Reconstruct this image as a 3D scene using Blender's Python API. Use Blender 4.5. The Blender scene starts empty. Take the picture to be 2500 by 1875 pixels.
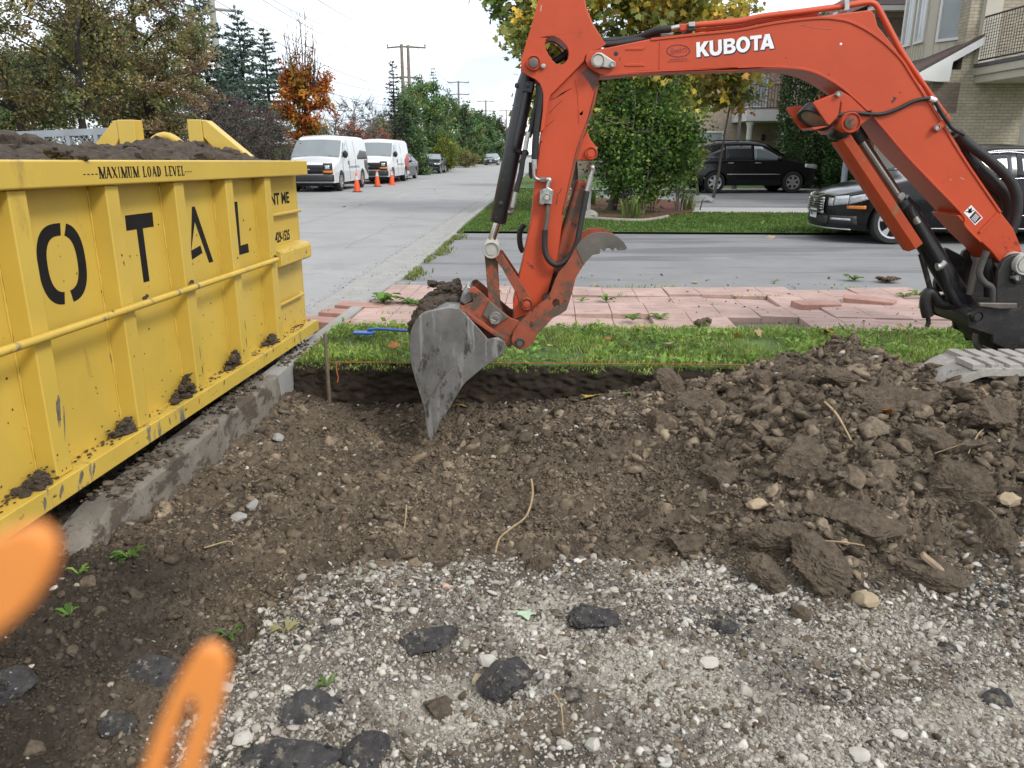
import bpy, bmesh, math, random
import numpy as np
from mathutils import Vector, Matrix
from mathutils.geometry import tessellate_polygon
R = math.radians
rng = np.random.default_rng(7)
random.seed(7)
S = bpy.context.scene
COL = S.collection

# ------------------------------------------------------------------ camera
F = 1878.0; PITCH = math.atan(562/1878.0); H = 1.4
CP, SP = math.cos(PITCH), math.sin(PITCH)
cam = bpy.data.objects.new('camera', bpy.data.cameras.new('camera'))
COL.objects.link(cam); S.camera = cam
cam.location = (0, 0, H); cam.rotation_euler = (math.pi/2-PITCH, 0, 0)
cam.data.sensor_width = 36; cam.data.lens = 36*F/2500
cam.data.clip_start = 0.02; cam.data.clip_end = 3000
cam.data.dof.use_dof = True; cam.data.dof.focus_distance = 5.2; cam.data.dof.aperture_fstop = 9

# ------------------------------------------------------------------ sky, sun, exposure
SUN_EL, SUN_AZ = R(42), R(135)          # azimuth clockwise from +Y, where the sun stands
w = bpy.data.worlds.new('World'); S.world = w; w.use_nodes = True
nt = w.node_tree; nt.nodes.clear(); N = nt.nodes.new; L = nt.links.new
out = N('ShaderNodeOutputWorld'); bg = N('ShaderNodeBackground'); L(bg.outputs[0], out.inputs[0])
sky = N('ShaderNodeTexSky'); sky.sky_type = 'NISHITA'; sky.sun_disc = False
sky.sun_elevation = SUN_EL; sky.sun_rotation = SUN_AZ
tc = N('ShaderNodeTexCoord'); mp = N('ShaderNodeMapping'); mp.inputs['Scale'].default_value = (1, 1, 3.2)
mp.inputs['Location'].default_value = (0.3, 1.1, 0.4)
L(tc.outputs['Generated'], mp.inputs['Vector'])
nz = N('ShaderNodeTexNoise'); nz.inputs['Scale'].default_value = 2.6; nz.inputs['Detail'].default_value = 7; nz.inputs['Roughness'].default_value = .55
L(mp.outputs[0], nz.inputs['Vector'])
cr = N('ShaderNodeValToRGB'); cr.color_ramp.elements[0].position = .36; cr.color_ramp.elements[0].color = (.45, .45, .45, 1)
cr.color_ramp.elements[1].position = .56
L(nz.outputs['Fac'], cr.inputs[0])
sb = N('ShaderNodeMixRGB'); sb.blend_type = 'MULTIPLY'; sb.inputs[0].default_value = 1; sb.inputs[2].default_value = (.62, .8, 1.15, 1)
L(sky.outputs[0], sb.inputs[1])
mx = N('ShaderNodeMixRGB'); L(cr.outputs[0], mx.inputs[0]); L(sb.outputs[0], mx.inputs[1]); mx.inputs[2].default_value = (9.4, 9.6, 9.8, 1)
L(mx.outputs[0], bg.inputs['Color']); bg.inputs['Strength'].default_value = .1
sun = bpy.data.objects.new('sun', bpy.data.lights.new('sun', 'SUN')); COL.objects.link(sun)
sun.data.energy = 1.5; sun.data.angle = R(14); sun.data.color = (1, .95, .88)
sun.rotation_euler = (math.pi/2-SUN_EL, 0, math.pi-SUN_AZ)   # lamp shines along -Z
S.view_settings.view_transform = 'Standard'; S.view_settings.look = 'None'
S.view_settings.exposure = .72; S.view_settings.gamma = 1
S.render.engine = 'CYCLES'
S.cycles.max_bounces = 6; S.cycles.transparent_max_bounces = 8; S.cycles.use_denoising = True
S.cycles.caustics_reflective = False; S.cycles.caustics_refractive = False

# ------------------------------------------------------------------ measuring helpers (photo pixel -> place)
def ray(x, y):
    u = -(y-937.5)/F
    return np.array([(x-1250)/F, CP+u*SP, -SP+u*CP])
def onZ(x, y, z=0.0):
    r = ray(x, y); t = (z-H)/r[2]; return Vector((r[0]*t, r[1]*t, z))
def onY(x, y, Y):
    r = ray(x, y); t = Y/r[1]; return Vector((r[0]*t, Y, H+r[2]*t))
def zm(ox, oy, s, pts): return [(ox+s*a, oy+s*b) for a, b in pts]

# ------------------------------------------------------------------ materials
def srgb(h):
    c = [int(h[i:i+2], 16)/255 for i in (0, 2, 4)]
    return tuple(((v+.055)/1.055)**2.4 if v > .04045 else v/12.92 for v in c)
def M(name, col, rough=.6, metal=0., var=.18, vs=6., bump=0., bs=60., spots=None, spec=.5, coat=0., vcol=False, bdist=.01, scratch=None, trans=0.):
    """principled material: base colour broken by noise, optional stains (colour, threshold, scale) and bump"""
    m = bpy.data.materials.new(name); m.use_nodes = True
    t = m.node_tree; b = t.nodes['Principled BSDF']; n = t.nodes.new; l = t.links.new
    b.inputs['Roughness'].default_value = rough; b.inputs['Metallic'].default_value = metal
    b.inputs['Specular IOR Level'].default_value = spec; b.inputs['Coat Weight'].default_value = coat
    b.inputs['Coat Roughness'].default_value = .06
    tc = n('ShaderNodeTexCoord')
    col = tuple(col)[:3]
    nz = n('ShaderNodeTexNoise'); nz.inputs['Scale'].default_value = vs; nz.inputs['Detail'].default_value = 6; nz.inputs['Roughness'].default_value = .65
    l(tc.outputs['Object'], nz.inputs['Vector'])
    rp = n('ShaderNodeMapRange'); rp.inputs['From Min'].default_value = .3; rp.inputs['From Max'].default_value = .7
    rp.inputs['To Min'].default_value = 1-var; rp.inputs['To Max'].default_value = 1+var
    l(nz.outputs['Fac'], rp.inputs['Value'])
    mul = n('ShaderNodeMixRGB'); mul.blend_type = 'MULTIPLY'; mul.inputs[0].default_value = 1
    if vcol:
        a = n('ShaderNodeAttribute'); a.attribute_name = 'Col'; l(a.outputs['Color'], mul.inputs[1])
    else: mul.inputs[1].default_value = (*col, 1)
    l(rp.outputs[0], mul.inputs[2]); last = mul.outputs[0]
    for sp in (spots or []):
        c2, th, sc = sp[:3]; st = sp[3] if len(sp) > 3 else (1, 1, 1)
        mpn = n('ShaderNodeMapping'); mpn.inputs['Scale'].default_value = st; mpn.inputs['Location'].default_value = (sc*.37, 1.7, sc*.11)
        l(tc.outputs['Object'], mpn.inputs['Vector'])
        q = n('ShaderNodeTexNoise'); q.inputs['Scale'].default_value = sc; q.inputs['Detail'].default_value = 8; q.inputs['Roughness'].default_value = .7
        l(mpn.outputs[0], q.inputs['Vector'])
        r2 = n('ShaderNodeValToRGB'); r2.color_ramp.elements[0].position = th; r2.color_ramp.elements[1].position = min(1, th+.06)
        l(q.outputs['Fac'], r2.inputs[0])
        mm = n('ShaderNodeMixRGB'); l(r2.outputs[0], mm.inputs[0]); l(last, mm.inputs[1]); mm.inputs[2].default_value = (*tuple(c2)[:3], 1); last = mm.outputs[0]
    l(last, b.inputs['Base Color'])
    if bump:
        nb = n('ShaderNodeTexNoise'); nb.inputs['Scale'].default_value = bs; nb.inputs['Detail'].default_value = 6; nb.inputs['Roughness'].default_value = .7
        l(tc.outputs['Object'], nb.inputs['Vector'])
        bp = n('ShaderNodeBump'); bp.inputs['Strength'].default_value = bump; bp.inputs['Distance'].default_value = bdist
        l(nb.outputs['Fac'], bp.inputs['Height']); l(bp.outputs[0], b.inputs['Normal'])
    if trans:
        # thin leaves let some light through
        o = t.nodes['Material Output']; tr = n('ShaderNodeBsdfTranslucent'); l(last, tr.inputs['Color'])
        ms = n('ShaderNodeMixShader'); ms.inputs[0].default_value = trans
        l(b.outputs[0], ms.inputs[1]); l(tr.outputs[0], ms.inputs[2]); l(ms.outputs[0], o.inputs['Surface'])
    return m

# ------------------------------------------------------------------ mesh helpers
class MB:
    def __init__(s): s.v = []; s.f = []
    def add(s, v, f):
        o = len(s.v); s.v += [tuple(p) for p in v]; s.f += [tuple(i+o for i in q) for q in f]; return s
    def box(s, c, d, rz=0., m=None):
        x, y, z = d[0]/2, d[1]/2, d[2]/2
        vs = [Vector((a*x, b*y, e*z)) for e in (-1, 1) for b in (-1, 1) for a in (-1, 1)]
        mt = m if m is not None else Matrix.Rotation(rz, 3, 'Z')
        vs = [mt @ p+Vector(c) for p in vs]
        return s.add(vs, [(0, 2, 3, 1), (4, 5, 7, 6), (0, 1, 5, 4), (2, 6, 7, 3), (0, 4, 6, 2), (1, 3, 7, 5)])
    def mm(s, a, b): # box by min and max
        return s.box([(a[i]+b[i])/2 for i in range(3)], [b[i]-a[i] for i in range(3)])
    def beam(s, a, b, wd, ht, up=(0, 0, 1)):
        a, b = Vector(a), Vector(b); d = (b-a); Ln = d.length; d.normalize(); side = d.cross(Vector(up)).normalized(); u = side.cross(d)
        return s.box((a+b)/2, (Ln, wd, ht), m=Matrix((d, side, u)).transposed())
    def tube(s, pts, r, n=8, cap=True):
        pts = [Vector(p) for p in pts]; k = len(pts); rr = r if hasattr(r, '__len__') else [r]*k
        o = len(s.v); prev = None
        for i, p in enumerate(pts):
            d = (pts[min(i+1, k-1)]-pts[max(i-1, 0)]).normalized()
            if prev is None:
                a = d.orthogonal().normalized()
            else:
                a = prev-d*prev.dot(d)
                a = a.normalized() if a.length > 1e-6 else d.orthogonal().normalized()
            prev = a; b = d.cross(a)
            s.v += [tuple(p+(a*math.cos(2*math.pi*j/n)+b*math.sin(2*math.pi*j/n))*rr[i]) for j in range(n)]
        for i in range(k-1):
            for j in range(n):
                q = (j+1) % n; s.f.append((o+i*n+j, o+i*n+q, o+(i+1)*n+q, o+(i+1)*n+j))
        if cap: s.f.append(tuple(o+j for j in reversed(range(n)))); s.f.append(tuple(o+(k-1)*n+j for j in range(n)))
        return s
    def cyl(s, a, b, r, n=24): return s.tube([a, b], r, n)
    def lathe(s, prof, n=24, c=(0, 0, 0), axis='Z'):
        o = len(s.v); k = len(prof)
        for r, h in prof:
            for j in range(n):
                t = 2*math.pi*j/n; x, y = r*math.cos(t), r*math.sin(t)
                p = (x, y, h) if axis == 'Z' else ((x, h, y) if axis == 'Y' else (h, x, y))
                s.v.append((p[0]+c[0], p[1]+c[1], p[2]+c[2]))
        for i in range(k-1):
            for j in range(n):
                q = (j+1) % n; s.f.append((o+i*n+j, o+i*n+q, o+(i+1)*n+q, o+(i+1)*n+j))
        return s
    def prism(s, outline, h0, h1, fn, holes=()):
        """flat outline (2D) with holes, extruded from h0 to h1; fn(a,b,h)->xyz"""
        loops = [list(outline)]+[list(q) for q in holes]
        tri = tessellate_polygon([[Vector((a, b, 0)) for a, b in lp] for lp in loops]) if holes else [tuple(range(len(loops[0])))]
        flat = [p for lp in loops for p in lp]; n = len(flat); o = len(s.v)
        s.v += [tuple(fn(a, b, h0)) for a, b in flat]+[tuple(fn(a, b, h1)) for a, b in flat]
        for t in tri: s.f.append(tuple(o+i for i in t)); s.f.append(tuple(o+n+i for i in reversed(t)))
        k = 0
        for lp in loops:
            m = len(lp)
            for i in range(m):
                j = (i+1) % m; s.f.append((o+k+i, o+k+j, o+n+k+j, o+n+k+i))
            k += m
        return s
    def lump(s, c, r, sub=1, amp=.3, squash=(1, 1, 1), seed=0, rz=0):
        v, f = ICO[sub]; g = np.random.default_rng(seed+1)
        d = v*(1+amp*g.uniform(-1, 1, (len(v), 1)))*r*np.array(squash)
        cz, sz = math.cos(rz), math.sin(rz)
        d = np.stack([d[:, 0]*cz-d[:, 1]*sz, d[:, 0]*sz+d[:, 1]*cz, d[:, 2]], 1)+np.array(c)
        return s.add(d.tolist(), f.tolist())
    def build(s, name, mat, parent=None, smooth=30, world=True, bev=0., fix=True):
        me = bpy.data.meshes.new(name); v = s.v
        if parent is not None and world:
            inv = parent.matrix_world.inverted() if parent.get('_rot') else None
            if inv is not None: v = [tuple(inv @ Vector(p)) for p in v]
            else:
                q = WL(parent); v = [(p[0]-q[0], p[1]-q[1], p[2]-q[2]) for p in v]
        me.from_pydata(v, [], s.f); me.update()
        if fix:
            bm = bmesh.new(); bm.from_mesh(me); bmesh.ops.recalc_face_normals(bm, faces=bm.faces); bm.to_mesh(me); bm.free()
        return link(name, me, mat, parent, smooth, bev)
def WL(o):
    p = Vector((0, 0, 0))
    while o is not None: p = p+o.location; o = o.parent
    return p
def link(name, me, mat, parent=None, smooth=30, bev=0.):
    if smooth is not None:
        me.polygons.foreach_set('use_smooth', [True]*len(me.polygons))
        if smooth < 180: me.set_sharp_from_angle(angle=R(smooth))
    if mat is not None: me.materials.append(mat)
    o = bpy.data.objects.new(name, me); COL.objects.link(o)
    if parent is not None: o.parent = parent
    if bev:
        b = o.modifiers.new('bevel', 'BEVEL'); b.width = bev; b.segments = 2; b.limit_method = 'ANGLE'; b.angle_limit = R(40); b.harden_normals = True
    return o
def npmesh(name, V, Fc, mat, parent=None, smooth=None, col=None, nper=None):
    """fast mesh from arrays: V (n,3), Fc (m,k) all faces with k corners; col per vertex"""
    me = bpy.data.meshes.new(name); n, (m, k) = len(V), Fc.shape
    me.vertices.add(n); me.vertices.foreach_set('co', np.ascontiguousarray(V, np.float32).ravel())
    me.loops.add(m*k); me.loops.foreach_set('vertex_index', np.ascontiguousarray(Fc, np.int32).ravel())
    me.polygons.add(m); me.polygons.foreach_set('loop_start', np.arange(0, m*k, k, dtype=np.int32))
    if smooth is not None: me.polygons.foreach_set('use_smooth', np.ones(m, bool))
    if col is not None:
        a = me.color_attributes.new('Col', 'FLOAT_COLOR', 'POINT')
        c4 = np.ones((n, 4), np.float32); c4[:, :3] = col; a.data.foreach_set('color', c4.ravel())
    me.update(calc_edges=True)
    me.materials.append(mat)
    o = bpy.data.objects.new(name, me); COL.objects.link(o)
    if parent is not None: o.parent = parent
    return o
def ico(sub):
    bm = bmesh.new(); bmesh.ops.create_icosphere(bm, subdivisions=sub, radius=1)
    v = np.array([q.co[:] for q in bm.verts]); f = np.array([[q.index for q in t.verts] for t in bm.faces]); bm.free(); return v, f
ICO = {k: ico(k) for k in (1, 2, 3, 4, 5)}
def rough3(v, g, amp, sc=3.):
    # lumpy radial noise for points on a unit ball
    r = np.zeros(len(v)); a = 1.
    for o in range(4 if len(v) < 3000 else 6):
        for _ in range(5):
            k = g.normal(size=3)*sc; r += a*np.abs(np.sin(v@k+g.uniform(0, 6.28)))/5
        sc *= 1.9; a *= .6
    return 1+amp*(r-r.mean())
def crumbly(m, c, r, g, squash=(1, 1, .8), amp=.45, sub=3):
    v, f = ICO[sub]; n = g.normal(size=(8, 3)); n /= np.linalg.norm(n, axis=1)[:, None]; cc = g.uniform(.6, 1., 8); d = v@n.T
    q = np.minimum(np.min(np.where(d > .05, cc/np.maximum(d, .05), 9), axis=1), 1.1)*rough3(v, g, amp); w_ = v*q[:, None]*r*np.array(squash); t = g.uniform(0, 6.28)
    w_ = np.stack([w_[:, 0]*math.cos(t)-w_[:, 1]*math.sin(t), w_[:, 0]*math.sin(t)+w_[:, 1]*math.cos(t), w_[:, 2]], 1)+np.array(c); m.add(w_.tolist(), f.tolist())
def tag(o, label=None, cat=None, group=None, kind=None):
    if label: o['label'] = label
    if cat: o['category'] = cat
    if group: o['group'] = group
    if kind: o['kind'] = kind
    return o
def thing(name, label, cat, loc=(0, 0, 0), rz=0., group=None):
    o = bpy.data.objects.new(name, None); COL.objects.link(o); o.location = loc; o.rotation_euler = (0, 0, rz)
    o.empty_display_size = .2
    return tag(o, label, cat, group)
def struct(o): o['kind'] = 'structure'; return o
def dup(root, loc, rz=0., label=None, sc=None):
    r = root.copy(); COL.objects.link(r); r.location = loc; r.rotation_euler = (0, 0, rz)
    if sc: r.scale = sc
    if label: r['label'] = label
    for ch in list(root.children):
        c = ch.copy(); COL.objects.link(c); c.parent = r
        for g in ch.children:
            d = g.copy(); COL.objects.link(d); d.parent = c
    return r
# ---- noise
_pt = rng.permutation(4096); _gr = rng.uniform(0, 2*math.pi, 4096)
def perlin(x, y):
    xi, yi = np.floor(x).astype(int), np.floor(y).astype(int); xf, yf = x-xi, y-yi
    u, v = xf*xf*xf*(xf*(xf*6-15)+10), yf*yf*yf*(yf*(yf*6-15)+10)
    def g(ix, iy, dx, dy):
        a = _gr[_pt[(ix+_pt[iy % 4096]) % 4096]]; return np.cos(a)*dx+np.sin(a)*dy
    a, b = g(xi, yi, xf, yf), g(xi+1, yi, xf-1, yf); c, d = g(xi, yi+1, xf, yf-1), g(xi+1, yi+1, xf-1, yf-1)
    return (a*(1-u)+b*u)*(1-v)+(c*(1-u)+d*u)*v
def fbm(x, y, oct=4, s=1., gain=.5):
    r = 0; a = 1.
    for i in range(oct): r = r+a*perlin(x*s+17.3*i, y*s-9.1*i); a *= gain; s *= 2.03
    return r
def text_mesh(txt, size=1., offset=0., space=1., shear=0.):
    cu = bpy.data.curves.new('lettering', 'FONT'); cu.body = txt; cu.size = size; cu.offset = offset; cu.space_character = space; cu.shear = shear; cu.resolution_u = 4
    o = bpy.data.objects.new('lettering', cu); COL.objects.link(o); bpy.context.view_layer.update()
    me = bpy.data.meshes.new_from_object(o.evaluated_get(bpy.context.evaluated_depsgraph_get()))
    bpy.data.objects.remove(o); bpy.data.curves.remove(cu)
    v = [p.co.copy() for p in me.vertices]; f = [tuple(p.vertices) for p in me.polygons]; bpy.data.meshes.remove(me)
    xs = [p.x for p in v]; ys = [p.y for p in v]; x0, x1, y0, y1 = min(xs), max(xs), min(ys), max(ys)
    return [((p.x-x0)/(x1-x0), (p.y-y0)/(y1-y0)) for p in v], f, (x1-x0)/(y1-y0)
# ================================================================== GROUND, ROAD, KERBS
RD = R(2.9)                                   # heading of the road
def road(s, o, z=0.):                         # s along the road, o to the right of the kerb face
    return (-1.42+o*math.cos(RD)+s*math.sin(RD)-5*math.sin(RD)*1.0, s*math.cos(RD)-o*math.sin(RD), z)
mEarth = M('far_ground', (.07, .08, .04), .9, var=.3, vs=.3)
mAsph = M('road_asphalt', (.285, .284, .28), .88, var=.09, vs=1.2, bump=.5, bs=90, spots=[((.40, .395, .385), .6, 70), ((.22, .22, .218), .62, 45), ((.25, .25, .245), .55, .7), ((.32, .318, .31), .58, .35, (1, .2, 1))], bdist=.004)
mDrive = M('driveway_asphalt', (.2, .201, .203), .85, var=.1, vs=1.5, bump=.6, bs=80, spots=[((.25, .25, .25), .6, 60), ((.13, .13, .135), .6, 45), ((.13, .132, .14), .52, .7, (.2, 1.6, 1)), ((.28, .28, .275), .6, 1.1, (.3, 1.5, 1)), ((.09, .09, .095), .70, 2.2)], bdist=.005)
mConc = M('kerb_concrete', (.29, .285, .27), .9, var=.12, vs=5, bump=.4, bs=150, spots=[((.22, .2, .17), .6, 9), ((.3, .295, .28), .62, 60)], bdist=.004)
mConcD = M('dirty_concrete', (.175, .156, .128), .92, var=.25, vs=7, bump=.8, bs=60, spots=[((.075, .058, .042), .49, 6, (1, 1, 2)), ((.42, .41, .39), .70, 12, (2, 2, .3)), ((.09, .07, .055), .6, 30)], bdist=.006)
mPatch = M('grey_concrete_walk', (.36, .36, .35), .9, var=.08, vs=3, bump=.3, bs=120)
mTurf = M('turf_soil', (.07, .12, .03), .95, var=.35, vs=5, bump=.5, bs=60)
mBlvd = M('boulevard_turf', (.06, .105, .03), .95, var=.35, vs=1.5, bump=.5, bs=20, spots=[((.1, .13, .045), .6, 6), ((.045, .07, .02), .6, 14)])
b = MB(); Z = -.36
b.add([(-900, -300, Z), (900, -300, Z), (900, 1500, Z), (-900, 1500, Z)], [(0, 1, 2, 3)])
struct(b.build('ground', mEarth, smooth=None))
def sheet(name, pts, z, mat, th=.0):
    m = MB(); n = len(pts); m.add([(p[0], p[1], z) for p in pts], [tuple(range(n))])
    return struct(m.build(name, mat, smooth=None, fix=False))
# the road: a strip that stays straight, then bends gently left far away
def strip(name, o0, o1, s0, s1, z, mat, n=30, kz=None):
    m = MB()
    for i in range(n+1):
        s = s0+(s1-s0)*i/n
        for o in (o0, o1): m.v.append(road(s, o, z))
    m.f = [(2*i, 2*i+1, 2*i+3, 2*i+2) for i in range(n)] if o1 > o0 else [(2*i, 2*i+2, 2*i+3, 2*i+1) for i in range(n)]
    return struct(m.build(name, mat, smooth=None))
strip('road', -9.4, -.56, -12, 330, 0., mAsph)
# kerb and gutter, right side: gutter pan .42 wide, kerb .16 wide (lowered at the driveways)
def kerbrun(name, s0, s1, mat, o=0., top=.1, lip=.14, pan=.42, mirror=1, base=-.25, tops=None):
    m = MB(); segs = np.linspace(s0, s1, max(2, int((s1-s0)/1.5)+1))
    for s in segs:
        tp = np.interp(s, *tops) if tops else top
        pr = [(-pan-lip, base), (-pan-lip, .012), (-lip, -.006), (-lip+.02, tp-.015), (-lip+.04, tp), (-.005, tp), (.0, tp-.01), (0., base)]
        m.v += [road(s, o+mirror*a, z) for a, z in pr]
    k = 8
    for i in range(len(segs)-1):
        for j in range(k): q = (j+1) % k; m.f.append((i*k+j, i*k+q, (i+1)*k+q, (i+1)*k+j))
    m.f += [tuple(range(k)), tuple(range((len(segs)-1)*k, len(segs)*k))]
    return struct(m.build(name, mat, smooth=20))
kerbrun('kerb', 4.55, 200, mConc, tops=([0, 7.5, 8.3, 13.5, 15, 400], [.1, .1, .05, .05, .12, .12]))
kerbrun('kerb', -6, 200, mConc, o=-9.96, top=.12, mirror=-1)
struct(strip('boulevard', -16., -9.97, -12, 320, .1, mBlvd))
strip('boulevard', -60, -16., -12, 320, .1, mTurf)
# neighbour's driveway, lawn and walks to the right of the kerb
def px(x, y, z): return tuple(onZ(x, y, z))
def rq(name, s0, s1, o0, o1, z, mat): return sheet(name, [road(s0, o0), road(s0, o1), road(s1, o1), road(s1, o0)], z, mat)
rq('yard', 8, 130, .0, 90, .035, mTurf)
rq('driveway', 8.02, 13.85, .0, 40, .052, mDrive)
rq('front_lawn', 13.83, 18.6, .0, 11, .09, mBlvd)
rq('front_lawn', 18.5, 45, .0, 3.4, .085, mBlvd)
rq('front_walk', 18.55, 20.4, 3.3, 30, .095, mPatch)
rq('far_driveway', 20.35, 29.5, 1.2, 30, .1, mDrive)
rq('garden_walk', 29.4, 31, 1.2, 30, .13, mConc)
rq('garden_ground', 30.9, 120, 0, 60, .12, mTurf)
# paving strip bed and grass strip bed
mBed = M('bedding_sand', (.13, .115, .095), .95, var=.3, vs=20, bump=.5, bs=90)
rq('paver_bed', 5.95, 8.03, .0, 9, .045, mBed)
m = MB()
gA = [road(4.86, 0, .1), road(4.86, 9, .1), road(5.97, 9, .1), road(5.97, 0, .1)]
m.add(gA+[(p[0], p[1], -.3) for p in gA], [(0, 1, 2, 3), (4, 5, 1, 0), (5, 6, 2, 1), (6, 7, 3, 2), (7, 4, 0, 3)])
mCut = M('cut_soil', (.05, .04, .03), .95, var=.4, vs=14, bump=1., bs=40, bdist=.02)
struct(m.build('verge', mTurf, smooth=None))

# ------------------------------------------------------------------ excavated soil: one height field, thin-plate through measured points
ctl = [(311, 1300, -.01), (420, 1225, -.04), (500, 1150, -.07), (620, 1060, -.08), (746, 965, -.08), (800, 990, -.15), (1100, 982, -.167), (1400, 974, -.165), (1490, 965, -.13),
       (1585, 945, .03), (1051, 1082, -.19), (700, 1100, -.12), (900, 1250, -.13), (1300, 1250, -.10), (600, 1300, -.08), (1000, 1380, -.02), (1250, 1400, .0),
       (1700, 1440, .03), (2000, 1480, .02), (2400, 1440, .05), (1250, 1600, .05), (1250, 1850, .05), (1800, 1700, .05), (2400, 1700, .06), (1450, 1500, .05), (1500, 1700, .1), (760, 1480, .04),
       (650, 1750, .03), (300, 1500, .02), (100, 1600, .05), (300, 1800, .03), (100, 1400, .03), (545, 1520, -.06), (470, 1640, -.04), (620, 1400, -.05), (440, 1560, .0),
       (2046, 815, .42), (1990, 845, .33), (2110, 850, .32), (1930, 872, .28), (1850, 900, .27), (1760, 960, .2), (1700, 1100, .08), (1600, 1200, -.03), (1480, 1330, -.05),
       (2000, 1000, .33), (2000, 1200, .2), (2000, 1350, .1), (2220, 960, .33), (2490, 990, .36), (2300, 1100, .29), (2490, 1200, .26), (2300, 1300, .14), (2450, 1380, .1), (2150, 860, .33), (1850, 1300, .08), (1750, 1200, .06), (1850, 1050, .2)]
CP3 = [tuple(onZ(x, y, z)) for x, y, z in ctl]+[(0, 4.86, -.17), (.8, 4.86, -.165), (-1.3, 4.86, -.12), (1.25, 4.86, -.06), (1.8, 4.86, .1), (2.4, 4.86, .08), (3.2, 4.86, .06), (4.5, 4.8, .05), (3.2, 3.5, .12), (4.5, 3.5, .1), (4.5, 2.5, .1), (4.5, 1, .06), (2.5, .5, .05), (0, .4, .05), (-1.5, .4, .05), (-3, .4, .05), (-3, 2, .0), (-2.2, 2.4, -.02), (-1.9, 3.2, -.06), (-3, 4, -.1), (-1.7, 4.8, -.1)]
CA = np.array(CP3); cX, cY, cZ = CA.T; n_ = len(cX)
def tps(r2): return np.where(r2 > 1e-12, r2*np.log(np.maximum(r2, 1e-12))*.5, 0)
K_ = tps((cX[:, None]-cX)**2+(cY[:, None]-cY)**2)+np.eye(n_)*.02
P_ = np.stack([np.ones(n_), cX, cY], 1); A_ = np.block([[K_, P_], [P_.T, np.zeros((3, 3))]])
W_ = np.linalg.solve(A_, np.concatenate([cZ, np.zeros(3)]))
def base_h(X, Y):
    X, Y = np.asarray(X, float), np.asarray(Y, float); r = W_[n_]+W_[n_+1]*X+W_[n_+2]*Y
    for i in range(n_): r = r+W_[i]*tps((X-cX[i])**2+(Y-cY[i])**2)
    return r
GB = np.array([tuple(onZ(x, y, 0))[:2] for x, y in [(430, 1860), (500, 1760), (560, 1660), (690, 1480), (760, 1425), (900, 1400), (1100, 1375), (1250, 1365), (1500, 1380), (1750, 1405), (1900, 1440), (2080, 1500), (2300, 1450), (2500, 1430)]])
GB = np.vstack([[GB[0, 0]-.06, .2], GB, [5.5, GB[-1, 1]+.15]])
def gravel_d(X, Y):
    """signed distance to the gravel edge (positive = gravel)"""
    X, Y = np.asarray(X, float), np.asarray(Y, float); best = np.full(X.shape, 9.); 
    for a, b2 in zip(GB[:-1], GB[1:]):
        d = b2-a; t = np.clip(((X-a[0])*d[0]+(Y-a[1])*d[1])/(d@d), 0, 1)
        best = np.minimum(best, np.hypot(X-a[0]-t*d[0], Y-a[1]-t*d[1]))
    # inside test: below the polyline and right of its left branch
    k = 6; ys = np.interp(X, GB[k-2:, 0], GB[k-2:, 1]); xs = np.interp(Y, GB[:k, 1], GB[:k, 0])
    ins = np.where(Y < GB[k-1, 1], X > xs, (Y < ys) & (X > GB[k-1, 0])); ins = ins & (Y < np.where(X > GB[k-1, 0], ys, 9))
    return np.where(ins, best, -best)
def mound(X, Y): return np.clip((base_h(X, Y)-.04)/.2, 0, 1)
def sstep(x, a, b2): t = np.clip((x-a)/(b2-a), 0, 1); return t*t*(3-2*t)
def soil_h(X, Y):
    h = base_h(X, Y); g = gravel_d(X+.05*fbm(X, Y, 3, 5.), Y+.05*fbm(X+9, Y, 3, 5.)); gm = sstep(g, -.03, .05)
    md = np.clip((h-.03)/.15, 0, 1)*(1-gm)
    rough = np.abs(fbm(X, Y, 3, 3.2, .55)); r2 = np.abs(fbm(X+5, Y+3, 4, 9., .6)); r3 = np.abs(fbm(X+2, Y+8, 3, 34., .6))
    soil = (.025+.09*md)*rough*1.0+(.034+.05*md)*(r2-.15)+(.016+.010*md)*r3+.009*fbm(X, Y, 3, 70., .6)
    soil = soil+.018*np.sin((Y*1.0+X*.15)*26+2*fbm(X, Y, 2, 2.))*(1-md)*.5          # bucket scrape marks
    # slabs: tilted plates on the mound
    q = fbm(X*1.0, Y*1.3, 2, 4.5); soil = soil+md*.07*(q-np.floor(q*3)/3)*1.2
    grav = .020*fbm(X, Y, 4, 3.5)+.016*np.abs(fbm(X+4, Y, 3, 18.))+.004*fbm(X, Y, 2, 90.)+.035*gm*0
    step = .04*sstep(g, -.02, .03)*sstep(-X, -.1, .5)*(1-sstep(g, .1, .8))
    return h-.045*md-.05*md*sstep(Y, 3.5, 4.0)+soil*(1-gm)+grav*gm+step, gm, md, g
NX, NY = 900, 620
gy = .38*(4.87/.38)**(np.linspace(0, 1, NY)); 
uu = np.linspace(-1, 1, NX)
XX = np.empty((NY, NX)); YY = np.repeat(gy[:, None], NX, 1)
for i, y in enumerate(gy):
    lo, hi = max(-3.2, -.78*y-.75), min(5.0, .78*y+1.0)
    XX[i] = np.linspace(lo, hi, NX)
ZZ, GM, MD, GD = soil_h(XX, YY)
# under kerb and road the soil stays down in the gutter
kx = -1.42+(YY-5)*math.sin(RD)
left = (XX < kx+.0) & (YY > 2.72)
ZZ = np.where(left, np.minimum(ZZ, -.03+.03*fbm(XX, YY, 2, 8.)), ZZ)
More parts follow.
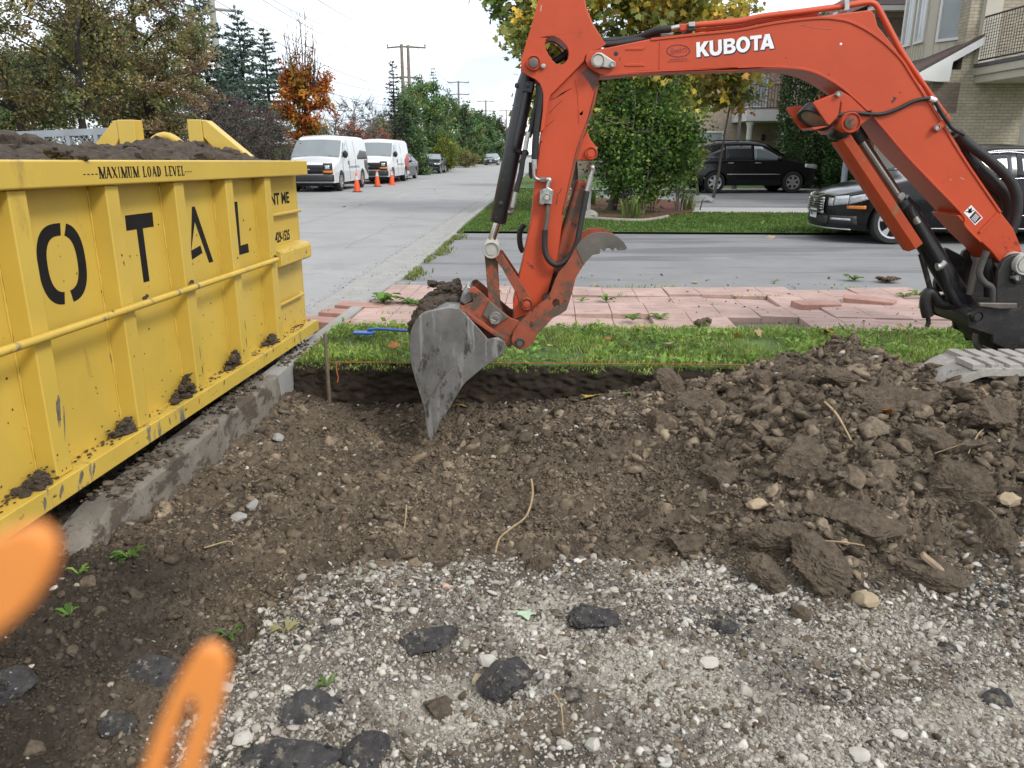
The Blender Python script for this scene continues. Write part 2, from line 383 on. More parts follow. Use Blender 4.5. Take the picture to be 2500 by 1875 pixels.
# colours of the materials lying there
c1, c2, c3 = fbm(XX, YY, 4, 2.2), fbm(XX+7, YY, 5, 6.), fbm(XX-3, YY+5, 5, 18.)
brown = np.array([.128, .1, .071]); tan = np.array([.165, .13, .092]); dark = np.array([.032, .026, .021])
ggrey = np.array([.2, .183, .155]); gdark = np.array([.1, .085, .068]); gpale = np.array([.42, .385, .325]); gbrn = np.array([.15, .118, .083])
def lerp(a, b2, t): return a*(1-t[..., None])+b2*t[..., None]
sc = lerp(np.broadcast_to(brown, XX.shape+(3,)), tan, np.clip(c2*.9+.12, 0, 1)); sc = lerp(sc, dark, np.clip(c1*1.1+c3*.7-.05, 0, .8))
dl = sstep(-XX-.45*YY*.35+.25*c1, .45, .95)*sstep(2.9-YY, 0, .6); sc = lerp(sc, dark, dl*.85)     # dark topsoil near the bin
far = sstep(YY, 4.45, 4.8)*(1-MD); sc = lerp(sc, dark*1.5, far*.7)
gc = lerp(np.broadcast_to(ggrey, XX.shape+(3,)), gdark, sstep(c2+c1*.7, -.05, .45)); gc = lerp(gc, gbrn, sstep(c3*.8+c1-c2*.4, .1, .45))
def powder(XX, YY): return np.maximum.reduce([np.exp(-(((XX-a)/d)**2+((YY-b2)/e)**2)) for a, b2, d, e in [(.12, 2.02, .2, .32), (.42, 1.75, .3, .25), (1.1, 2.0, .35, .2), (1.25, 1.55, .4, .25), (-.45, 2.3, .22, .12), (.7, 1.5, .25, .2), (.55, 2.32, .3, .08), (-.15, 1.62, .25, .15)]])
pw = powder(XX, YY)
gc = lerp(gc, gpale, np.clip(sstep(pw+.5*c2+.25*c3, .35, .8), 0, 1)*.85)
dk = sstep(GD, .0, .12)*(1-sstep(GD, .12, .3)); gc = lerp(gc, gdark*.7, np.clip(dk*(c2+.55), 0, .9))
cc = lerp(sc, gc, GM)
idx = np.arange(NX*NY).reshape(NY, NX)
Fq = np.stack([idx[:-1, :-1], idx[:-1, 1:], idx[1:, 1:], idx[1:, :-1]], -1).reshape(-1, 4)
mSoil = M('excavated_soil', (0, 0, 0), .95, var=.35, vs=26, bump=1., bs=110, vcol=True, spots=[((.32, .29, .25), .735, 160)], bdist=.012, spec=.25)
struct(npmesh('excavated_ground', np.stack([XX, YY, ZZ], -1).reshape(-1, 3), Fq, mSoil, smooth=1, col=cc.reshape(-1, 3)))
# pit wall below the grass verge: a rough face
U = np.linspace(-1.42, 5, 520); V_ = np.linspace(0, 1, 46); UU, VV = np.meshgrid(U, V_)
zt = .095; zb = -.26; WZ = zb+(zt-zb)*VV
WY = 4.86-.03-.05*(1-VV)**1.5-.05*np.abs(fbm(UU, WZ*1.6, 4, 7.))+.03*fbm(UU+3, WZ, 2, 2.)+.035*sstep(VV, .86, 1.)
WY = WY+ (UU+1.42)*0-math.sin(RD)*(UU+1.42)*1.0
wi = np.arange(UU.size).reshape(UU.shape); Fw = np.stack([wi[:-1, :-1], wi[:-1, 1:], wi[1:, 1:], wi[1:, :-1]], -1).reshape(-1, 4)
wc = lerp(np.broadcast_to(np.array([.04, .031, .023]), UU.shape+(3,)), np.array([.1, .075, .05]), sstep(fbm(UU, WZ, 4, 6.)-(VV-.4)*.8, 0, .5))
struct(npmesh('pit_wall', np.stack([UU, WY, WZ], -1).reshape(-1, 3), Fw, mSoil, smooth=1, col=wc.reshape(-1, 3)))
# the uncovered kerb beside the pit, its near end sinking into the soil
m = MB(); ss = np.linspace(2.35, 4.56, 60); k = 9
for s in ss:
    tp = .1-.13*max(0, (2.75-s)/.45)**1.3; jit = .006*math.sin(s*37)+.008*math.sin(s*11)
    pr = [(-.6, -.3), (-.6, -.005), (-.18, -.01), (-.165, tp-.03), (-.14, tp-.004), (-.015, tp+.004*math.sin(s*19)), (.004+jit*.5, tp-.018), (.02+jit, -.1), (.03, -.35)]
    m.v += [road(s, a+.0, z) for a, z in pr]
for i in range(len(ss)-1):
    for j in range(k): q = (j+1) % k; m.f.append((i*k+j, i*k+q, (i+1)*k+q, (i+1)*k+j))
m.f += [tuple(range(k)), tuple(range((len(ss)-1)*k, len(ss)*k))]
struct(m.build('kerb', mConcD, smooth=35))
# ================================================================== YELLOW ROLL-OFF BIN
bl = (.55, .385, .066)
mYel = M('yellow_paint', bl, .42, var=.07, vs=2.5, bump=.12, bs=5, spots=[((.09, .05, .025), .70, 26), ((.40, .27, .06), .6, 3., (1, 1, .25)), ((.05, .04, .03), .73, 60), ((.12, .1, .07), .71, 7, (2.5, 1, .6))], bdist=.01, coat=.15)
mYelD = M('scuffed_yellow_paint', bl, .5, var=.1, vs=4, bump=.2, bs=20, spots=[((.07, .05, .035), .61, 16, (1, 1, 2)), ((.15, .145, .13), .58, 4, (3, 1, .6)), ((.1, .05, .02), .7, 40)], bdist=.008)
mBlk = M('black_stencil_paint', (.01, .01, .01), .7, spec=.2, var=.3, vs=14, spots=[((.35, .25, .05), .76, 40)])
mWeld = M('weld_bead', (.6, .42, .07), .5, var=.2, vs=40)
mLoad = M('bin_soil', (.075, .056, .04), .95, var=.45, vs=20, bump=1, bs=70, bdist=.02, spots=[((.16, .12, .08), .62, 12)])
TH = R(4.13); BO = Vector((-1.43, 5.56, .15))
ux = Vector((math.sin(TH), math.cos(TH), -.0091)).normalized(); uy = Vector((-math.cos(TH), math.sin(TH), 0)); uz = ux.cross(uy)
binq = thing('roll_off_bin', 'yellow steel roll-off bin with black stencilled letters, heaped with soil', 'waste bin', BO)
binq.matrix_world = Matrix((ux, uy, uz)).transposed().to_4x4(); binq.location = BO
BMW = Matrix.Translation(BO) @ Matrix((ux, uy, uz)).transposed().to_4x4()
def bp(mb, name, mat=mYel, par=None, **k): return mb.build(name, mat, par or binq, world=False, **k)
X0 = -4.3; XE = .04; PO = .10; W = 1.9
m = MB(); m.mm((X0, PO, .06), (XE, PO+.02, 1.15)); sp = bp(m, 'side_panel', bev=.003)
m = MB(); m.mm((X0, W-.12, .06), (XE, W-.1, 1.15)); bp(m, 'side_panel')
m = MB(); m.mm((XE-.03, PO+.021, .06), (XE-.005, W-.121, 1.15)); bp(m, 'end_panel')
m = MB(); m.mm((X0, PO+.03, .06), (XE-.04, W-.14, .09)); bp(m, 'floor_plate')
m = MB(); m.mm((X0, 0., 1.108), (XE-.03, .135, 1.205)); bp(m, 'top_rail', bev=.009)
m = MB(); m.mm((X0, W-.135, 1.108), (XE-.03, W, 1.205)); bp(m, 'top_rail', bev=.009)
m = MB(); m.mm((XE-.12, .137, 1.108), (XE-.032, W-.137, 1.203)); bp(m, 'top_rail', bev=.009)
for i in range(6):
    s = -3.525+.5585*i if i < 6 else 0
    m = MB(); m.prism([(s, PO-.001), (s, .022), (s+.092, .022), (s+.088, PO-.001)], .079, 1.1065, lambda a, b_, h: (a, b_, h))
    rb = bp(m, 'rib', bev=.006)
    m = MB()
    m.tube([(s-.002, PO-.002, .09+.025*k) for k in range(41)], [.003+.0035*abs(math.sin(k*1.9+i))*abs(math.sin(k*.37+i*2)) for k in range(41)], 6)
    bp(m, 'weld_bead', mYel, rb, smooth=60)
# lower ledge: flat shelf with a turned-down lip
m = MB(); m.prism([(0., 0.), (.0, .079), (.012, .079), (.1, .074), (.1, .0), (.09, .0), (.09, .05), (.012, .05), (.012, 0)], X0, .015, lambda a, b_, h: (h, a, b_)); bp(m, 'bottom_ledge', mYelD, bev=.004)
m = MB(); m.mm((X0, W-.1, 0), (.015, W, .078)); bp(m, 'bottom_ledge', mYelD)
m = MB()
for o in (.45, 1.35): m.mm((X0, o, -.10), (.0, o+.1, .058))
bp(m, 'under_rail', mYelD)
for xx in (-.35, -3.9):
    m = MB(); m.lathe([(0, 0), (.08, 0), (.08, .12), (0, .12)], 20, (xx, .2, -.065), 'Y'); bp(m, 'roller', M('rusty_roller', (.1, .06, .04), .7))
# tie rod along the ribs, short tie rods and channel at the far bay
m = MB(); m.tube([(X0, .0, .606), (-.70, .0, .606)], .0155, 12); bp(m, 'tie_rod', mYelD, smooth=60)
m = MB(); m.tube([(-.64, .075, .866), (.0, .075, .866), (.0, .1, .866)], .012, 10); bp(m, 'tie_rod', mYel, smooth=60)
m = MB(); m.tube([(-.64, .075, .281), (-.06, .075, .281), (-.06, .1, .292)], .012, 10); bp(m, 'tie_rod', mYel, smooth=60)
m = MB(); m.prism([(0, .552), (0, .63), (.012, .65), (.098, .665), (.098, .545), (.02, .54)], -.62, -.03, lambda a, b_, h: (h, a, b_)); bp(m, 'channel', mYelD, bev=.006)
# two hoisting posts with braces and the hooked bar between them, at the far end
for o0, o1, ob in ((1.18, 1.3, 1.62), (.80, .70, .32)):
    m = MB(); a = -.0
    m.mm((a-.06, min(o0, o1)-.0, 1.1), (a+.06, max(o0, o1), 1.475))
    sgn = 1 if ob > o0 else -1; oo = max(o0, o1) if sgn > 0 else min(o0, o1)
    m.prism([(oo, 1.47), (oo, 1.36), (ob-sgn*.15, 1.1), (ob+sgn*.02, 1.1), (ob+sgn*.02, 1.16), (oo+sgn*.03, 1.47)], a-.05, a+.05, lambda p, q, h: (h, p, q))
    bp(m, 'hoist_post', bev=.006)
m = MB(); m.tube([(0, .82, 1.22+.0)]+[(0, .82+.36*t, 1.24+.13*math.sin(math.pi*t)) for t in np.linspace(.08, .92, 9)]+[(0, 1.18, 1.22)], .028, 12); bp(m, 'hook_bar', smooth=60)
m = MB(); m.mm((-.03, 1.06, 1.2), (.02, 1.178, 1.34)); bp(m, 'hook_plate', bev=.004)
# ---- lettering: painted, a fraction of a millimetre proud of the panel
FY = lambda o: (lambda a, b_, h: (a, o-h, b_))
def paint(name, outs, o, mat=mBlk, par=None, th=.0015):
    m = MB()
    for q in outs:
        m.prism(q[0], .0002, th, FY(o), q[1:] if len(q) > 1 else ())
    return m.build(name, mat, par or sp, world=False, smooth=None)
def arc(cx, cz, rx, rz, a0, a1, n=18): return [(cx+rx*math.cos(R(a0+(a1-a0)*i/n)), cz+rz*math.sin(R(a0+(a1-a0)*i/n))) for i in range(n+1)]
def octo(a0, a1, cx=-2.63, cz=.823, rx=.142, rz=.152, ri=.09, rj=.106):
    e = lambda A, r1, r2: (cx+r1*np.sign(math.cos(R(A)))*abs(math.cos(R(A)))**.72, cz+r2*np.sign(math.sin(R(A)))*abs(math.sin(R(A)))**.82)
    An = np.linspace(a0, a1, 26); return [e(A, rx, rz) for A in An]+[e(A, ri, rj) for A in An[::-1]]
paint('letter_o', [[octo(-84, 74)], [octo(86, 264)]], PO)
paint('letter_t', [[[(-2.165, .973), (-2.168, .908), (-2.086, .908), (-2.086, .669), (-2.036, .669), (-2.036, .908), (-1.94, .908), (-1.936, .973)]]], PO)
paint('letter_a', [[[(-1.63, .678), (-1.545, .976), (-1.515, .976), (-1.371, .675), (-1.42, .675), (-1.532, .9), (-1.606, .76), (-1.5, .775), (-1.485, .735), (-1.62, .712), (-1.60, .69)]]], PO)
paint('letter_l', [[[(-1.03, .975), (-.985, .975), (-.997, .722), (-.888, .724), (-.885, .671), (-1.045, .671)]]], PO)
def words(name, txt, x0, x1, z0, z1, o, par, offset=.0, mat=mBlk, space=1., shear=0.):
    v, f, ar = text_mesh(txt, 1., offset, space, shear); m = MB()
    m.add([(x0+(x1-x0)*a, o-.0012, z0+(z1-z0)*b_) for a, b_ in v], f); return m.build(name, mat, par, world=False, smooth=None)
words('lettering', 'RENT ME', -.60, -.125, .924, 1.0, PO, sp, .035)
words('lettering', '905-429-1525', -.565, -.172, .678, .75, PO, sp, .035)
# serif capitals for the load line
def serif(txt, x0, x1, z0, z1, o):
    GL = {'M': (1.2, [('t', 0, .12), ('k', .3, .12), ('d', .12, .6, 1, 0, .3), ('d', .6, 1., 0, 1, .12)]), 'A': (1., [('d', .08, .5, 0, 1, .12), ('d', .5, .92, 1, 0, .3), ('b', .25, .75, .32)]),
          'X': (1., [('d', .1, .9, 1, 0, .3), ('d', .1, .9, 0, 1, .12)]), 'I': (.5, [('k', .5, .3)]), 'U': (1., [('k', .25, .3, .12), ('t', .8, .12, .12), ('b', .25, .85, .0)]),
          'L': (.85, [('k', .3, .3), ('b', .3, .95, .0), ('v', .95, .3)]), 'O': (1., [('o',)]), 'D': (1., [('k', .25, .3), ('p',)]), 'E': (.9, [('k', .3, .3), ('b', .3, .95, 0), ('b', .3, .95, .93), ('b', .3, .75, .47), ('v', .95, .25), ('w', .95, .25)]),
          'V': (1., [('d', .08, .5, 1, 0, .3), ('d', .5, .92, 0, 1, .12)]), ' ': (.6, []), '-': (.55, [('b', .1, .8, .35)])}
    tot = sum(GL[c][0]+.2 for c in txt); sc = (x1-x0)/tot; x = x0; hz = z1-z0; m = MB(); ph = lambda q: m.prism(q, .0002, .0014, FY(o))
    for c in txt:
        wd, st = GL[c]; wd *= sc
        Xf = lambda t: x+t*wd; Zf = lambda t: z0+t*hz
        for s in st:
            if s[0] in 'tk':
                cx = s[1]+(.0 if s[0] == 'k' else 0); hw = s[2]*.5; b0 = s[3] if len(s) > 3 else 0
                if c == 'M': cx = .12 if s[0] == 't' else .98
                ph([(Xf(cx-hw), Zf(b0)), (Xf(cx+hw), Zf(b0)), (Xf(cx+hw), Zf(1)), (Xf(cx-hw), Zf(1))])
                for zz in ((0, 1) if b0 == 0 else (1,)): ph([(Xf(cx-hw-.1), Zf(abs(zz-.0))), (Xf(cx+hw+.1), Zf(zz)), (Xf(cx+hw+.1), Zf(zz-(.07 if zz else -.07))), (Xf(cx-hw-.1), Zf(zz-(.07 if zz else -.07)))])
            elif s[0] == 'd': ph([(Xf(s[1]-s[5]/2), Zf(s[3])), (Xf(s[1]+s[5]/2), Zf(s[3])), (Xf(s[2]+s[5]/2), Zf(s[4])), (Xf(s[2]-s[5]/2), Zf(s[4]))])
            elif s[0] == 'b': ph([(Xf(s[1]), Zf(s[3])), (Xf(s[2]), Zf(s[3])), (Xf(s[2]), Zf(s[3]+.08)), (Xf(s[1]), Zf(s[3]+.08))])
            elif s[0] == 'v': ph([(Xf(s[1]-.08), Zf(0)), (Xf(s[1]), Zf(0)), (Xf(s[1]), Zf(s[2])), (Xf(s[1]-.05), Zf(s[2]))])
            elif s[0] == 'w': ph([(Xf(s[1]-.08), Zf(1)), (Xf(s[1]), Zf(1)), (Xf(s[1]), Zf(1-s[2])), (Xf(s[1]-.05), Zf(1-s[2]))])
            elif s[0] == 'o': m.prism([(Xf(.5+.45*math.cos(t)), Zf(.5+.5*math.sin(t))) for t in np.linspace(0, 6.28, 25)[:-1]], .0002, .0014, FY(o), [[(Xf(.5+.2*math.cos(t)), Zf(.5+.43*math.sin(t))) for t in np.linspace(0, 6.28, 25)[:-1]]])
            elif s[0] == 'p': m.prism([(Xf(.3), Zf(0)), (Xf(.3), Zf(1))]+[(Xf(.45+.5*math.cos(t)), Zf(.5+.5*math.sin(t))) for t in np.linspace(1.57, -1.57, 14)], .0002, .0014, FY(o), [[(Xf(.31), Zf(.06)), (Xf(.31), Zf(.94))]+[(Xf(.42+.25*math.cos(t)), Zf(.5+.43*math.sin(t))) for t in np.linspace(1.5, -1.5, 12)]])
        x += wd+.2*sc
    return m
rail = [o for o in binq.children if o.name.startswith('top_rail')][0]
serif('----MAXIMUM LOAD LEVEL---', -2.578, -1.70, 1.135, 1.179, 0.).build('lettering', mBlk, rail, world=False, smooth=None)
# ---- the soil heaped inside
nx, ny = 300, 130; gx = np.linspace(X0+.05, XE-.1, nx); gyv = np.linspace(.04, W-.05, ny); gX, gY = np.meshgrid(gx, gyv)
hz = 1.19+.10*np.exp(-((gX+.55)/.5)**2-((gY-.75)/.4)**2)+.07*np.exp(-((gX+.05)/.5)**2-((gY-1.0)/.3)**2)+.09*np.exp(-((gX+1.9)/.7)**2-((gY-.9)/.5)**2)+.05*np.exp(-((gX+3)/.8)**2-((gY-.9)/.6)**2)
hz = hz+.07*np.abs(fbm(gX, gY, 4, 4., .55))+.02*np.abs(fbm(gX+4, gY, 3, 22.))-.015
edge = np.minimum.reduce([gY-.04, W-.05-gY]); hz = hz-.05*np.exp(-(edge/.1)**2)
ii = np.arange(nx*ny).reshape(ny, nx); Fb = np.stack([ii[:-1, :-1], ii[:-1, 1:], ii[1:, 1:], ii[1:, :-1]], -1).reshape(-1, 4)
ld = npmesh('soil_load', np.stack([gX, gY, hz], -1).reshape(-1, 3), Fb, mLoad, smooth=1)
ld.matrix_world = BMW; tag(ld, 'brown lumpy soil heaped above the rim of the yellow bin', 'soil heap')
gl_ = np.random.default_rng(3); m = MB()
for i in range(420):
    a, c = gl_.uniform(X0+.1, XE-.15), gl_.beta(1, 1.6)*(W-.2)+.08; zz = float(hz[int(np.clip((c-.04)/(W-.09)*(ny-1), 0, ny-1)), int(np.clip((a-X0-.05)/(XE-.15-X0)*(nx-1), 0, nx-1))]); crumbly(m, (a, c, zz), .012+.05*gl_.random()**3, gl_, (1.2, 1, .8), .5, 2)
q = m.build('load_clods', mLoad, smooth=None); q.matrix_world = BMW; tag(q, 'loose clods on top of the soil heaped in the yellow bin', 'soil clods', kind='stuff')
# lumps of soil caught on the bin
def soil_clump(loc, lumps, label, group='soil lumps caught on the bin', mat=mLoad):
    o = Vector(loc); m = MB()
    gq = np.random.default_rng(int(abs(loc[0]*977)))
    for i, (dx, dy, dz, r, sq) in enumerate(lumps):
        crumbly(m, (dx, dy, dz), r*.8, gq, sq, .6, 2)
        for _ in range(5): crumbly(m, (dx+gq.normal(0, r*.9), dy+gq.normal(0, r*.5), max(.002, dz+gq.normal(0, r*.5))), r*gq.uniform(.15, .4), gq, sq, .6, 1)
    q = m.build('soil_lump', mat, smooth=None); q.location = BMW @ o; q.rotation_euler = (0, 0, -TH+R(90)*0)
    q.rotation_euler = BMW.to_euler(); return tag(q, label, 'soil lump', group)
rg = np.random.default_rng(5)
def pile(n, w_, h_, d_=.04, sk=1): return [((rg.uniform(-1, .2)*w_*(1-t)+.5*w_*0+.035), rg.uniform(-d_, d_*.5)*(1-t*.7), h_*t*.9-.004, .012+.016*(1-t), (1.3, .9, .7)) for t in np.linspace(0, 1, n)]
for s, h_, w_, lb in ((-3.04, .05, .12, 'low soil lump on the bin ledge nearest the camera'), (-2.47, .06, .13, 'crumbly soil lump on the ledge below the big letter O'), (-1.91, .105, .22, 'tall soil wedge on the ledge below the letter T'), (-1.345, .09, .12, 'soil lump in the ledge corner below the letter A'), (-.785, .06, .1, 'small soil lump on the ledge below the letter L')):
    soil_clump((s, .06, .085), pile(26, w_, h_, .035, -.4), lb)
for s, zz, k, lb in ((-1.83, .625, 5, 'small soil crumb on the tie rod between letters T and A'), (-2.26, .622, 5, 'soil crumb on the tie rod right of the letter O'), (-.71, .62, 3, 'tiny soil crumb at the far end of the tie rod')):
    soil_clump((s, .005, zz), [(rg.normal(0, .012), 0, rg.uniform(0, .015), .009, (1, 1, .9)) for _ in range(k)], lb)
soil_clump((-2.6, .06, 1.215), [(.03*i-.06, rg.uniform(-.03, .03), rg.uniform(-.01, .02), .03, (1.2, 1, .8)) for i in range(5)]+[(.05, -.055, -.005, .022, (1.4, .8, .9))], 'dark clod hanging over the rim above the load line lettering')
# scuffs and mud splashes on the paint
mScuf = M('dark_scuff', (.14, .125, .09), .7, var=.4, vs=40)
gq = np.random.default_rng(12)
def streak(o, x, z, w_, h_, sl, name='scuff', mat=None):
    n = 7; a = [(x+sl*t*h_+w_*.5*math.sin(math.pi*min(1, t+.08))*gq.uniform(.6, 1.1), z-h_*t) for t in np.linspace(0, 1, n)]; b_ = [(x+sl*t*h_-w_*.5*math.sin(math.pi*min(1, t+.08))*gq.uniform(.6, 1.1), z-h_*t) for t in np.linspace(0, 1, n)]
    paint(name, [[a+b_[::-1]]], o, mat or mScuf, None, .0012)
for o, x, z, w_, h_, sl in ((.022, -2.89, .38, .022, .12, -.15), (.022, -2.905, .36, .01, .1, -.1), (.022, -2.87, .33, .008, .13, -.2), (0, -2.86, .07, .03, .05, -.5), (0, -2.78, .07, .018, .05, -.4), (0, -2.98, .065, .025, .05, -.5), (0, -3.08, .06, .02, .05, -.2), (0, -2.2, .06, .012, .04, .2), (0, -1.6, .07, .02, .03, -.5), (0, -1.0, .07, .03, .02, -.4), (0, -.5, .06, .02, .04, -.3), (PO, -2.42, .42, .006, .05, .1), (PO, -1.7, .34, .008, .02, .4), (.022, -1.79, .3, .005, .07, 0), (.022, -1.22, .32, .006, .06, 0), (PO, -2.55, .31, .008, .015, .3)):
    streak(o, x, z, w_, h_, sl)
mRust = M('rust_chip', (.13, .045, .02), .85, var=.3, vs=60)
for o, x, z, w_, h_, sl in ((.022, -1.785, .2, .009, .05, 0), (.022, -1.225, .22, .007, .055, .05), (.022, -2.36, .83, .012, .012, 0), (.022, -2.355, .8, .008, .02, .2), (0, -1.9, .06, .006, .03, 0)): streak(o, x, z, w_, h_, sl, 'rust_mark', mRust)
m = MB()
for i in range(260):
    x = gq.uniform(-3.3, 0); z = .1+.9*gq.random()**2.2; bay = (x+3.525) % .5585; o = .021 if bay < .09 else PO-.001
    m.lump((x, o, z), gq.uniform(.0015, .006)*gq.random()**.5, 1, .35, (1.2, .4, 1.2), i)
q = m.build('mud_splash', mLoad, smooth=None); q.matrix_world = BMW; tag(q, 'tiny mud splashes stuck on the yellow bin side', 'mud splashes', kind='stuff')
# smeared dirt crumbs along the ledge: too many to count
m = MB()
for i in range(420):
    s = rg.uniform(-3.3, 0.); bay = (s+3.525) % .5585
    if rg.random() < .5: s = s-bay+.5585-rg.exponential(.08)
    m.lump((s, .02+.07*rg.beta(2, 1.3), .081), rg.uniform(.002, .0075), 1, .3, (1.6, 1, .5), i)
q = m.build('ledge_crumbs', mLoad, smooth=None); q.matrix_world = BMW; tag(q, 'scattered soil crumbs along the lower ledge of the yellow bin', 'soil crumbs', kind='stuff')
# ================================================================== ORANGE MINI EXCAVATOR
og = (.47, .066, .023)
mOr = M('orange_paint', og, .42, spec=.35, var=.09, vs=3, bump=.08, bs=12, spots=[((.2, .035, .015), .64, 7), ((.06, .03, .02), .72, 40, (1, 1, 3)), ((.09, .03, .02), .70, 13, (2.5, 1, .5)), ((.42, .1, .05), .66, 5)], bdist=.006)
mOrW = M('worn_orange_paint', (.27, .07, .036), .65, spec=.3, var=.25, vs=6, bump=.25, bs=40, spots=[((.1, .07, .05), .5, 7), ((.05, .033, .026), .58, 15), ((.22, .17, .13), .66, 18)], bdist=.006)
mOrG = M('muddy_orange_guard', (.37, .06, .02), .6, spec=.3, var=.15, vs=5, bump=.3, bs=30, spots=[((.2, .12, .06), .6, 6, (1, 1, 1)), ((.08, .04, .02), .66, 20)], bdist=.006)
mSteel = M('worn_steel', (.185, .18, .172), .45, .45, var=.35, vs=7, bump=.25, bs=70, spots=[((.3, .295, .285), .55, 9, (2.5, 1, .25)), ((.075, .066, .058), .55, 9, (1.5, 1, .6)), ((.34, .33, .32), .66, 45, (3, 1, .3)), ((.11, .04, .025), .70, 8)], bdist=.003)
mSteelD = M('dark_worn_steel', (.13, .115, .1), .5, .4, var=.3, vs=8, bump=.2, bs=60, spots=[((.25, .24, .23), .64, 20), ((.2, .07, .04), .62, 9)], bdist=.003)
mCyl = M('black_cylinder_paint', (.018, .019, .022), .38, var=.3, vs=8, spots=[((.3, .26, .2), .70, 12, (2, 2, .3)), ((.06, .06, .06), .6, 20)])
mHose = M('black_rubber_hose', (.014, .014, .015), .6, var=.25, vs=20, bump=.15, bs=90, spots=[((.05, .045, .04), .62, 30)])
mChrome = M('chrome_rod', (.55, .55, .56), .16, 1., var=.06, vs=10)
mZinc = M('zinc_fitting', (.42, .42, .40), .38, .8, var=.15, vs=25, spots=[((.12, .11, .1), .62, 40)])
mPinw = M('pale_pin_plate', (.45, .44, .40), .5, .3, var=.15, vs=20, spots=[((.16, .14, .12), .64, 30)])
mGrease = M('greasy_black_casting', (.016, .015, .014), .5, var=.4, vs=7, bump=.25, bs=30, spots=[((.07, .055, .042), .58, 8), ((.035, .03, .026), .55, 20)])
mTrack = M('clay_caked_track', (.33, .31, .28), .9, var=.2, vs=7, bump=.6, bs=40, spots=[((.1, .095, .09), .6, 9), ((.04, .035, .03), .68, 6)], bdist=.015)
mRub = M('track_rubber', (.022, .022, .023), .7, var=.3, vs=9, spots=[((.2, .18, .16), .6, 9)])
mWht = M('white_decal', (.78, .78, .78), .35, var=.04); mDk = M('dark_decal', (.02, .018, .03), .45, var=.05); mRedD = M('faded_dark_decal', (.12, .02, .02), .5, var=.2, vs=40)
mLens = M('work_light_lens', (.3, .29, .23), .12, .2, var=.1, vs=30, coat=.8); mLampH = M('lamp_housing', (.035, .036, .038), .45, var=.2)
Z3 = lambda *p: zm(1100, 0, .31646, p); Z4 = lambda *p: zm(1800, 0, .31646, p); Z8 = lambda *p: zm(1800, 500, .31646, p)
Z9 = lambda *p: zm(900, 450, .39172, p); Z10 = lambda *p: zm(2150, 550, .24105, p); Za = lambda *p: zm(1200, 100, .18083, p); Zb = lambda *p: zm(1180, 380, .18083, p); Zc = lambda *p: zm(1000, 650, .21097, p); FV = lambda *p: [(a*1.13020, b*1.13020) for a, b in p]
YC = 4.2
ex = thing('mini_excavator', 'orange mini excavator with dangling steel bucket and thumb, on a clay caked track', 'excavator', (2.7, YC, .05))
def PL(pts, Y): return [(q.x, q.z) for q in (onY(x, y, Y) for x, y in pts)]
def spl(pts, n=6, closed=False):
    """Catmull-Rom through the points"""
    P = [Vector(p) for p in pts]; out = []; k = len(P)
    for i in range(k if closed else k-1):
        a, b_, c, d = P[(i-1) % k] if closed or i else P[0], P[i], P[(i+1) % k], P[(i+2) % k] if closed or i < k-2 else P[-1]
        for j in range(n):
            t = j/n; out.append(.5*((2*b_)+(c-a)*t+(2*a-5*b_+4*c-d)*t*t+(3*b_-a-3*c+d)*t**3))
    if not closed: out.append(P[-1])
    return out
def plate(name, pts, y0, y1, mat, par=ex, Yt=None, bev=.004, holes=(), smooth=30):
    """outline measured on the plane Y=Yt (its near face y0 unless said), extruded y0..y1"""
    Yt = y0 if Yt is None else Yt; m = MB()
    m.prism(PL(pts, Yt), y0, y1, lambda a, b_, h: (a, h, b_), [PL(h, Yt) for h in holes])
    return m.build(name, mat, par, smooth=smooth, bev=bev)
def P3(p, Y): return onY(p[0], p[1], Y)
def boss(name, p, r, y0, y1, mat, par=ex, Yt=None, inner=None, n=28):
    c = P3(p, y0 if Yt is None else Yt); m = MB()
    pr = [(0, y0)]+([(inner, y0), (inner, y0+.006), (r*.86, y0+.006), (r*.88, y0-.004)] if inner else [])+[(r-.003, y0-.004 if inner else y0), (r, y0+.001), (r, y1), (0, y1)]
    m.lathe(pr, n, (c.x, 0, c.z), 'Y'); return m.build(name, mat, par, smooth=35)
def hose(name, pts, Y, r, mat=mHose, par=ex, n=10, k=6):
    Ys = Y if hasattr(Y, '__len__') else [Y]*len(pts)
    m = MB(); m.tube(spl([P3(p, y) for p, y in zip(pts, Ys)], k), r, n); return m.build(name, mat, par, smooth=60)
# --- boom: welded box, goose-neck outline
bn, bf = 4.08, 4.34
bt = Z3((1040, 470), (1045, 430), (1075, 400), (1150, 380), (1540, 300), (1900, 262))+Z4((0, 225), (300, 172), (600, 130), (870, 95), (1030, 75), (1062, 110), (1085, 200), (1135, 262), (1250, 415), (1350, 570), (1450, 730), (1560, 900), (1660, 1060), (1750, 1220), (1850, 1380), (1950, 1540), (2050, 1659))+Z8((2130, 180), (2180, 300), (2200, 365), (2120, 375), (2070, 410), (2045, 462))
bb = Z8((2020, 440), (1960, 360), (1890, 295), (1830, 240), (1760, 160), (1690, 80))+Z4((1740, 1659), (1500, 1400), (1300, 1190), (1150, 1010), (1060, 905), (985, 825), (900, 742), (830, 690), (700, 605), (600, 562), (500, 535), (400, 520), (200, 520), (0, 525))+Z3((1800, 540), (1500, 550), (1400, 560), (1250, 580), (1160, 578), (1100, 545), (1060, 510))
boom = plate('boom', bt+bb, bn, bf, mOr, bev=.006)
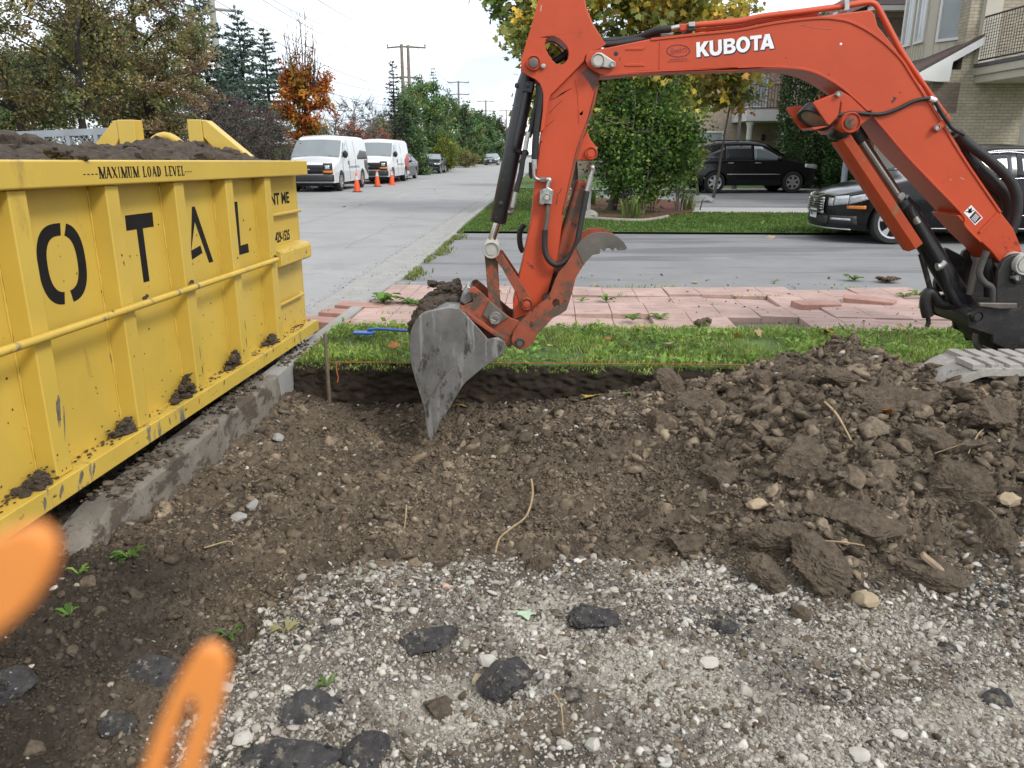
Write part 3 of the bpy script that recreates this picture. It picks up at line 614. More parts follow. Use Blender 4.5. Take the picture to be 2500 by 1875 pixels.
# raised edge strips (the welded-on flange lines) on the near face
def strip3(pts, Y, wd, name, mat, par, th=.006):
    c = spl([(q.x, q.z, 0) for q in (onY(x, y, Y) for x, y in pts)], 5); m = MB(); L_, R_ = [], []
    for i, p in enumerate(c):
        d = (c[min(i+1, len(c)-1)]-c[max(i-1, 0)]).normalized(); nn = Vector((-d.y, d.x, 0))*wd/2
        L_.append((p.x+nn.x, p.y+nn.y)); R_.append((p.x-nn.x, p.y-nn.y))
    m.prism(L_+R_[::-1], Y-th, Y+.002, lambda a, b_, h: (a, h, b_)); return m.build(name, mat, par, bev=.002)
strip3(Z3((1545, 305), (1900, 265))+Z4((0, 232), (300, 175), (600, 140), (760, 145), (900, 180), (1080, 285), (1250, 440), (1350, 590), (1450, 745), (1560, 920), (1750, 1230), (2030, 1640)), bn, .012, 'boom_weld', mOr, boom)
strip3(Z3((1180, 580), (1400, 563), (1700, 548), (2200, 537))+Z4((0, 530), (200, 523), (400, 522), (560, 545), (700, 606), (830, 692), (980, 826), (1060, 908), (1300, 1192), (1500, 1403), (1740, 1655))+Z8((1760, 160), (1880, 285)), bn, .012, 'boom_weld', mOr, boom)
strip3(Z8((1865, 215), (2010, 65)), bn, .016, 'boom_weld', mOr, boom, .008)
strip3(Z3((1618, 320), (1612, 530)), bn, .008, 'boom_weld', mOr, boom, .003)
for q in (Z3((1345, 385), (1365, 365), (1505, 362), (1480, 385)), Z3((1340, 500), (1365, 490), (1480, 488), (1500, 510), (1350, 512))): plate('boom_emboss', q, bn-.004, bn+.001, mOr, boom, bev=.002)
boss('boom_dot', Z3((1277, 412))[0], .011, bn-.002, bn+.001, mDk, boom); boss('boom_dot', Z4((800, 340))[0], .006, bn-.0015, bn+.001, mWht, boom)
# underside rust shows by its own colour: dark wear strip along the lower leg
boss('boom_pin', Z3((1138, 466))[0], .033, bn-.035, bf+.03, mPinw, inner=.024)
plate('pin_keeper', Z3((1100, 425), (1130, 403), (1165, 405), (1250, 462), (1275, 480), (1275, 515), (1245, 530), (1140, 512), (1105, 490), (1088, 460)), bn-.024, bn-.012, mPinw, bev=.005)
boss('bolt', Z3((1250, 497))[0], .014, bn-.036, bn-.01, mZinc, inner=.009)
# letters, decals
def onboom(name, txt, quad, mat, Y, par, offset=0., space=1., shear=0., th=.0005):
    """text laid into a parallelogram (bl, br, tl) measured on the boom's near face"""
    (ax, az), (bx, bz), (cx, cz) = PL(quad, Y); v, f, ar = text_mesh(txt, 1, offset, space, shear); m = MB()
    m.add([(ax+(bx-ax)*a+(cx-ax)*b_, Y-th, az+(bz-az)*a+(cz-az)*b_) for a, b_ in v], f); return m.build(name, mat, par, smooth=None, fix=False)
kz = lambda *p: zm(1600, 80, .18083, p)
def caps(mat, Y, g, name):
    GL = {'K': [[(0, 0), (0, 1), (.3, 1), (.3, .62), (.62, 1), (1, 1), (.6, .54), (1.02, 0), (.66, 0), (.38, .38), (.3, .28), (.3, 0)]],
          'U': [[(0, 1), (0, .32), (.08, .12), (.25, .0), (.5, -.03), (.75, .0), (.92, .12), (1, .32), (1, 1), (.7, 1), (.7, .35), (.64, .24), (.5, .2), (.36, .24), (.3, .35), (.3, 1)]],
          'B': [[(0, 0), (0, 1), (.62, 1), (.84, .95), (.95, .84), (.95, .68), (.86, .57), (.74, .53), (.92, .46), (1, .33), (1, .2), (.88, .06), (.66, 0)], [(.3, .8), (.3, .62), (.54, .62), (.63, .66), (.63, .76), (.54, .8)], [(.3, .2), (.3, .42), (.58, .42), (.68, .37), (.68, .26), (.58, .2)]],
          'O': [[(.5+.52*math.cos(t), .5+.53*math.sin(t)) for t in np.linspace(0, 2*math.pi, 29)[:-1]], [(.5+.22*math.cos(t), .5+.31*math.sin(t)) for t in np.linspace(0, 2*math.pi, 25)[:-1]]],
          'T': [[(0, 1), (1, 1), (1, .77), (.66, .77), (.66, 0), (.34, 0), (.34, .77), (0, .77)]],
          'A': [[(0, 0), (.34, 1), (.68, 1), (1.02, 0), (.7, 0), (.645, .18), (.365, .18), (.31, 0)], [(.43, .4), (.58, .4), (.507, .68)]]}
    X = [0, .172, .355, .52, .70, .83]; Wd = [.165, .16, .155, .175, .15, .18]
    # the word leans along a slightly rising line; each letter box from the photograph
    (ax, az), (bx, bz), (cx, cz) = PL(kz((556, 332), (1592, 212), (550, 130)), Y)
    for ch, x0, w_ in zip('KUBOTA', X, Wd):
        m = MB(); lp = []
        for k, o in enumerate(GL[ch]):
            c = (sum(p[0] for p in o)/len(o), sum(p[1] for p in o)/len(o)); q = []
            for i, p in enumerate(o):
                if g:
                    a_, b_ = Vector((*o[i-1],)), Vector((*o[(i+1) % len(o)],)); d = (b_-a_).normalized(); nn = Vector((d.y, -d.x)); ar_ = sum(o[j][0]*o[(j+1) % len(o)][1]-o[(j+1) % len(o)][0]*o[j][1] for j in range(len(o)))
                    s_ = 1 if ar_ > 0 else -1
                    if k: s_ = -s_
                    p = (p[0]+nn.x*s_*g*1.2, p[1]+nn.y*s_*g)
                q.append(p)
            lp.append([(ax+(bx-ax)*(x0+w_*p[0])+(cx-ax)*p[1], az+(bz-az)*(x0+w_*p[0])+(cz-az)*p[1]) for p in q])
        dz = -.0035 if g else 0; dx = .003 if g else 0
        m.prism([(a+dx, b_+dz) for a, b_ in lp[0]], Y-(.0006 if g else .0014), Y+.0001, lambda a, b_, h: (a, h, b_), [[(a+dx, b_+dz) for a, b_ in h] for h in lp[1:]]); m.build(name, mat, boom, smooth=None)
caps(mDk, bn, .055, 'letter_outline'); caps(mWht, bn, 0, 'letter')
el = lambda cx, cy, rx, ry, n=32: [(cx+rx*math.cos(t), cy+ry*math.sin(t)) for t in np.linspace(0, 2*math.pi, n+1)[:-1]]
plate('dealer_decal', kz(*el(308, 245, 162, 88)), bn-.0008, bn+.0001, mRedD, boom, bev=0, holes=[kz(*el(308, 245, 146, 74))])
onboom('dealer_lettering', 'Stewart\'s', kz((190, 300), (428, 262), (200, 205)), mRedD, bn, boom, .0, shear=.35); onboom('dealer_lettering', '519-843-9618', kz((195, 380), (425, 365), (195, 355)), mRedD, bn, boom, .02); onboom('dealer_lettering', 'stewartsequip.com', kz((160, 408), (458, 392), (160, 386)), mRedD, bn, boom, .02)
wl = Z8((1805, 2), (1895, 100), (1835, 158), (1747, 58))
plate('warning_decal', wl, bn-.001, bn+.0001, mWht, boom, bev=0); plate('warning_panel', Z8((1838, 45), (1886, 98), (1834, 147), (1790, 98)), bn-.0016, bn-.0009, mDk, boom, bev=0)
for q in (Z8((1775, 52), (1800, 25), (1812, 38), (1787, 66)), Z8((1760, 50), (1800, 50), (1800, 56), (1760, 57)), Z8((1785, 25), (1810, 60), (1804, 64), (1780, 30)), Z8((1805, 20), (1800, 60), (1807, 60), (1811, 22)), Z8((1790, 68), (1830, 42), (1828, 36), (1788, 62))): plate('warning_symbol', q, bn-.0016, bn-.0009, mDk, boom, bev=0)
plate('warning_stripe', Z8((1840, 50), (1880, 93), (1872, 100), (1834, 57)), bn-.0022, bn-.0015, mOr, boom, bev=0)
for t in (.25, .45, .65, .85): plate('warning_text', Z8((1800+35*t*.1+60*t*.0+ (1-t)*0, 100-0*t), (1800+1, 101), (1838+1, 60), (1838, 59)) if t < 0 else Z8((1796+44*t*.9, 98+44*t*.9), (1799+44*t*.9, 101+44*t*.9), (1836+44*t*.75, 63+44*t*.75), (1833+44*t*.75, 60+44*t*.75)), bn-.0022, bn-.0015, mWht, boom, bev=0)
# hydraulic pipes along the boom's back, with clamps, and sleeve hoses towards the stick
hose('boom_pipe', Z3((1880, 195), (2212, 168))+Z4((200, 128), (500, 92), (820, 50), (985, 22), (1050, 28), (1090, 75), (1150, 190), (1260, 395), (1400, 600), (1500, 745), (1600, 880)), bn+.03, .0125, mOr, n=12)
hose('boom_pipe', Z3((1890, 235), (2212, 205))+Z4((200, 165), (500, 125), (620, 115)), bn+.05, .0095, mOr, n=10)
hose('boom_pipe', Z3((1890, 190), (2212, 160))+Z4((200, 122), (500, 85), (820, 42), (985, 16), (1055, 24), (1098, 75), (1160, 190), (1270, 395), (1400, 600)), bn+.12, .0125, mOr, n=12)
plate('pipe_clamp', Z4((825, -8), (865, -8), (868, 72), (855, 82), (832, 82), (815, 90), (832, 60)), bn+.005, bn+.15, mZinc, bev=.003)
plate('pipe_clamp', Z3((1838, 170), (1888, 165), (1888, 205), (1838, 205)), bn+.0, bn+.16, mZinc, bev=.003); plate('clamp_pad', Z3((1832, 206), (1888, 206), (1885, 232), (1832, 238)), bn+.005, bn+.15, mHose, bev=.002)
plate('pipe_fitting', Z3((1765, 185), (1835, 180), (1835, 235), (1770, 240)), bn+.015, bn+.05, mOr, bev=.006); hose('pipe_fitting', Z3((1700, 222), (1730, 215), (1765, 208)), bn+.03, .013, mZinc); hose('pipe_fitting', Z3((1620, 275), (1690, 268), (1720, 262)), bn+.06, .008, mZinc)
hose('sleeve_hose', Z3((1700, 222), (1600, 232), (1520, 262), (1430, 300), (1320, 312), (1200, 318), (1100, 330), (960, 360), (860, 440), (790, 480)), [bn+.03, bn+.04, bn+.06, bn+.1, bn+.12, bn+.12, bn+.13, bn+.14, bn+.14, bn+.14], .018)
hose('sleeve_hose', Z3((1690, 240), (1600, 265), (1500, 290), (1400, 318), (1250, 330), (1120, 345), (980, 390), (880, 470)), bn+.17, .018)
hose('sleeve_hose', Z3((1630, 272), (1500, 300), (1300, 335), (1150, 345)), bn+.07, .014)
# --- stick: box section with outer cheek plates at its head
sn, sf = 4.12, 4.29
st = Z3((690, -60), (1030, -60), (1050, 60), (1100, 180), (1160, 280), (1150, 600), (1110, 740), (1060, 930), (990, 1140), (960, 1250), (870, 1659))+FV((1204, 560), (1180, 645), (1166, 672), (1110, 690), (1108, 655), (1130, 560), (1147, 480))+Z3((665, 1280), (705, 1000), (730, 760), (735, 690), (700, 600), (600, 400), (660, 100))

ck = Z3((688, -60), (1022, -60), (1030, 0), (1040, 60), (1075, 150), (1120, 230), (1200, 340), (1150, 375), (1075, 405), (1040, 430), (1030, 470), (770, 735), (752, 800), (720, 1000), (692, 1020), (712, 850), (716, 740), (708, 690), (690, 645), (655, 612), (600, 585), (560, 560), (545, 520), (548, 450), (592, 300), (640, 150))
hole = Z3((728, 345), (735, 305), (765, 280), (800, 278), (835, 295), (880, 335), (905, 370), (914, 410), (905, 455), (880, 488), (845, 502), (815, 492), (785, 465), (758, 425), (738, 385))
stick = plate('stick', st, sn, sf, mOr, bev=.006, holes=[hole])
for y0, y1 in ((sn-.03, sn-.006), (sf+.006, sf+.03)): plate('stick_cheek', ck, y0, y1, mOr, Yt=sn-.03, bev=.004, holes=[hole])
# the plate line where cheek meets box, grease below the boom pin
strip3(Z3((1030, 472), (770, 730), (745, 850), (700, 1090)), sn, .012, 'stick_weld', mOr, stick, .01)
strip3(Z3((1135, 660), (1080, 880), (1000, 1100), (960, 1250), (870, 1650)), sn, .012, 'stick_weld', mOrW, stick, .006)
strip3(Z3((965, 610), (985, 760), (990, 950)), sn, .006, 'stick_weld', mOr, stick, .003)
plate('grease_smear', Z3((1060, 520), (1140, 590), (1135, 640), (1100, 700), (1070, 640), (1040, 600), (1010, 560)), sn-.0012, sn+.0002, M('pin_grease', (.09, .028, .02), .35, var=.5, vs=30), stick, bev=0)
# pin lug on the back of the stick (thumb cylinder head)
lug = Z3((1060, 1000), (1065, 1050), (1090, 1090), (1125, 1130), (1133, 1170), (1125, 1220), (1090, 1240), (1040, 1240), (1000, 1235), (960, 1250), (1000, 1100))
for y0, y1 in ((sn+.005, sn+.03), (sf-.03, sf-.005)): plate('pin_lug', lug, y0, y1, mOr, Yt=sn, bev=.004)
boss('lug_pin', Z3((1085, 1182))[0], .033, sn-.012, sf+.01, mOr, inner=.019); boss('lug_pin', Z3((1085, 1182))[0], .018, sn-.008, sf+.0, mCyl)
boss('cylinder_pin', Z3((640, 488))[0], .036, sn-.05, sf+.05, mOr, inner=.024, Yt=sn-.03); boss('cylinder_pin', Z3((640, 488))[0], .023, sn-.054, sf+.05, mSteelD, Yt=sn-.03); boss('bolt', Z3((715, 512))[0], .011, sn-.045, sn-.03, mZinc, Yt=sn-.03)
# --- bucket cylinder
bcy = (sn+sf)/2
a_, b_ = P3(Z3((600, 560))[0], bcy), P3(Z9((806, 240))[0], bcy); ax_ = (b_-a_).normalized()
m = MB(); m.tube([a_, a_+ax_*.05, b_-ax_*.012, b_], [.036, .045, .045, .040], 24); bc = m.build('bucket_cylinder', mCyl, ex, smooth=40)
m = MB(); pa = P3(Z3((585, 715))[0], bcy-.052); pb = P3(Z3((505, 1110))[0], bcy-.052); m.tube(spl([pa, pa.lerp(pb, .5), pb, pb+Vector((.0, .01, -.03)), pb+Vector((.035, .02, -.045)), pb+Vector((.06, .04, -.046))], 5), .012, 10); m.build('port_pipe', mCyl, bc, smooth=60)
plate('port_block', Z3((565, 615), (645, 630), (625, 718), (553, 705)), bcy-.062, bcy-.03, mCyl, bc, bev=.004); boss('port_plug', Z3((598, 655))[0], .013, bcy-.066, bcy-.04, mCyl, bc)
boss('port_plug', Z3((388, 1568))[0], .012, bcy-.058, bcy-.03, mCyl, bc, Yt=bcy-.04)
m = MB(); m.tube([b_-ax_*.02, P3(Z9((768, 345))[0], bcy)], .021, 20); m.build('rod', mChrome, bc, smooth=60)
boss('port_plug', Z3((512, 662))[0], .012, bcy-.03, bcy+.01, mCyl, bc, Yt=bcy)
# rod eye + links
eye = Z9((765, 410))[0]; piv = Z9((985, 747))[0]; bp2 = Z9((790, 835))[0]
boss('rod_eye', eye, .046, bcy-.045, bcy+.045, mSteelD, bc, Yt=bcy-.08)
for y0 in (bcy-.09, bcy+.072):
    plate('idler_link', Z9((762, 450), (830, 430), (870, 490), (930, 580), (1000, 690), (1022, 730), (1020, 770), (995, 790), (960, 785), (942, 755), (925, 690), (880, 610), (830, 520), (790, 470)), y0, y0+.018, mOrW, Yt=bcy-.09, bev=.004)
for y0 in (bcy-.068, bcy+.05):
    plate('bucket_link', Z9((722, 440), (760, 470), (803, 470), (806, 560), (812, 680), (822, 770), (850, 840), (800, 860), (760, 800), (742, 690), (733, 560)), y0, y0+.018, mOrW, Yt=bcy-.068, bev=.004)
boss('eye_pin', eye, .045, bcy-.125, bcy+.11, mPinw, inner=.026, Yt=bcy-.12); boss('eye_pin', eye, .014, bcy-.124, bcy-.1, mZinc, Yt=bcy-.12)
boss('idler_pin', piv, .034, bcy-.125, bcy+.11, mOrW, inner=.02, Yt=bcy-.12); boss('idler_pin', piv, .016, bcy-.126, bcy-.1, mOr, Yt=bcy-.12)
# stick foot, grease dark
plate('stick_foot', FV((1112, 640), (1178, 640), (1160, 690), (1140, 720), (1118, 735), (1104, 715)), sn+.01, sf-.01, mSteelD, Yt=sn, bev=.006)
# --- bucket
kn, kf = 3.96, 4.44
prof = Z9((565, 775), (500, 768), (440, 780), (380, 790), (330, 810), (285, 862), (262, 920), (252, 1000), (256, 1060), (266, 1130), (285, 1200), (303, 1260), (325, 1330), (345, 1400), (355, 1480), (362, 1540))
shell = [(q.x, q.z) for q in spl([(p[0], 0, p[1]) for p in PL(prof, kn)], 3)]
m = MB(); inn = []
for i, p in enumerate(shell):
    a, c = Vector(shell[max(i-1, 0)]), Vector(shell[min(i+1, len(shell)-1)]); d = (c-a).normalized(); inn.append((p[0]-d.y*.014, p[1]+d.x*.014))
m.prism(shell+inn[::-1], kn+.002, kf-.002, lambda a, c, h: (a, h, c)); bucket = m.build('bucket', mSteel, ex, bev=.002)
side = prof+Z9((385, 1600), (410, 1575), (440, 1480), (500, 1400), (600, 1235), (760, 1110), (835, 1065), (850, 1020), (840, 980), (800, 957), (742, 965), (700, 915), (640, 850), (600, 805))
for y0, y1 in ((kn, kn+.016), (kf-.016, kf)): plate('bucket_side', side, y0, y1, mSteel, bucket, Yt=kn, bev=.003)
cut = Z9((742, 972), (775, 958), (805, 957), (838, 975), (853, 1015), (840, 1055), (800, 1085), (700, 1155), (605, 1235), (560, 1290), (520, 1370), (475, 1440), (445, 1475), (425, 1540), (408, 1580), (388, 1602), (368, 1570), (357, 1500), (340, 1365), (365, 1355), (400, 1310), (440, 1240), (485, 1180), (540, 1130), (600, 1090), (680, 1030))
for y0, y1 in ((kn-.016, kn+.001), (kf-.001, kf+.016)): plate('side_cutter', cut, y0, y1, mSteel, bucket, Yt=kn-.016, bev=.004)
# cutting edge with three teeth between the side plates
tip = P3(Z9((372, 1530))[0], kn); tp2 = P3(Z9((352, 1370))[0], kn)
m = MB(); m.beam((tp2.x+.004, (kn+kf)/2, tp2.z), (tip.x, (kn+kf)/2, tip.z+.02), kf-kn-.034, .02, up=(1, 0, 0)); m.build('cutting_edge', mSteelD, bucket, bev=.003)
for q in np.linspace(kn+.03, kf-.03, 4):
    m = MB(); pt = P3(Z9((386, 1598))[0], kn); m.prism([(tip.x-.016, tip.z+.06), (tip.x+.03, tip.z+.06), (pt.x+.008, pt.z), (pt.x-.004, pt.z)], q-.03, q+.03, lambda a, c, h: (a, h, c)); m.build('tooth', mSteel, bucket, bev=.004)
# wear grooves on the bucket's back
for q in (kn+.06, kn+.15, kn+.24, kn+.33):
    m = MB(); g2 = shell[8:34]; o2 = []
    for i, p in enumerate(g2):
        a, c = Vector(g2[max(i-1, 0)]), Vector(g2[min(i+1, len(g2)-1)]); d = (c-a).normalized(); o2.append((p[0]+d.y*.007, p[1]-d.x*.007))
    m.prism(g2+o2[::-1], q, q+.035, lambda a, c, h: (a, h, c)); m.build('wear_strip', mSteelD, bucket, bev=.002)
# ears and coupler
ear = Z9((555, 770), (610, 750), (650, 735), (645, 700), (622, 665), (635, 648), (660, 640), (720, 690), (760, 730), (830, 790), (880, 832), (930, 850), (960, 870), (945, 930), (900, 1000), (870, 1025), (845, 980), (800, 957), (742, 963), (690, 905), (600, 805))
e0, e1 = bcy-.14, bcy+.14
for y0 in (e0, e1-.022): plate('bucket_ear', ear, y0, y0+.022, mOrW, bucket, Yt=e0, bev=.004)
plate('bucket_ear_plate', Z9((752, 725), (872, 830), (785, 885), (710, 815)), e0-.012, e0+.002, mSteelD, bucket, bev=.003)
boss('bucket_pin', bp2, .034, e0-.03, e1+.03, mZinc, bucket, Yt=e0-.03, inner=.02); boss('bucket_pin', bp2, .016, e0-.034, e0, mSteelD, bucket, Yt=e0-.03); plate('pin_keeper', Z9((765, 840), (795, 850), (780, 872), (765, 870), (757, 855)), e0-.035, e0-.014, mZinc, bucket, bev=.002)
boss('bucket_pin', Z9((925, 985))[0], .03, e0-.02, e1+.02, mSteelD, bucket, Yt=e0-.03)
plate('coupler_hook', Z9((560, 740), (580, 690), (612, 672), (650, 705), (652, 735), (600, 765)), e0+.03, e1-.03, mSteel, bucket, Yt=e0, bev=.012); plate('coupler_hook', Z9((578, 690), (610, 645), (630, 650), (640, 690), (612, 700)), e0+.06, e1-.06, mZinc, bucket, Yt=e0, bev=.008)
m = MB(); q0 = P3(Z9((560, 778))[0], kn); q1 = P3(Z9((845, 985))[0], kn); m.beam((q0.x, bcy, q0.z-.01), (q1.x, bcy, q1.z+.0), e1-e0+.12, .02, up=(1, 0, .2)); m.build('bucket_top_plate', mOrW, bucket, bev=.003)
# --- thumb: two curved jaws with teeth
th_ = Z9((945, 1033), (905, 1010), (891, 965), (905, 915), (935, 870), (1000, 800), (1060, 752), (1110, 712), (1138, 665), (1160, 600), (1185, 550), (1230, 500), (1262, 450), (1290, 395), (1320, 352), (1360, 322), (1400, 306), (1450, 299), (1500, 304), (1550, 325), (1590, 360), (1612, 398), (1600, 409), (1570, 411), (1553, 412), (1538, 395), (1521, 415), (1500, 397), (1482, 398), (1468, 417), (1445, 401), (1440, 432), (1425, 425), (1395, 440), (1360, 475), (1320, 535), (1290, 585), (1270, 670), (1250, 735), (1232, 785), (1195, 810), (1150, 832), (1100, 885), (1055, 930), (1030, 980), (990, 1018))
hl = Z9(*el(1168, 740, 23, 28, 18)); 
thumb = None
for y0 in (bcy-.165, bcy+.075):
    q = plate('thumb', th_, y0, y0+.02, mOrW, thumb or ex, Yt=bcy-.165, bev=.004, holes=[hl]); thumb = thumb or q
tipm = Z9((1290, 395), (1320, 352), (1360, 322), (1400, 306), (1450, 299), (1500, 304), (1550, 325), (1590, 360), (1612, 398), (1600, 409), (1570, 411), (1553, 412), (1538, 395), (1521, 415), (1500, 397), (1482, 398), (1468, 417), (1445, 401), (1440, 432), (1395, 440), (1340, 500))
for y0 in (bcy-.168, bcy+.0965-.0015): plate('thumb_tip', tipm, y0, y0+.003, mSteelD, thumb, Yt=bcy-.165, bev=.001)
m = MB()
for p, w_ in ((Z9((1215, 640))[0], .05), (Z9((1330, 440))[0], .03)): c = P3(p, bcy); m.box(c, (w_, .19, .03))
m.build('thumb_web', mSteelD, thumb, bev=.003)
boss('thumb_pin', Z9((943, 985))[0], .026, bcy-.178, bcy+.13, mSteelD, thumb, Yt=bcy-.165, inner=.016)
# thumb cylinder: square orange tube under the stick
a_, b_ = P3(Z9((1345, -25))[0], bcy), P3(Z9((1168, 560))[0], bcy); m = MB(); m.beam(a_, b_, .085, .1, up=(0, 1, 0)); tc_ = m.build('thumb_cylinder', mOrW, ex, bev=.02)
b2 = P3(Z9((1112, 690))[0], bcy); m = MB(); m.tube([b_, b2], .024, 16); m.build('rod', mGrease, tc_, smooth=60); m = MB(); m.tube([(b2.x, bcy-.16, b2.z), (b2.x, bcy+.08, b2.z)], .03, 18); m.build('rod_eye', mGrease, tc_, smooth=40)
# --- hoses and fittings on the stick
hose('stick_hose', Za((640, 560), (620, 800), (570, 1000), (540, 1180))+Za((500, 1300)), sn+.02, .014); hose('hose_fitting', Za((505, 1230), (480, 1320), (455, 1470)), sn+.0, .012, mZinc)
hose('stick_hose', Za((660, 600), (670, 760), (630, 1050), (595, 1350), (585, 1600)), sn-.01, .018); hose('hose_fitting', Zb((690, 60), (690, 180)), sn-.01, .015, mZinc)
hose('stick_hose', Za((460, 1470), (430, 1580), (400, 1659))+Zb((530, 60), (505, 250), (470, 380), (440, 490)), sn+.01, .014); hose('hose_fitting', Zb((440, 490), (415, 600), (392, 700)), sn+.01, .013, mZinc); hose('hose_fitting', Zb((395, 680), (385, 760), (330, 765)), sn+.02, .013, mSteelD)
hose('stick_hose', Zb((640, 90), (640, 250), (665, 300)), sn+.01, .01)
hose('hose_fitting', Zb((685, 150), (682, 250), (705, 305), (760, 325), (830, 325)), sn-.022, .009, mZinc); hose('hose_fitting', Zb((770, 322), (838, 322)), sn-.022, .0145, mZinc, n=6); hose('hose_fitting', Zb((850, 320), (895, 325), (880, 380), (868, 430)), sn-.024, .012, mZinc)
plate('shutoff_valve', Zb((765, 470), (800, 455), (840, 440), (865, 420), (900, 440), (945, 470), (950, 500), (935, 560), (930, 665), (830, 650), (800, 675), (755, 650), (762, 540)), sn-.05, sn-.003, mZinc, bev=.005)
for p in ((795, 480), (925, 492)): boss('bolt', Zb(p)[0], .0085, sn-.058, sn-.04, mZinc, inner=.004)
boss('valve_knob', Zb((860, 560))[0], .02, sn-.068, sn-.04, mPinw, inner=.012)
hose('hose_fitting', Zb((875, 660), (870, 730), (858, 880), (835, 1020)), sn-.03, [.012]*19 if False else .012, mSteelD)
hose('thumb_hose', Zb((835, 1000), (828, 1130), (835, 1290), (880, 1400), (970, 1470), (1080, 1440), (1190, 1330), (1265, 1180), (1300, 1000), (1345, 750), (1400, 480)), [sn-.03, sn-.03, sn-.035, sn-.04, sn-.045, sn-.045, sn-.04, sn-.03, sn-.02, sn-.01, sn], .0155, n=12)
hose('hose_fitting', Zb((1400, 480), (1430, 370), (1450, 270)), sn, .015, mZinc); hose('hose_fitting', Zb((1445, 290), (1475, 200), (1470, 150), (1420, 150)), [sn, sn, sn, sn+.03], .011, mZinc)
hose('thumb_hose', Zb((560, 930), (500, 1010), (490, 1120), (505, 1230), (540, 1300)), sf+.03, .0155)
# --- boom cylinder with its bolted guard, lamp, bracket
brk = Z4((770, 700), (800, 705), (880, 745), (985, 850), (1050, 900), (1000, 930), (955, 960), (935, 1000), (890, 1025), (840, 1020), (800, 995), (783, 950), (790, 880), (800, 800))
for y0, y1 in ((bn-.0, bn+.025), (bf-.025, bf-.0)): plate('cylinder_bracket', brk, y0-.003, y1, mOr, Yt=bn, bev=.004)
boss('cylinder_pin', Z4((878, 945))[0], .05, bn-.045, bf+.03, mOr, inner=.032); boss('cylinder_pin', Z4((878, 945))[0], .03, bn-.05, bf+.03, mOrW)
a_ = P3(Z4((868, 960))[0], YC+.01); b_ = P3(Z4((1255, 1545))[0], YC+.01); c_ = P3(Z8((1760, 790))[0], YC+.01)
m = MB(); m.tube([a_, a_.lerp(b_, .22)], .04, 18); m.build('rod_end', mGrease, ex, smooth=40)
m = MB(); m.tube([a_.lerp(b_, .1), b_+(b_-a_).normalized()*.03], .03, 24); rodb = m.build('boom_rod', M('brushed_rod', (.38, .35, .32), .25, .9, var=.25, vs=4), ex, smooth=60)
ax_ = (c_-b_).normalized(); m = MB(); m.tube([b_, b_+ax_*.03, b_+ax_*.035, c_], [.048, .05, .055, .055], 26); cb = m.build('boom_cylinder', mCyl, ex, smooth=40)
boss('port_plug', Z4((1250, 1510))[0], .018, YC-.03, YC+.03, mPinw, cb, Yt=YC)
hose('cylinder_hose', Z4((1330, 1590))+Z8((1340, 60), (1370, 110)), YC-.06, .02, mCyl); hose('hose_fitting', Z8((1365, 95), (1400, 150)), YC-.065, .018, mZinc)
hose('cylinder_hose', Z8((1395, 140), (1470, 280), (1560, 440), (1610, 560), (1640, 660), (1700, 760), (1770, 800), (1870, 775)), YC-.068, .02); hose('hose_strap', Z8((1540, 480), (1570, 470), (1600, 440)), YC-.075, .022, mZinc)
# orange guard: a channel in front of the cylinder
g0, g1 = P3(Z4((790, 1060))[0], YC-.02), P3(Z8((1350, 318))[0], YC-.02); ax_ = (g1-g0).normalized(); nn = Vector((-ax_.z, 0, ax_.x)); nn = nn if nn.x < 0 else -nn
m = MB(); wv = .045
def gsec(p): return [p+nn*a+Vector((0, c, 0)) for a, c in ((-.032, -.062), (.014, -.062), (.042, -.035), (.042, .03), (.035, .03), (.035, -.03), (.01, -.054), (-.032, -.054))]
for p in (g0, g1): m.v += [tuple(q) for q in gsec(p)]
for j in range(8): q = (j+1) % 8; m.f.append((j, q, 8+q, 8+j))
m.f += [tuple(range(8)), tuple(range(8, 16))]; m.build('cylinder_guard', mOrG, ex, bev=.003)
m = MB(); m.lump(g0+Vector((-.02, -.02, .02)), .05, 2, .25, (1.2, 1, .7), 4); m.lump(g0+Vector((.05, -.03, .03)), .04, 2, .25, (1, 1, .8), 5); m.build('grease_lump', mGrease, ex, smooth=60)
# lamp
plate('lamp_bracket', Z4((580, 795), (600, 780), (768, 716), (800, 712), (805, 740), (782, 892), (712, 972), (690, 955)), bn-.03, bn-.018, mOr, bev=.006)
plate('lamp_bracket', Z4((462, 830), (480, 812), (590, 795), (690, 955), (600, 1000), (575, 985)), bn+.13, bn+.142, mOr, Yt=bn-.03, bev=.004); boss('bolt', Z4((785, 725))[0], .014, bn-.045, bn-.02, mZinc, inner=.008)
plate('lamp_bracket', Z4((575, 985), (690, 970), (715, 975), (600, 1003)), bn-.02, bn+.13, mOr, Yt=bn-.03, bev=.002)
lc = P3(Z4((600, 915))[0], bn+.04); ln = Vector((-.62, -.45, -.62)).normalized(); le = Vector((.62, 0, -.62)).normalized(); le = (P3(Z4((675, 965))[0], bn+.04)-P3(Z4((520, 880))[0], bn+.04)).normalized(); ln = (ln-le*ln.dot(le)).normalized(); lu = ln.cross(le)
def lampring(s1, s2, dpt, n=28): return [lc+ln*dpt+le*(s1*np.sign(math.cos(t))*abs(math.cos(t))**.75)+lu*(s2*np.sign(math.sin(t))*abs(math.sin(t))**.75) for t in np.linspace(0, 2*math.pi, n+1)[:-1]]
m = MB(); rings = [lampring(.045, .03, -.07), lampring(.075, .05, -.045), lampring(.092, .06, .0), lampring(.09, .058, .012), lampring(.076, .046, .012), lampring(.072, .042, .004)]
for r_ in rings: m.v += [tuple(p) for p in r_]
for i in range(5):
    for j in range(28): q = (j+1) % 28; m.f.append((i*28+j, i*28+q, (i+1)*28+q, (i+1)*28+j))
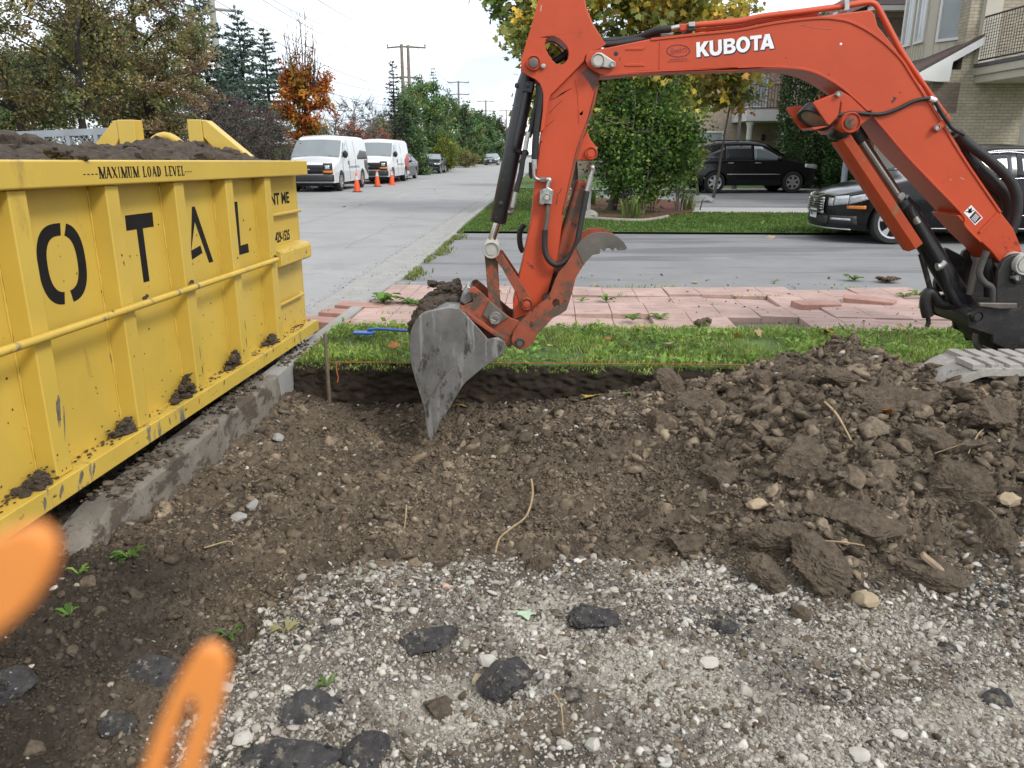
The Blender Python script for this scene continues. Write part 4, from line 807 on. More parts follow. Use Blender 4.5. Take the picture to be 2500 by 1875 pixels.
m.f.append(tuple(range(28))); wlp = m.build('work_light', mLampH, ex, smooth=40); m = MB(); m.v = [tuple(p) for p in lampring(.073, .043, .006)]; m.f = [tuple(range(28))]; m.build('lens', mLens, wlp)
hose('lamp_cable', Z4((778, 890), (830, 880), (900, 870), (1020, 880), (1110, 880), (1180, 862), (1260, 830), (1350, 785), (1440, 762), (1510, 765), (1535, 800), (1580, 880), (1620, 935), (1660, 990), (1750, 1040)), bn-.014, .0095); hose('cable_tie', Z4((1485, 757), (1530, 775)), bn-.014, .012, mWht)
hose('cable_tie', Z4((1025, 850), (1030, 895)), bn-.014, .008)
# hose clamp bracket and the sleeved hoses behind the boom's lower leg
plate('hose_bracket', Z4((1510, 985), (1600, 915), (1620, 870), (1655, 905), (1650, 935), (1560, 1015), (1530, 1020)), bn-.012, bn+.02, mOr, bev=.006); boss('bolt', Z4((1545, 985))[0], .015, bn-.026, bn-.005, mZinc, inner=.009)
hose('sleeve_hose', Z4((1700, 1030), (1780, 1110), (1900, 1200), (2030, 1310), (2120, 1420), (2160, 1560), (2140, 1720), (2090, 1830)), [bn+.06]*8, .026)
hose('sleeve_hose', Z4((1740, 1130), (1830, 1270), (1960, 1400), (2070, 1500), (2100, 1640), (2060, 1780)), bn+.14, .034); hose('sleeve_hose', Z4((1770, 1180), (1870, 1360), (1950, 1480), (2020, 1560), (2060, 1700)), bn+.2, .026, M('khaki_sleeve', (.05, .047, .036), .9, var=.3, vs=20)); hose('sleeve_hose', Z4((1660, 1010), (1750, 1150), (1800, 1230), (1850, 1300)), bn+.1, .014)
# --- swing post casting, all greasy black
sw0, sw1 = 4.0, 4.4
swp = Z10((1190, 480), (1250, 350), (1330, 300), (1400, 288), (1500, 288), (1700, 330), (1760, 900), (1750, 1330), (1270, 1335), (1250, 1250), (1135, 1200), (1130, 1120), (885, 1040), (880, 990), (870, 900), (1000, 835), (1165, 780))
for y0, y1 in ((sw0, sw0+.03), (sw1-.03, sw1)): plate('swing_post', swp, y0, y1, mGrease, Yt=sw0, bev=.008)
plate('swing_post', Z10((1250, 850), (1740, 850), (1740, 1320), (1280, 1320), (1150, 1180), (1130, 1120), (900, 1020), (900, 930), (1050, 850)), sw0+.03, sw1-.03, mGrease, Yt=sw0, bev=.01)
boss('boom_foot_pin', Z10((1470, 400))[0], .055, sw0-.03, sw1+.02, mPinw, inner=.036); boss('bolt', Z10((1390, 538))[0], .022, sw0-.03, sw0, mGrease); boss('bolt', Z10((1390, 538))[0], .013, sw0-.045, sw0, mZinc, inner=.008)
plate('pin_keeper', Z10((1330, 500), (1400, 380), (1452, 340), (1480, 420), (1440, 590), (1370, 600)), sw0-.018, sw0-.002, mGrease, bev=.006)
boss('cylinder_foot_pin', Z10((985, 925))[0], .03, sw0-.02, sw1+.02, mGrease, inner=.02)
plate('clamp_bar', Z10((1000, 785), (1390, 790), (1380, 850), (1210, 850), (1000, 825)), sw0-.03, sw0-.005, mSteelD, bev=.006)
hose('swing_hose', Z10((1075, 260), (1020, 400), (1000, 500), (1050, 580), (1130, 640), (1140, 780)), sw0+.02, .017, M('grey_hose', (.06, .055, .05), .7, var=.3, vs=20)); hose('swing_hose', Z10((990, 330), (940, 520), (905, 700)), sw0+.1, .02, M('grey_brown_bar', (.08, .07, .06), .7, var=.2))
for i, p in enumerate((1090, 1160, 1215)): hose('swing_hose', Z10((p, 330), (p-10, 450), (p+5, 560), (p+10, 720)), sw0+.12+.05*i, .026)
plate('swing_core', Z10((900, 700), (960, 480), (1030, 300), (1260, 420), (1230, 790), (905, 790)), sw1-.06, sw1-.02, mGrease, Yt=sw0, bev=.01)
hose('tow_ring', Z10((975, 1090), (965, 1150), (980, 1215), (1060, 1270), (1240, 1325), (1255, 1200)), sw0+.1, .018, mSteelD)
# loose sleeve hanging below the cylinder
hose('hanging_hose', Z8((1415, 380), (1440, 470), (1475, 600), (1490, 660)), YC-.02, .014, mGrease); hose('hanging_hose', Z8((1640, 770), (1560, 755), (1510, 690), (1470, 680), (1450, 760), (1470, 860)), YC-.02, .03, mGrease); hose('frayed_strands', Z8((1465, 850), (1475, 900), (1462, 940)), YC-.02, .012, mGrease)
# --- near track: rubber loop with lugs, caked in clay
ty0, ty1 = 3.42, 3.74; tx0, tx1, tz0, tz1 = 2.0, 4.3, .0, .45
def loop(off, n=40):
    r_ = (tz1-tz0)/2+off; c0, c1 = tx0+(tz1-tz0)/2, tx1-(tz1-tz0)/2; zc = (tz0+tz1)/2
    return [(c0-r_*math.sin(t), zc-r_*math.cos(t)) for t in np.linspace(0, math.pi, n)]+[(c1+r_*math.sin(t), zc+r_*math.cos(t)) for t in np.linspace(0, math.pi, n)]
m = MB(); m.prism(loop(0), ty0, ty1, lambda a, c, h: (a, h, c), [loop(-.035)]); lp = loop(0, 12)
zc = (tz0+tz1)/2
for i in range(26):
    x_ = tx0+.16+i*.085
    if x_ > tx1-.2: break
    for sd, of in ((0, 0), (1, .042)):
        yc = ty0+.085+sd*.155; m.add([], []); m.box((x_+of, yc, tz1+.004), (.055, .15, .024))
for a in np.linspace(-1.45, .1, 8):
    cx = tx0+(tz1-tz0)/2; rr = (tz1-tz0)/2+.004
    for sd in (0, 1): m.box((cx-rr*math.cos(a+.12*sd), ty0+.085+sd*.155, zc+rr*-math.sin(a+.12*sd)*-1 if False else zc-rr*math.sin(-(a+.12*sd))*-1*-1), (.024, .15, .055), m=Matrix.Rotation(-(a)+0, 3, 'Y'))
trk = m.build('track', mTrack, ex, bev=.005)
m = MB(); r_ = .16
for x_ in (tx0+.225, tx1-.225): m.lathe([(0, ty0+.05), (r_, ty0+.05), (r_, ty1-.05), (0, ty1-.05)], 24, (x_, 0, zc), 'Y')
m.build('track_wheels', mGrease, trk)
m = MB(); m.mm((tx0+.4, ty0+.06, .1), (tx1-.4, ty1-.06, .34)); m.build('track_frame', mGrease, trk, bev=.02)
tx0 = 3.1; m = MB(); m.prism(loop(0), ty0+1.22, ty1+1.22, lambda a, c, h: (a, h, c), [loop(-.035)]); tr2 = m.build('track', mTrack, ex, bev=.01)
m = MB(); m.mm((3.05, 3.9, .2), (4.4, 4.5, .62)); m.build('undercarriage', mGrease, ex, bev=.03)
# scratches in the paint
mScr = M('paint_scratch', (.07, .028, .02), .6, var=.3, vs=60); mScW = M('pale_scratch', (.5, .36, .28), .6)
for pts, wd in ((Zb((1055, 440), (1030, 500), (1000, 520), (995, 600), (985, 660)), .004), (Zb((585, 1440), (640, 1480), (690, 1530)), .004), (Zb((610, 1500), (650, 1480), (680, 1500)), .004), (Zb((640, 1480), (660, 1540)), .004), (Za((790, 800), (880, 760), (1000, 690)), .0035), (Za((780, 980), (850, 900), (960, 800)), .0035), (Za((730, 1160), (850, 1060)), .003), (Za((1180, 980), (1220, 1000), (1235, 940)), .003), (Za((880, 760), (960, 700), (1080, 640)), .003), (Z3((900, 250), (912, 330)), .003), (Z3((990, 410), (1000, 420)), .005), (Z3((865, 235), (880, 242)), .004)): strip3(pts, sn, wd, 'scratch', mScr, stick, .0012)
for pts, wd in ((Z4((1190, 790), (1215, 765), (1222, 750)), .012), (Z4((1205, 745), (1212, 770)), .005), (Z4((860, 730), (868, 790), (880, 850)), .003), (Z3((1302, 470), (1312, 440)), .004), (Z4((1255, 710), (1260, 716)), .006), (Z4((372, 446), (380, 448)), .005)): strip3(pts, bn, wd, 'scratch', mScr, boom, .0012)
for pts, wd in ((Z4((370, 162), (400, 155), (425, 150)), .006), (Z4((1640, 1385), (1650, 1390)), .006), (Z4((480, 190), (600, 215), (720, 228)), .002), (Z4((1720, 1370), (1750, 1385)), .004), (Z3((700, 40), (697, 70), (694, 90)), .005)): strip3(pts, bn if pts[0][0] > 1500 else sn-.03, wd, 'scratch', mScW, boom if pts[0][0] > 1500 else stick, .0012)
# slewing body and canopy, beyond the right edge of the photograph
m = MB(); m.prism([(2.95, .62), (2.85, .75), (2.95, 1.0), (3.2, 1.08), (3.75, 1.12), (4.0, 1.4), (4.6, 1.38), (4.85, 1.1), (4.85, .7), (4.7, .62)], 3.5, 4.9, lambda a, b, h: (a+.75, h, b)); m.build('slew_body', mOr, ex, bev=.05)
m = MB(); m.mm((4.2, 4.0, 1.125), (4.65, 4.45, 1.4)); m.mm((4.6, 4.0, 1.4), (4.72, 4.45, 1.85)); m.build('operator_seat', mHose, ex, bev=.03)
for a, c in ((3.95, 3.58), (3.95, 4.82), (5.0, 3.58), (5.0, 4.82)): m = MB(); m.tube([(a, c, 1.0), (a+.05, c, 2.45)], .035, 8); m.build('canopy_post', mCyl, ex, smooth=60)
m = MB(); m.mm((3.75, 3.45, 2.45), (5.2, 4.95, 2.53)); m.build('canopy_roof', mOr, ex, bev=.03)
# mud stuck on the bucket's back
m = MB(); rg = np.random.default_rng(11)
for i in range(260):
    k_ = rg.integers(3, 20); p = shell[k_]; yy = rg.uniform(kn+.05, kf)
    if k_ < 8 and yy < kn+.2: continue
    crumbly(m, (p[0]+.005, yy, p[1]+.005), rg.uniform(.012, .04), rg, (1, 1, .8), .6, 2 if i % 3 else 3)
for i in range(60): p = shell[5]; crumbly(m, (p[0]+rg.normal(0, .04), kf-rg.uniform(.02, .2), p[1]+.02+rg.uniform(-.02, .045)), rg.uniform(.012, .036), rg, (1, 1, .8), .6, 2)
mud = m.build('bucket_mud', mLoad, smooth=None); tag(mud, 'clumps of wet soil stuck on the back of the excavator bucket', 'soil clump')
# ================================================================== VEHICLES
mTyre = M('tyre_rubber', (.018, .018, .018), .8, var=.2, vs=10, bump=.2, bs=40)
mAlloy = M('silver_alloy_rim', (.5, .5, .51), .3, .7, var=.08, vs=8, coat=.3)
mGlass = M('tinted_car_glass', (.018, .022, .026), .05, 0, var=.05, spec=.5, coat=.2)
mWind = M('windscreen_glass', (.13, .16, .17), .06, 0, var=.05, spec=.8, coat=1.)
mChr = M('chrome_trim', (.55, .55, .56), .15, 1., var=.05)
mBPl = M('black_plastic', (.018, .018, .02), .55, var=.15, vs=15)
mLampG = M('clear_headlamp', (.5, .52, .54), .12, .35, var=.25, vs=14, coat=1.)
mAmb = M('amber_lens', (.55, .16, .01), .25, var=.1, coat=.6); mRedL = M('red_lens', (.3, .015, .012), .2, var=.1, coat=.6)
mPlate = M('licence_plate', (.6, .62, .64), .5, var=.1, vs=20)
mBlueT = M('plate_characters', (.03, .05, .2), .5)
mBlackP = M('black_car_paint', (.004, .0045, .006), .14, var=.1, vs=3, coat=.3, spec=.28)
mNavyP = M('dark_blue_car_paint', (.008, .011, .02), .2, var=.1, vs=3, coat=.15, spec=.25)
mGreyP = M('grey_blue_car_paint', (.06, .07, .085), .22, .2, var=.1, vs=3, coat=1.)
mWhiteP = M('white_van_paint', (.62, .64, .66), .3, var=.03, vs=2, coat=.6)
def smooth_ip(pts):
    xs = np.array([p[0] for p in pts], float); zs = np.array([p[1] for p in pts], float)
    def f(x):
        x = np.asarray(x, float); a = np.interp(x, xs, zs)
        for d in (.02, .045, .07): a = a+np.interp(x-d, xs, zs)+np.interp(x+d, xs, zs)
        return a/7
    return f
class Car:
    """body as a smooth surface: roof/hood line top(x), plan rounding at the ends, tumblehome above the belt"""
    def __init__(s, L, W, top, belt, roof, zb=.2, tum=.2, ef=.5, pf=2.6, er=.4, pr=3., r=.1, crown=.03, x0=None):
        s.L, s.W, s.belt, s.roof, s.zb, s.tum, s.r, s.crown = L, W/2, belt, roof, zb, tum, r, crown
        s.ef, s.pf, s.er, s.pr = ef, pf, er, pr; s.top = smooth_ip(top); s.xf, s.xr = L/2, -L/2
    def plan(s, x):
        x = np.asarray(x, float); f = np.clip((x-(s.xf-s.ef))/s.ef, 0, 1); b = np.clip(((s.xr+s.er)-x)/s.er, 0, 1)
        return s.W*(1-f**s.pf)**(1/s.pf)*(1-b**s.pr)**(1/s.pr)
    def wid(s, x, z):
        k = 1-.07*np.clip((.42-np.asarray(z, float))/.25, 0, 1)**2-.02*np.clip((z-.62)/.4, 0, 1)**1.5-s.tum*np.clip((z-s.belt)/(s.roof-s.belt), 0, 1)**1.15
        return s.plan(x)*k
    def body(s, par, mat, arches, ra=.36, name='body'):
        n = 70; t = np.linspace(-1, 1, n); xs = (np.sign(t)*(1-(1-np.abs(t))**1.7))*s.L/2*.9995
        V, Fc = [], []; ns, na = 12, 6
        for x in xs:
            zt = float(s.top(x)); zb = s.zb; r = min(s.r, (zt-zb)*.3); h = []
            for z in np.linspace(zb, zt-r, ns): h.append((float(s.wid(x, z)), z))
            w0 = h[-1][0]; rr = min(r, w0*.8)
            for a in np.linspace(0, math.pi/2, na+1)[1:]: h.append((w0-rr*1.3*(1-math.cos(a)) if w0 > rr*1.3 else w0*math.cos(a)*.98, zt-r+r*math.sin(a)))
            w1 = h[-1][0]
            for q in (.75, .5, .25): h.append((w1*q, zt+s.crown*(1-q*q)*min(1, w0/.5)))
            top = (0, zt+s.crown*min(1, w0/.5)); ring = [(-a, b) for a, b in h]+[top]+[(a, b) for a, b in h[::-1]]
            V += [(x, a, b) for a, b in ring]
        k = len(ring)
        for i in range(n-1):
            for j in range(k): q = (j+1) % k; Fc.append((i*k+j, i*k+q, (i+1)*k+q, (i+1)*k+j))
        Fc += [tuple(range(k)), tuple(range((n-1)*k, n*k))]
        m = MB(); m.add(V, Fc); o = m.build(name, None, par, world=False, smooth=None)
        c = MB()
        for ax in arches:
            for sd in (-1, 1): c.cyl((ax, sd*(s.W-.24), ra-.03), (ax, sd*(s.W+.2), ra-.03), ra*1.13, 32)
        cu = c.build('arch_cutter', None, None, smooth=None); bo = o.modifiers.new('b', 'BOOLEAN'); cu.parent = par
        bo.object = cu; bo.operation = 'DIFFERENCE'; bo.solver = 'EXACT'; bpy.context.view_layer.update()
        me = bpy.data.meshes.new_from_object(o.evaluated_get(bpy.context.evaluated_depsgraph_get()))
        bpy.data.objects.remove(cu); bpy.data.objects.remove(o); me.materials.clear(); me.name = name
        return link(name, me, mat, par, 32)
    def side(s, par, name, mat, xs, lo, hi, off=.006, sides=(-1, 1), n=14, k=4):
        X = np.linspace(xs[0], xs[-1], n); lo_ = np.interp(X, xs, lo); hi_ = np.interp(X, xs, hi)
        for sd in sides:
            m = MB()
            for i in range(n):
                for q in range(k+1):
                    z = lo_[i]+(hi_[i]-lo_[i])*q/k; m.v.append((X[i], sd*(float(s.wid(X[i], z))+off), z))
            for i in range(n-1):
                for q in range(k): a = i*(k+1)+q; m.f.append((a, a+1, a+k+2, a+k+1))
            o = m.build(name, mat, par, world=False, smooth=60)
            sm = o.modifiers.new('t', 'SOLIDIFY'); sm.thickness = .006; sm.offset = 1 if False else 0
        return o
    def front(s, par, name, mat, y0, y1, z0, z1, off=.008, n=10, end='f', z0b=None, z1b=None, th=.01):
        m = MB(); k = 3
        for i in range(n+1):
            t = i/n; y = y0+(y1-y0)*t; a, b = (z0, z1) if z0b is None else (z0+(z0b-z0)*t, z1+(z1b-z1)*t)
            for q in range(k+1):
                z = a+(b-a)*q/k; wr = s.W*float(s.wid(0, z))/float(s.plan(0)) if z < s.belt else s.W*.97
                u = min(.999, abs(y)/wr)
                x = s.xf-s.ef*(1-(1-u**s.pf)**(1/s.pf)) if end == 'f' else s.xr+s.er*(1-(1-u**s.pr)**(1/s.pr))
                m.v.append((x+off*(1 if end == 'f' else -1), y, z))
        for i in range(n):
            for q in range(k): c = i*(k+1)+q; m.f.append((c, c+1, c+k+2, c+k+1))
        o = m.build(name, mat, par, world=False, smooth=60); sm = o.modifiers.new('t', 'SOLIDIFY'); sm.thickness = th; sm.offset = 0; return o
    def screen(s, par, name, mat, xa, xb, inset=.1, off=.008, n=10):
        """windscreen / rear window lying on the sloping top surface"""
        m = MB(); k = 10
        for i in range(n+1):
            x = xa+(xb-xa)*i/n; zt = float(s.top(x)); w0 = float(s.wid(x, zt-s.r))-inset
            for q in range(k+1):
                y = w0*(2*q/k-1); m.v.append((x+off*.7*np.sign(xa+xb+1e-6), y, zt+s.crown*(1-(y/(w0+.1))**2)+off))
        for i in range(n):
            for q in range(k): c = i*(k+1)+q; m.f.append((c, c+1, c+k+2, c+k+1))
        return m.build(name, mat, par, world=False, smooth=60)
def wheel(par, x, y, r, w_, sd, spokes=5, rim=.68, mat=None, steel=False):
    m = MB(); a = [(rim*r, -w_/2+.01), (rim*r+.01, -w_/2), (r*.93, -w_/2), (r*.985, -w_/2+.025), (r, -w_/2+.05), (r, w_/2-.05), (r*.985, w_/2-.025), (r*.93, w_/2), (rim*r+.01, w_/2), (rim*r, w_/2-.01)]
    m.lathe(a, 36, (x, y, r), 'Y'); m.lathe([(0, -.02), (rim*r+.002, -.02), (rim*r+.002, .02), (0, .02)], 24, (x, y, r), 'Y')
    wh = m.build('wheel', mTyre, par, world=False, smooth=40)
    yo = y+sd*(w_/2-.015); m = MB()
    m.lathe([(rim*r, -.06*sd), (rim*r, .012*sd), (rim*r*.9, .008*sd), (rim*r*.88, -.06*sd)], 36, (x, yo, r), 'Y')
    m.lathe([(0, .0), (rim*r*.24, .0), (rim*r*.26, -.04*sd), (0, -.04*sd)], 20, (x, yo, r), 'Y')
    for i in range(spokes):
        t = 2*math.pi*i/spokes+math.pi/2; c, s_ = math.cos(t), math.sin(t); R0, R1 = rim*r*.15, rim*r*.93; w0, w1 = (.36*rim*r, .30*rim*r) if not steel else (.5*rim*r, .4*rim*r)
        q = [(R0, -w0/2), (R1, -w1/2), (R1, w1/2), (R0, w0/2)] if spokes > 5 else [(R0, -w0/2), (R1*.55, -w1*.33), (R1, -w1*.75), (R1, w1*.75), (R1*.55, w1*.33), (R0, w0/2)]
        m.prism([(x+a*c-b*s_, r+a*s_+b*c) for a, b in q], yo-.03*sd, yo+.0*sd, lambda a, b, h: (a, h, b))
    m.build('rim', mat or mAlloy, wh, world=False, smooth=35); return wh
def mirror_(par, x, y, z, mat, s=(.1, .09, .075), sd=1):
    m = MB(); m.lump((x, y+sd*.06, z), 1, 2, 0, s); m.box((x, y-sd*.0, z-.02), (.05, .12, .03)); return m.build('mirror', mat, par, world=False, smooth=60)
def plate_(par, x, z, sx=1, txt='CKWH 482', y=0.):
    m = MB(); m.box((x, y, z), (.012, .3, .15)); p = m.build('licence_plate', mPlate, par, world=False, bev=.004)
    v, f, ar = text_mesh(txt, 1, .01); m = MB(); m.add([(x+sx*.0075, y+sx*(a-.5)*.26, z-.04+.07*b_) for a, b_ in v], f); m.build('plate_lettering', mBlueT, p, world=False, smooth=None)
def handle(par, c, x, z, mat, sides=(-1, 1), l=.16):
    for sd in sides:
        m = MB(); m.box((x, sd*(float(c.wid(x, z))+.018), z), (l, .022, .03)); m.build('door_handle', mat, par, world=False, bev=.008)
def heading(dx, dy): return math.atan2(dy, dx)
HR = heading(-math.sin(RD), -math.cos(RD))
# ---- two white cargo vans with black grilles
def van(loc, label, wrap, group, i):
    t = thing('cargo_van', label, 'van', loc, HR, group)
    c = Car(5.7, 2.0, [(-2.9, 1.98), (-2.55, 2.07), (-2, 2.09), (.6, 2.08), (.95, 2.03), (1.08, 1.9), (1.80, 1.26), (1.95, 1.2), (2.55, 1.06), (2.72, .98), (2.9, .88)], 1.22, 2.08, .34, .13, .28, 4., .12, 5., .12, .04)
    c.body(t, mWhiteP, (1.75, -1.7), .39)
    c.screen(t, 'windscreen', mWind, 1.09, 1.80, .03)
    c.side(t, 'side_window', mWind, [.72, 1.0, 1.45], [1.3, 1.29, 1.27], [1.84, 1.84, 1.36], n=10)
    for sd in (-1, 1):
        mirror_(t, 1.28, sd*1.0, 1.38, mBPl, (.07, .11, .15), sd)
        m = MB(); m.box((.55, sd*(float(c.wid(.55, 1.05))+.012), 1.05), (.05, .02, .16)); m.build('door_handle', mBPl, t, world=False, bev=.006)
    m = MB(); m.tube([(1.75, -.8, 1.3), (1.78, -.35, 1.325)], .014, 6); m.tube([(1.75, .05, 1.31), (1.78, .62, 1.32)], .014, 6); m.build('wiper', mBPl, t, world=False)
    c.front(t, 'grille', mBPl, -.72, .72, .68, 1.0, .012)
    for sd in (-1, 1):
        c.front(t, 'lamp_surround', mBPl, sd*.60, sd*.93, .66, 1.06, .018, 6)
        h = c.front(t, 'headlight', mLampG, sd*.66, sd*.84, .84, .98, .03, 4); c.front(t, 'indicator', mAmb, sd*.58, sd*.95, .7, .79, .03, 6)
    for z in (.78, .88): c.front(t, 'grille_bar', mBPl, -.6, .6, z-.012, z+.012, .024)
    c.front(t, 'grille_badge', mChr if i else mLampG, -.09, .09, .815, .85, .03, 4)
    c.front(t, 'bumper', M('grey_black_bumper', (.03, .031, .034), .5, var=.1), -.97, .97, .40, .64, .06, 16, th=.08)
    plate_(t, 2.93, .49, 1, 'AX 28571' if i else 'BL 90472')
    m = MB(); m.box((.2, 0, .3), (4.4, 1.5, .2)); m.build('chassis', mBPl, t, world=False)
    for x in (1.75, -1.7):
        for sd in (-1, 1): wheel(t, x, sd*.86, .385, .25, sd, 6, .6, M('steel_rim', (.3, .3, .3), .4, .6), True) if False else wheel(t, x, sd*.86, .385, .25, sd, 6, .6)
    for x_ in (.42, 1.42, -.62): c.side(t, 'door_seam', mBPl, [x_, x_+.018], [.42, .42], [1.9, 1.9] if x_ < 1 else [1.2, 1.2], .003, n=3)
    # sign-writing on the flank
    for sd in (-1, 1):
        c.side(t, 'side_wrap', M('dark_grey_wrap', (.045, .042, .04), .4, var=.3, vs=3) if not wrap else M('red_wrap', (.35, .03, .025), .4, var=.5, vs=3), [-2.75, -2.1, -1.5] if wrap else [-2.7, -1.6, -.95], [.5, .55, .9] if wrap else [1.18, 1.18, 1.18], [1.45, 1.35, 1.1] if wrap else [1.5, 1.55, 1.3], .004, (sd,))
        if not wrap: c.side(t, 'side_wrap', M('dark_grey_wrap', (.045, .042, .04), .4, var=.3, vs=3), [-2.7, -2.15], [.5, .85], [1.15, 1.15], .004, (sd,))
        v, f, ar = text_mesh('HOME SERVICES', 1, .0); m = MB(); zz = .84
        m.add([(x_, sd*(float(c.wid(x_, zz+.09*b_))+.008), zz+.09*b_) for x_, b_ in ((.55-1.75*a if sd > 0 else -1.2+1.75*a, b_) for a, b_ in v)], f); m.build('lettering', M('dark_grey_lettering', (.06, .06, .065), .5), t, world=False, smooth=None)
    c.side(t, 'tail_lamp', mRedL, [-2.82, -2.74], [.9, .9], [1.35, 1.35], .006); return t
def lowered(Y, Xr, dx): return (Xr-dx, Y, 0)
van((-7.55, 32.9, .0), 'nearer white cargo van with black grille, a dark grey panel on its rear flank', 0, 'white vans parked at the far kerb', 0)
van((-6.75, 41.0, .0), 'white cargo van with red patch on its rear flank, parked behind the nearer van', 1, 'white vans parked at the far kerb', 1)
# ---- saloons
def saloon(name, label, loc, rz, mat, group=None, hatch=False, txt='CKWH 482', lit=False, L=4.65, dark_rear=False):
    t = thing(name, label, 'car', loc, rz, group)
    tp = [(-2.4, .82), (-2.2, .96), (-1.75, 1.05), (-1.55, 1.1), (-.75, 1.40), (-.3, 1.45), (.15, 1.43), (.4, 1.36), (1.15, .98), (1.3, .95), (2.0, .82), (2.25, .72), (2.4, .62)]
    c = Car(L, 1.8, tp, .93, 1.44, .2, .26, .6, 2.5, .45, 2.8, .09, .03); c.body(t, mat, (1.42, -1.28), .34)
    c.screen(t, 'windscreen', mWind, .40, 1.14, .03); c.screen(t, 'rear_window', mGlass, -1.52, -.78, .05)
    c.side(t, 'side_window', mGlass, [-.02, .25, .95], [.97, .97, .97], [1.33, 1.31, 1.03]); c.side(t, 'side_window', mGlass, [-1.25, -.75, -.1], [1.02, .97, .97], [1.07, 1.29, 1.33])
    for sd in (-1, 1):
        mirror_(t, .78, sd*.87, 1.0, mat, (.09, .085, .07), sd)
        c.side(t, 'headlight', mLampG, [1.62, 1.95, 2.2], [.72, .66, .62], [.76, .76, .70], .008, (sd,), n=8); c.front(t, 'headlight', mLampG, sd*.52, sd*.8, .64, .74, .014, 6)
        c.front(t, 'fog_recess', mBPl, sd*.5, sd*.78, .34, .46, .01, 5)
    c.front(t, 'grille', mBPl, -.55, .55, .32, .50, .012); c.front(t, 'upper_grille', mBPl, -.5, .5, .62, .68, .012); c.front(t, 'badge', mChr, -.06, .06, .63, .69, .02, 4)
    plate_(t, L/2+.012, .5, 1, txt); handle(t, c, .02, .86, mat); handle(t, c, -.95, .86, mat)
    for x in (1.42, -1.28):
        for sd in (-1, 1): wheel(t, x, sd*.78, .32, .2, sd, 5, .7)
    m = MB(); m.box((0, 0, .26), (3.6, 1.4, .12)); m.build('chassis', mBPl, t, world=False)
    for sd in (-1, 1): c.side(t, 'tail_lamp', mRedL, [-2.25, -1.9], [.72, .74], [.88, .9], .006, (sd,), n=6)
    return t
saloon('parked_car', 'dark saloon mostly hidden behind the rear of the second white van', (-6.62, 46.0, 0), HR, mNavyP)
saloon('parked_car', 'black saloon parked by the yellow-green bush beyond the vans', (-6.05, 60.3, 0), HR, mNavyP, txt='CDVR 306')
saloon('moving_car', 'distant grey saloon coming along the road far beyond the parked vans', (-2.6, 104, 0), HR, mGreyP, txt='BZAM 114')
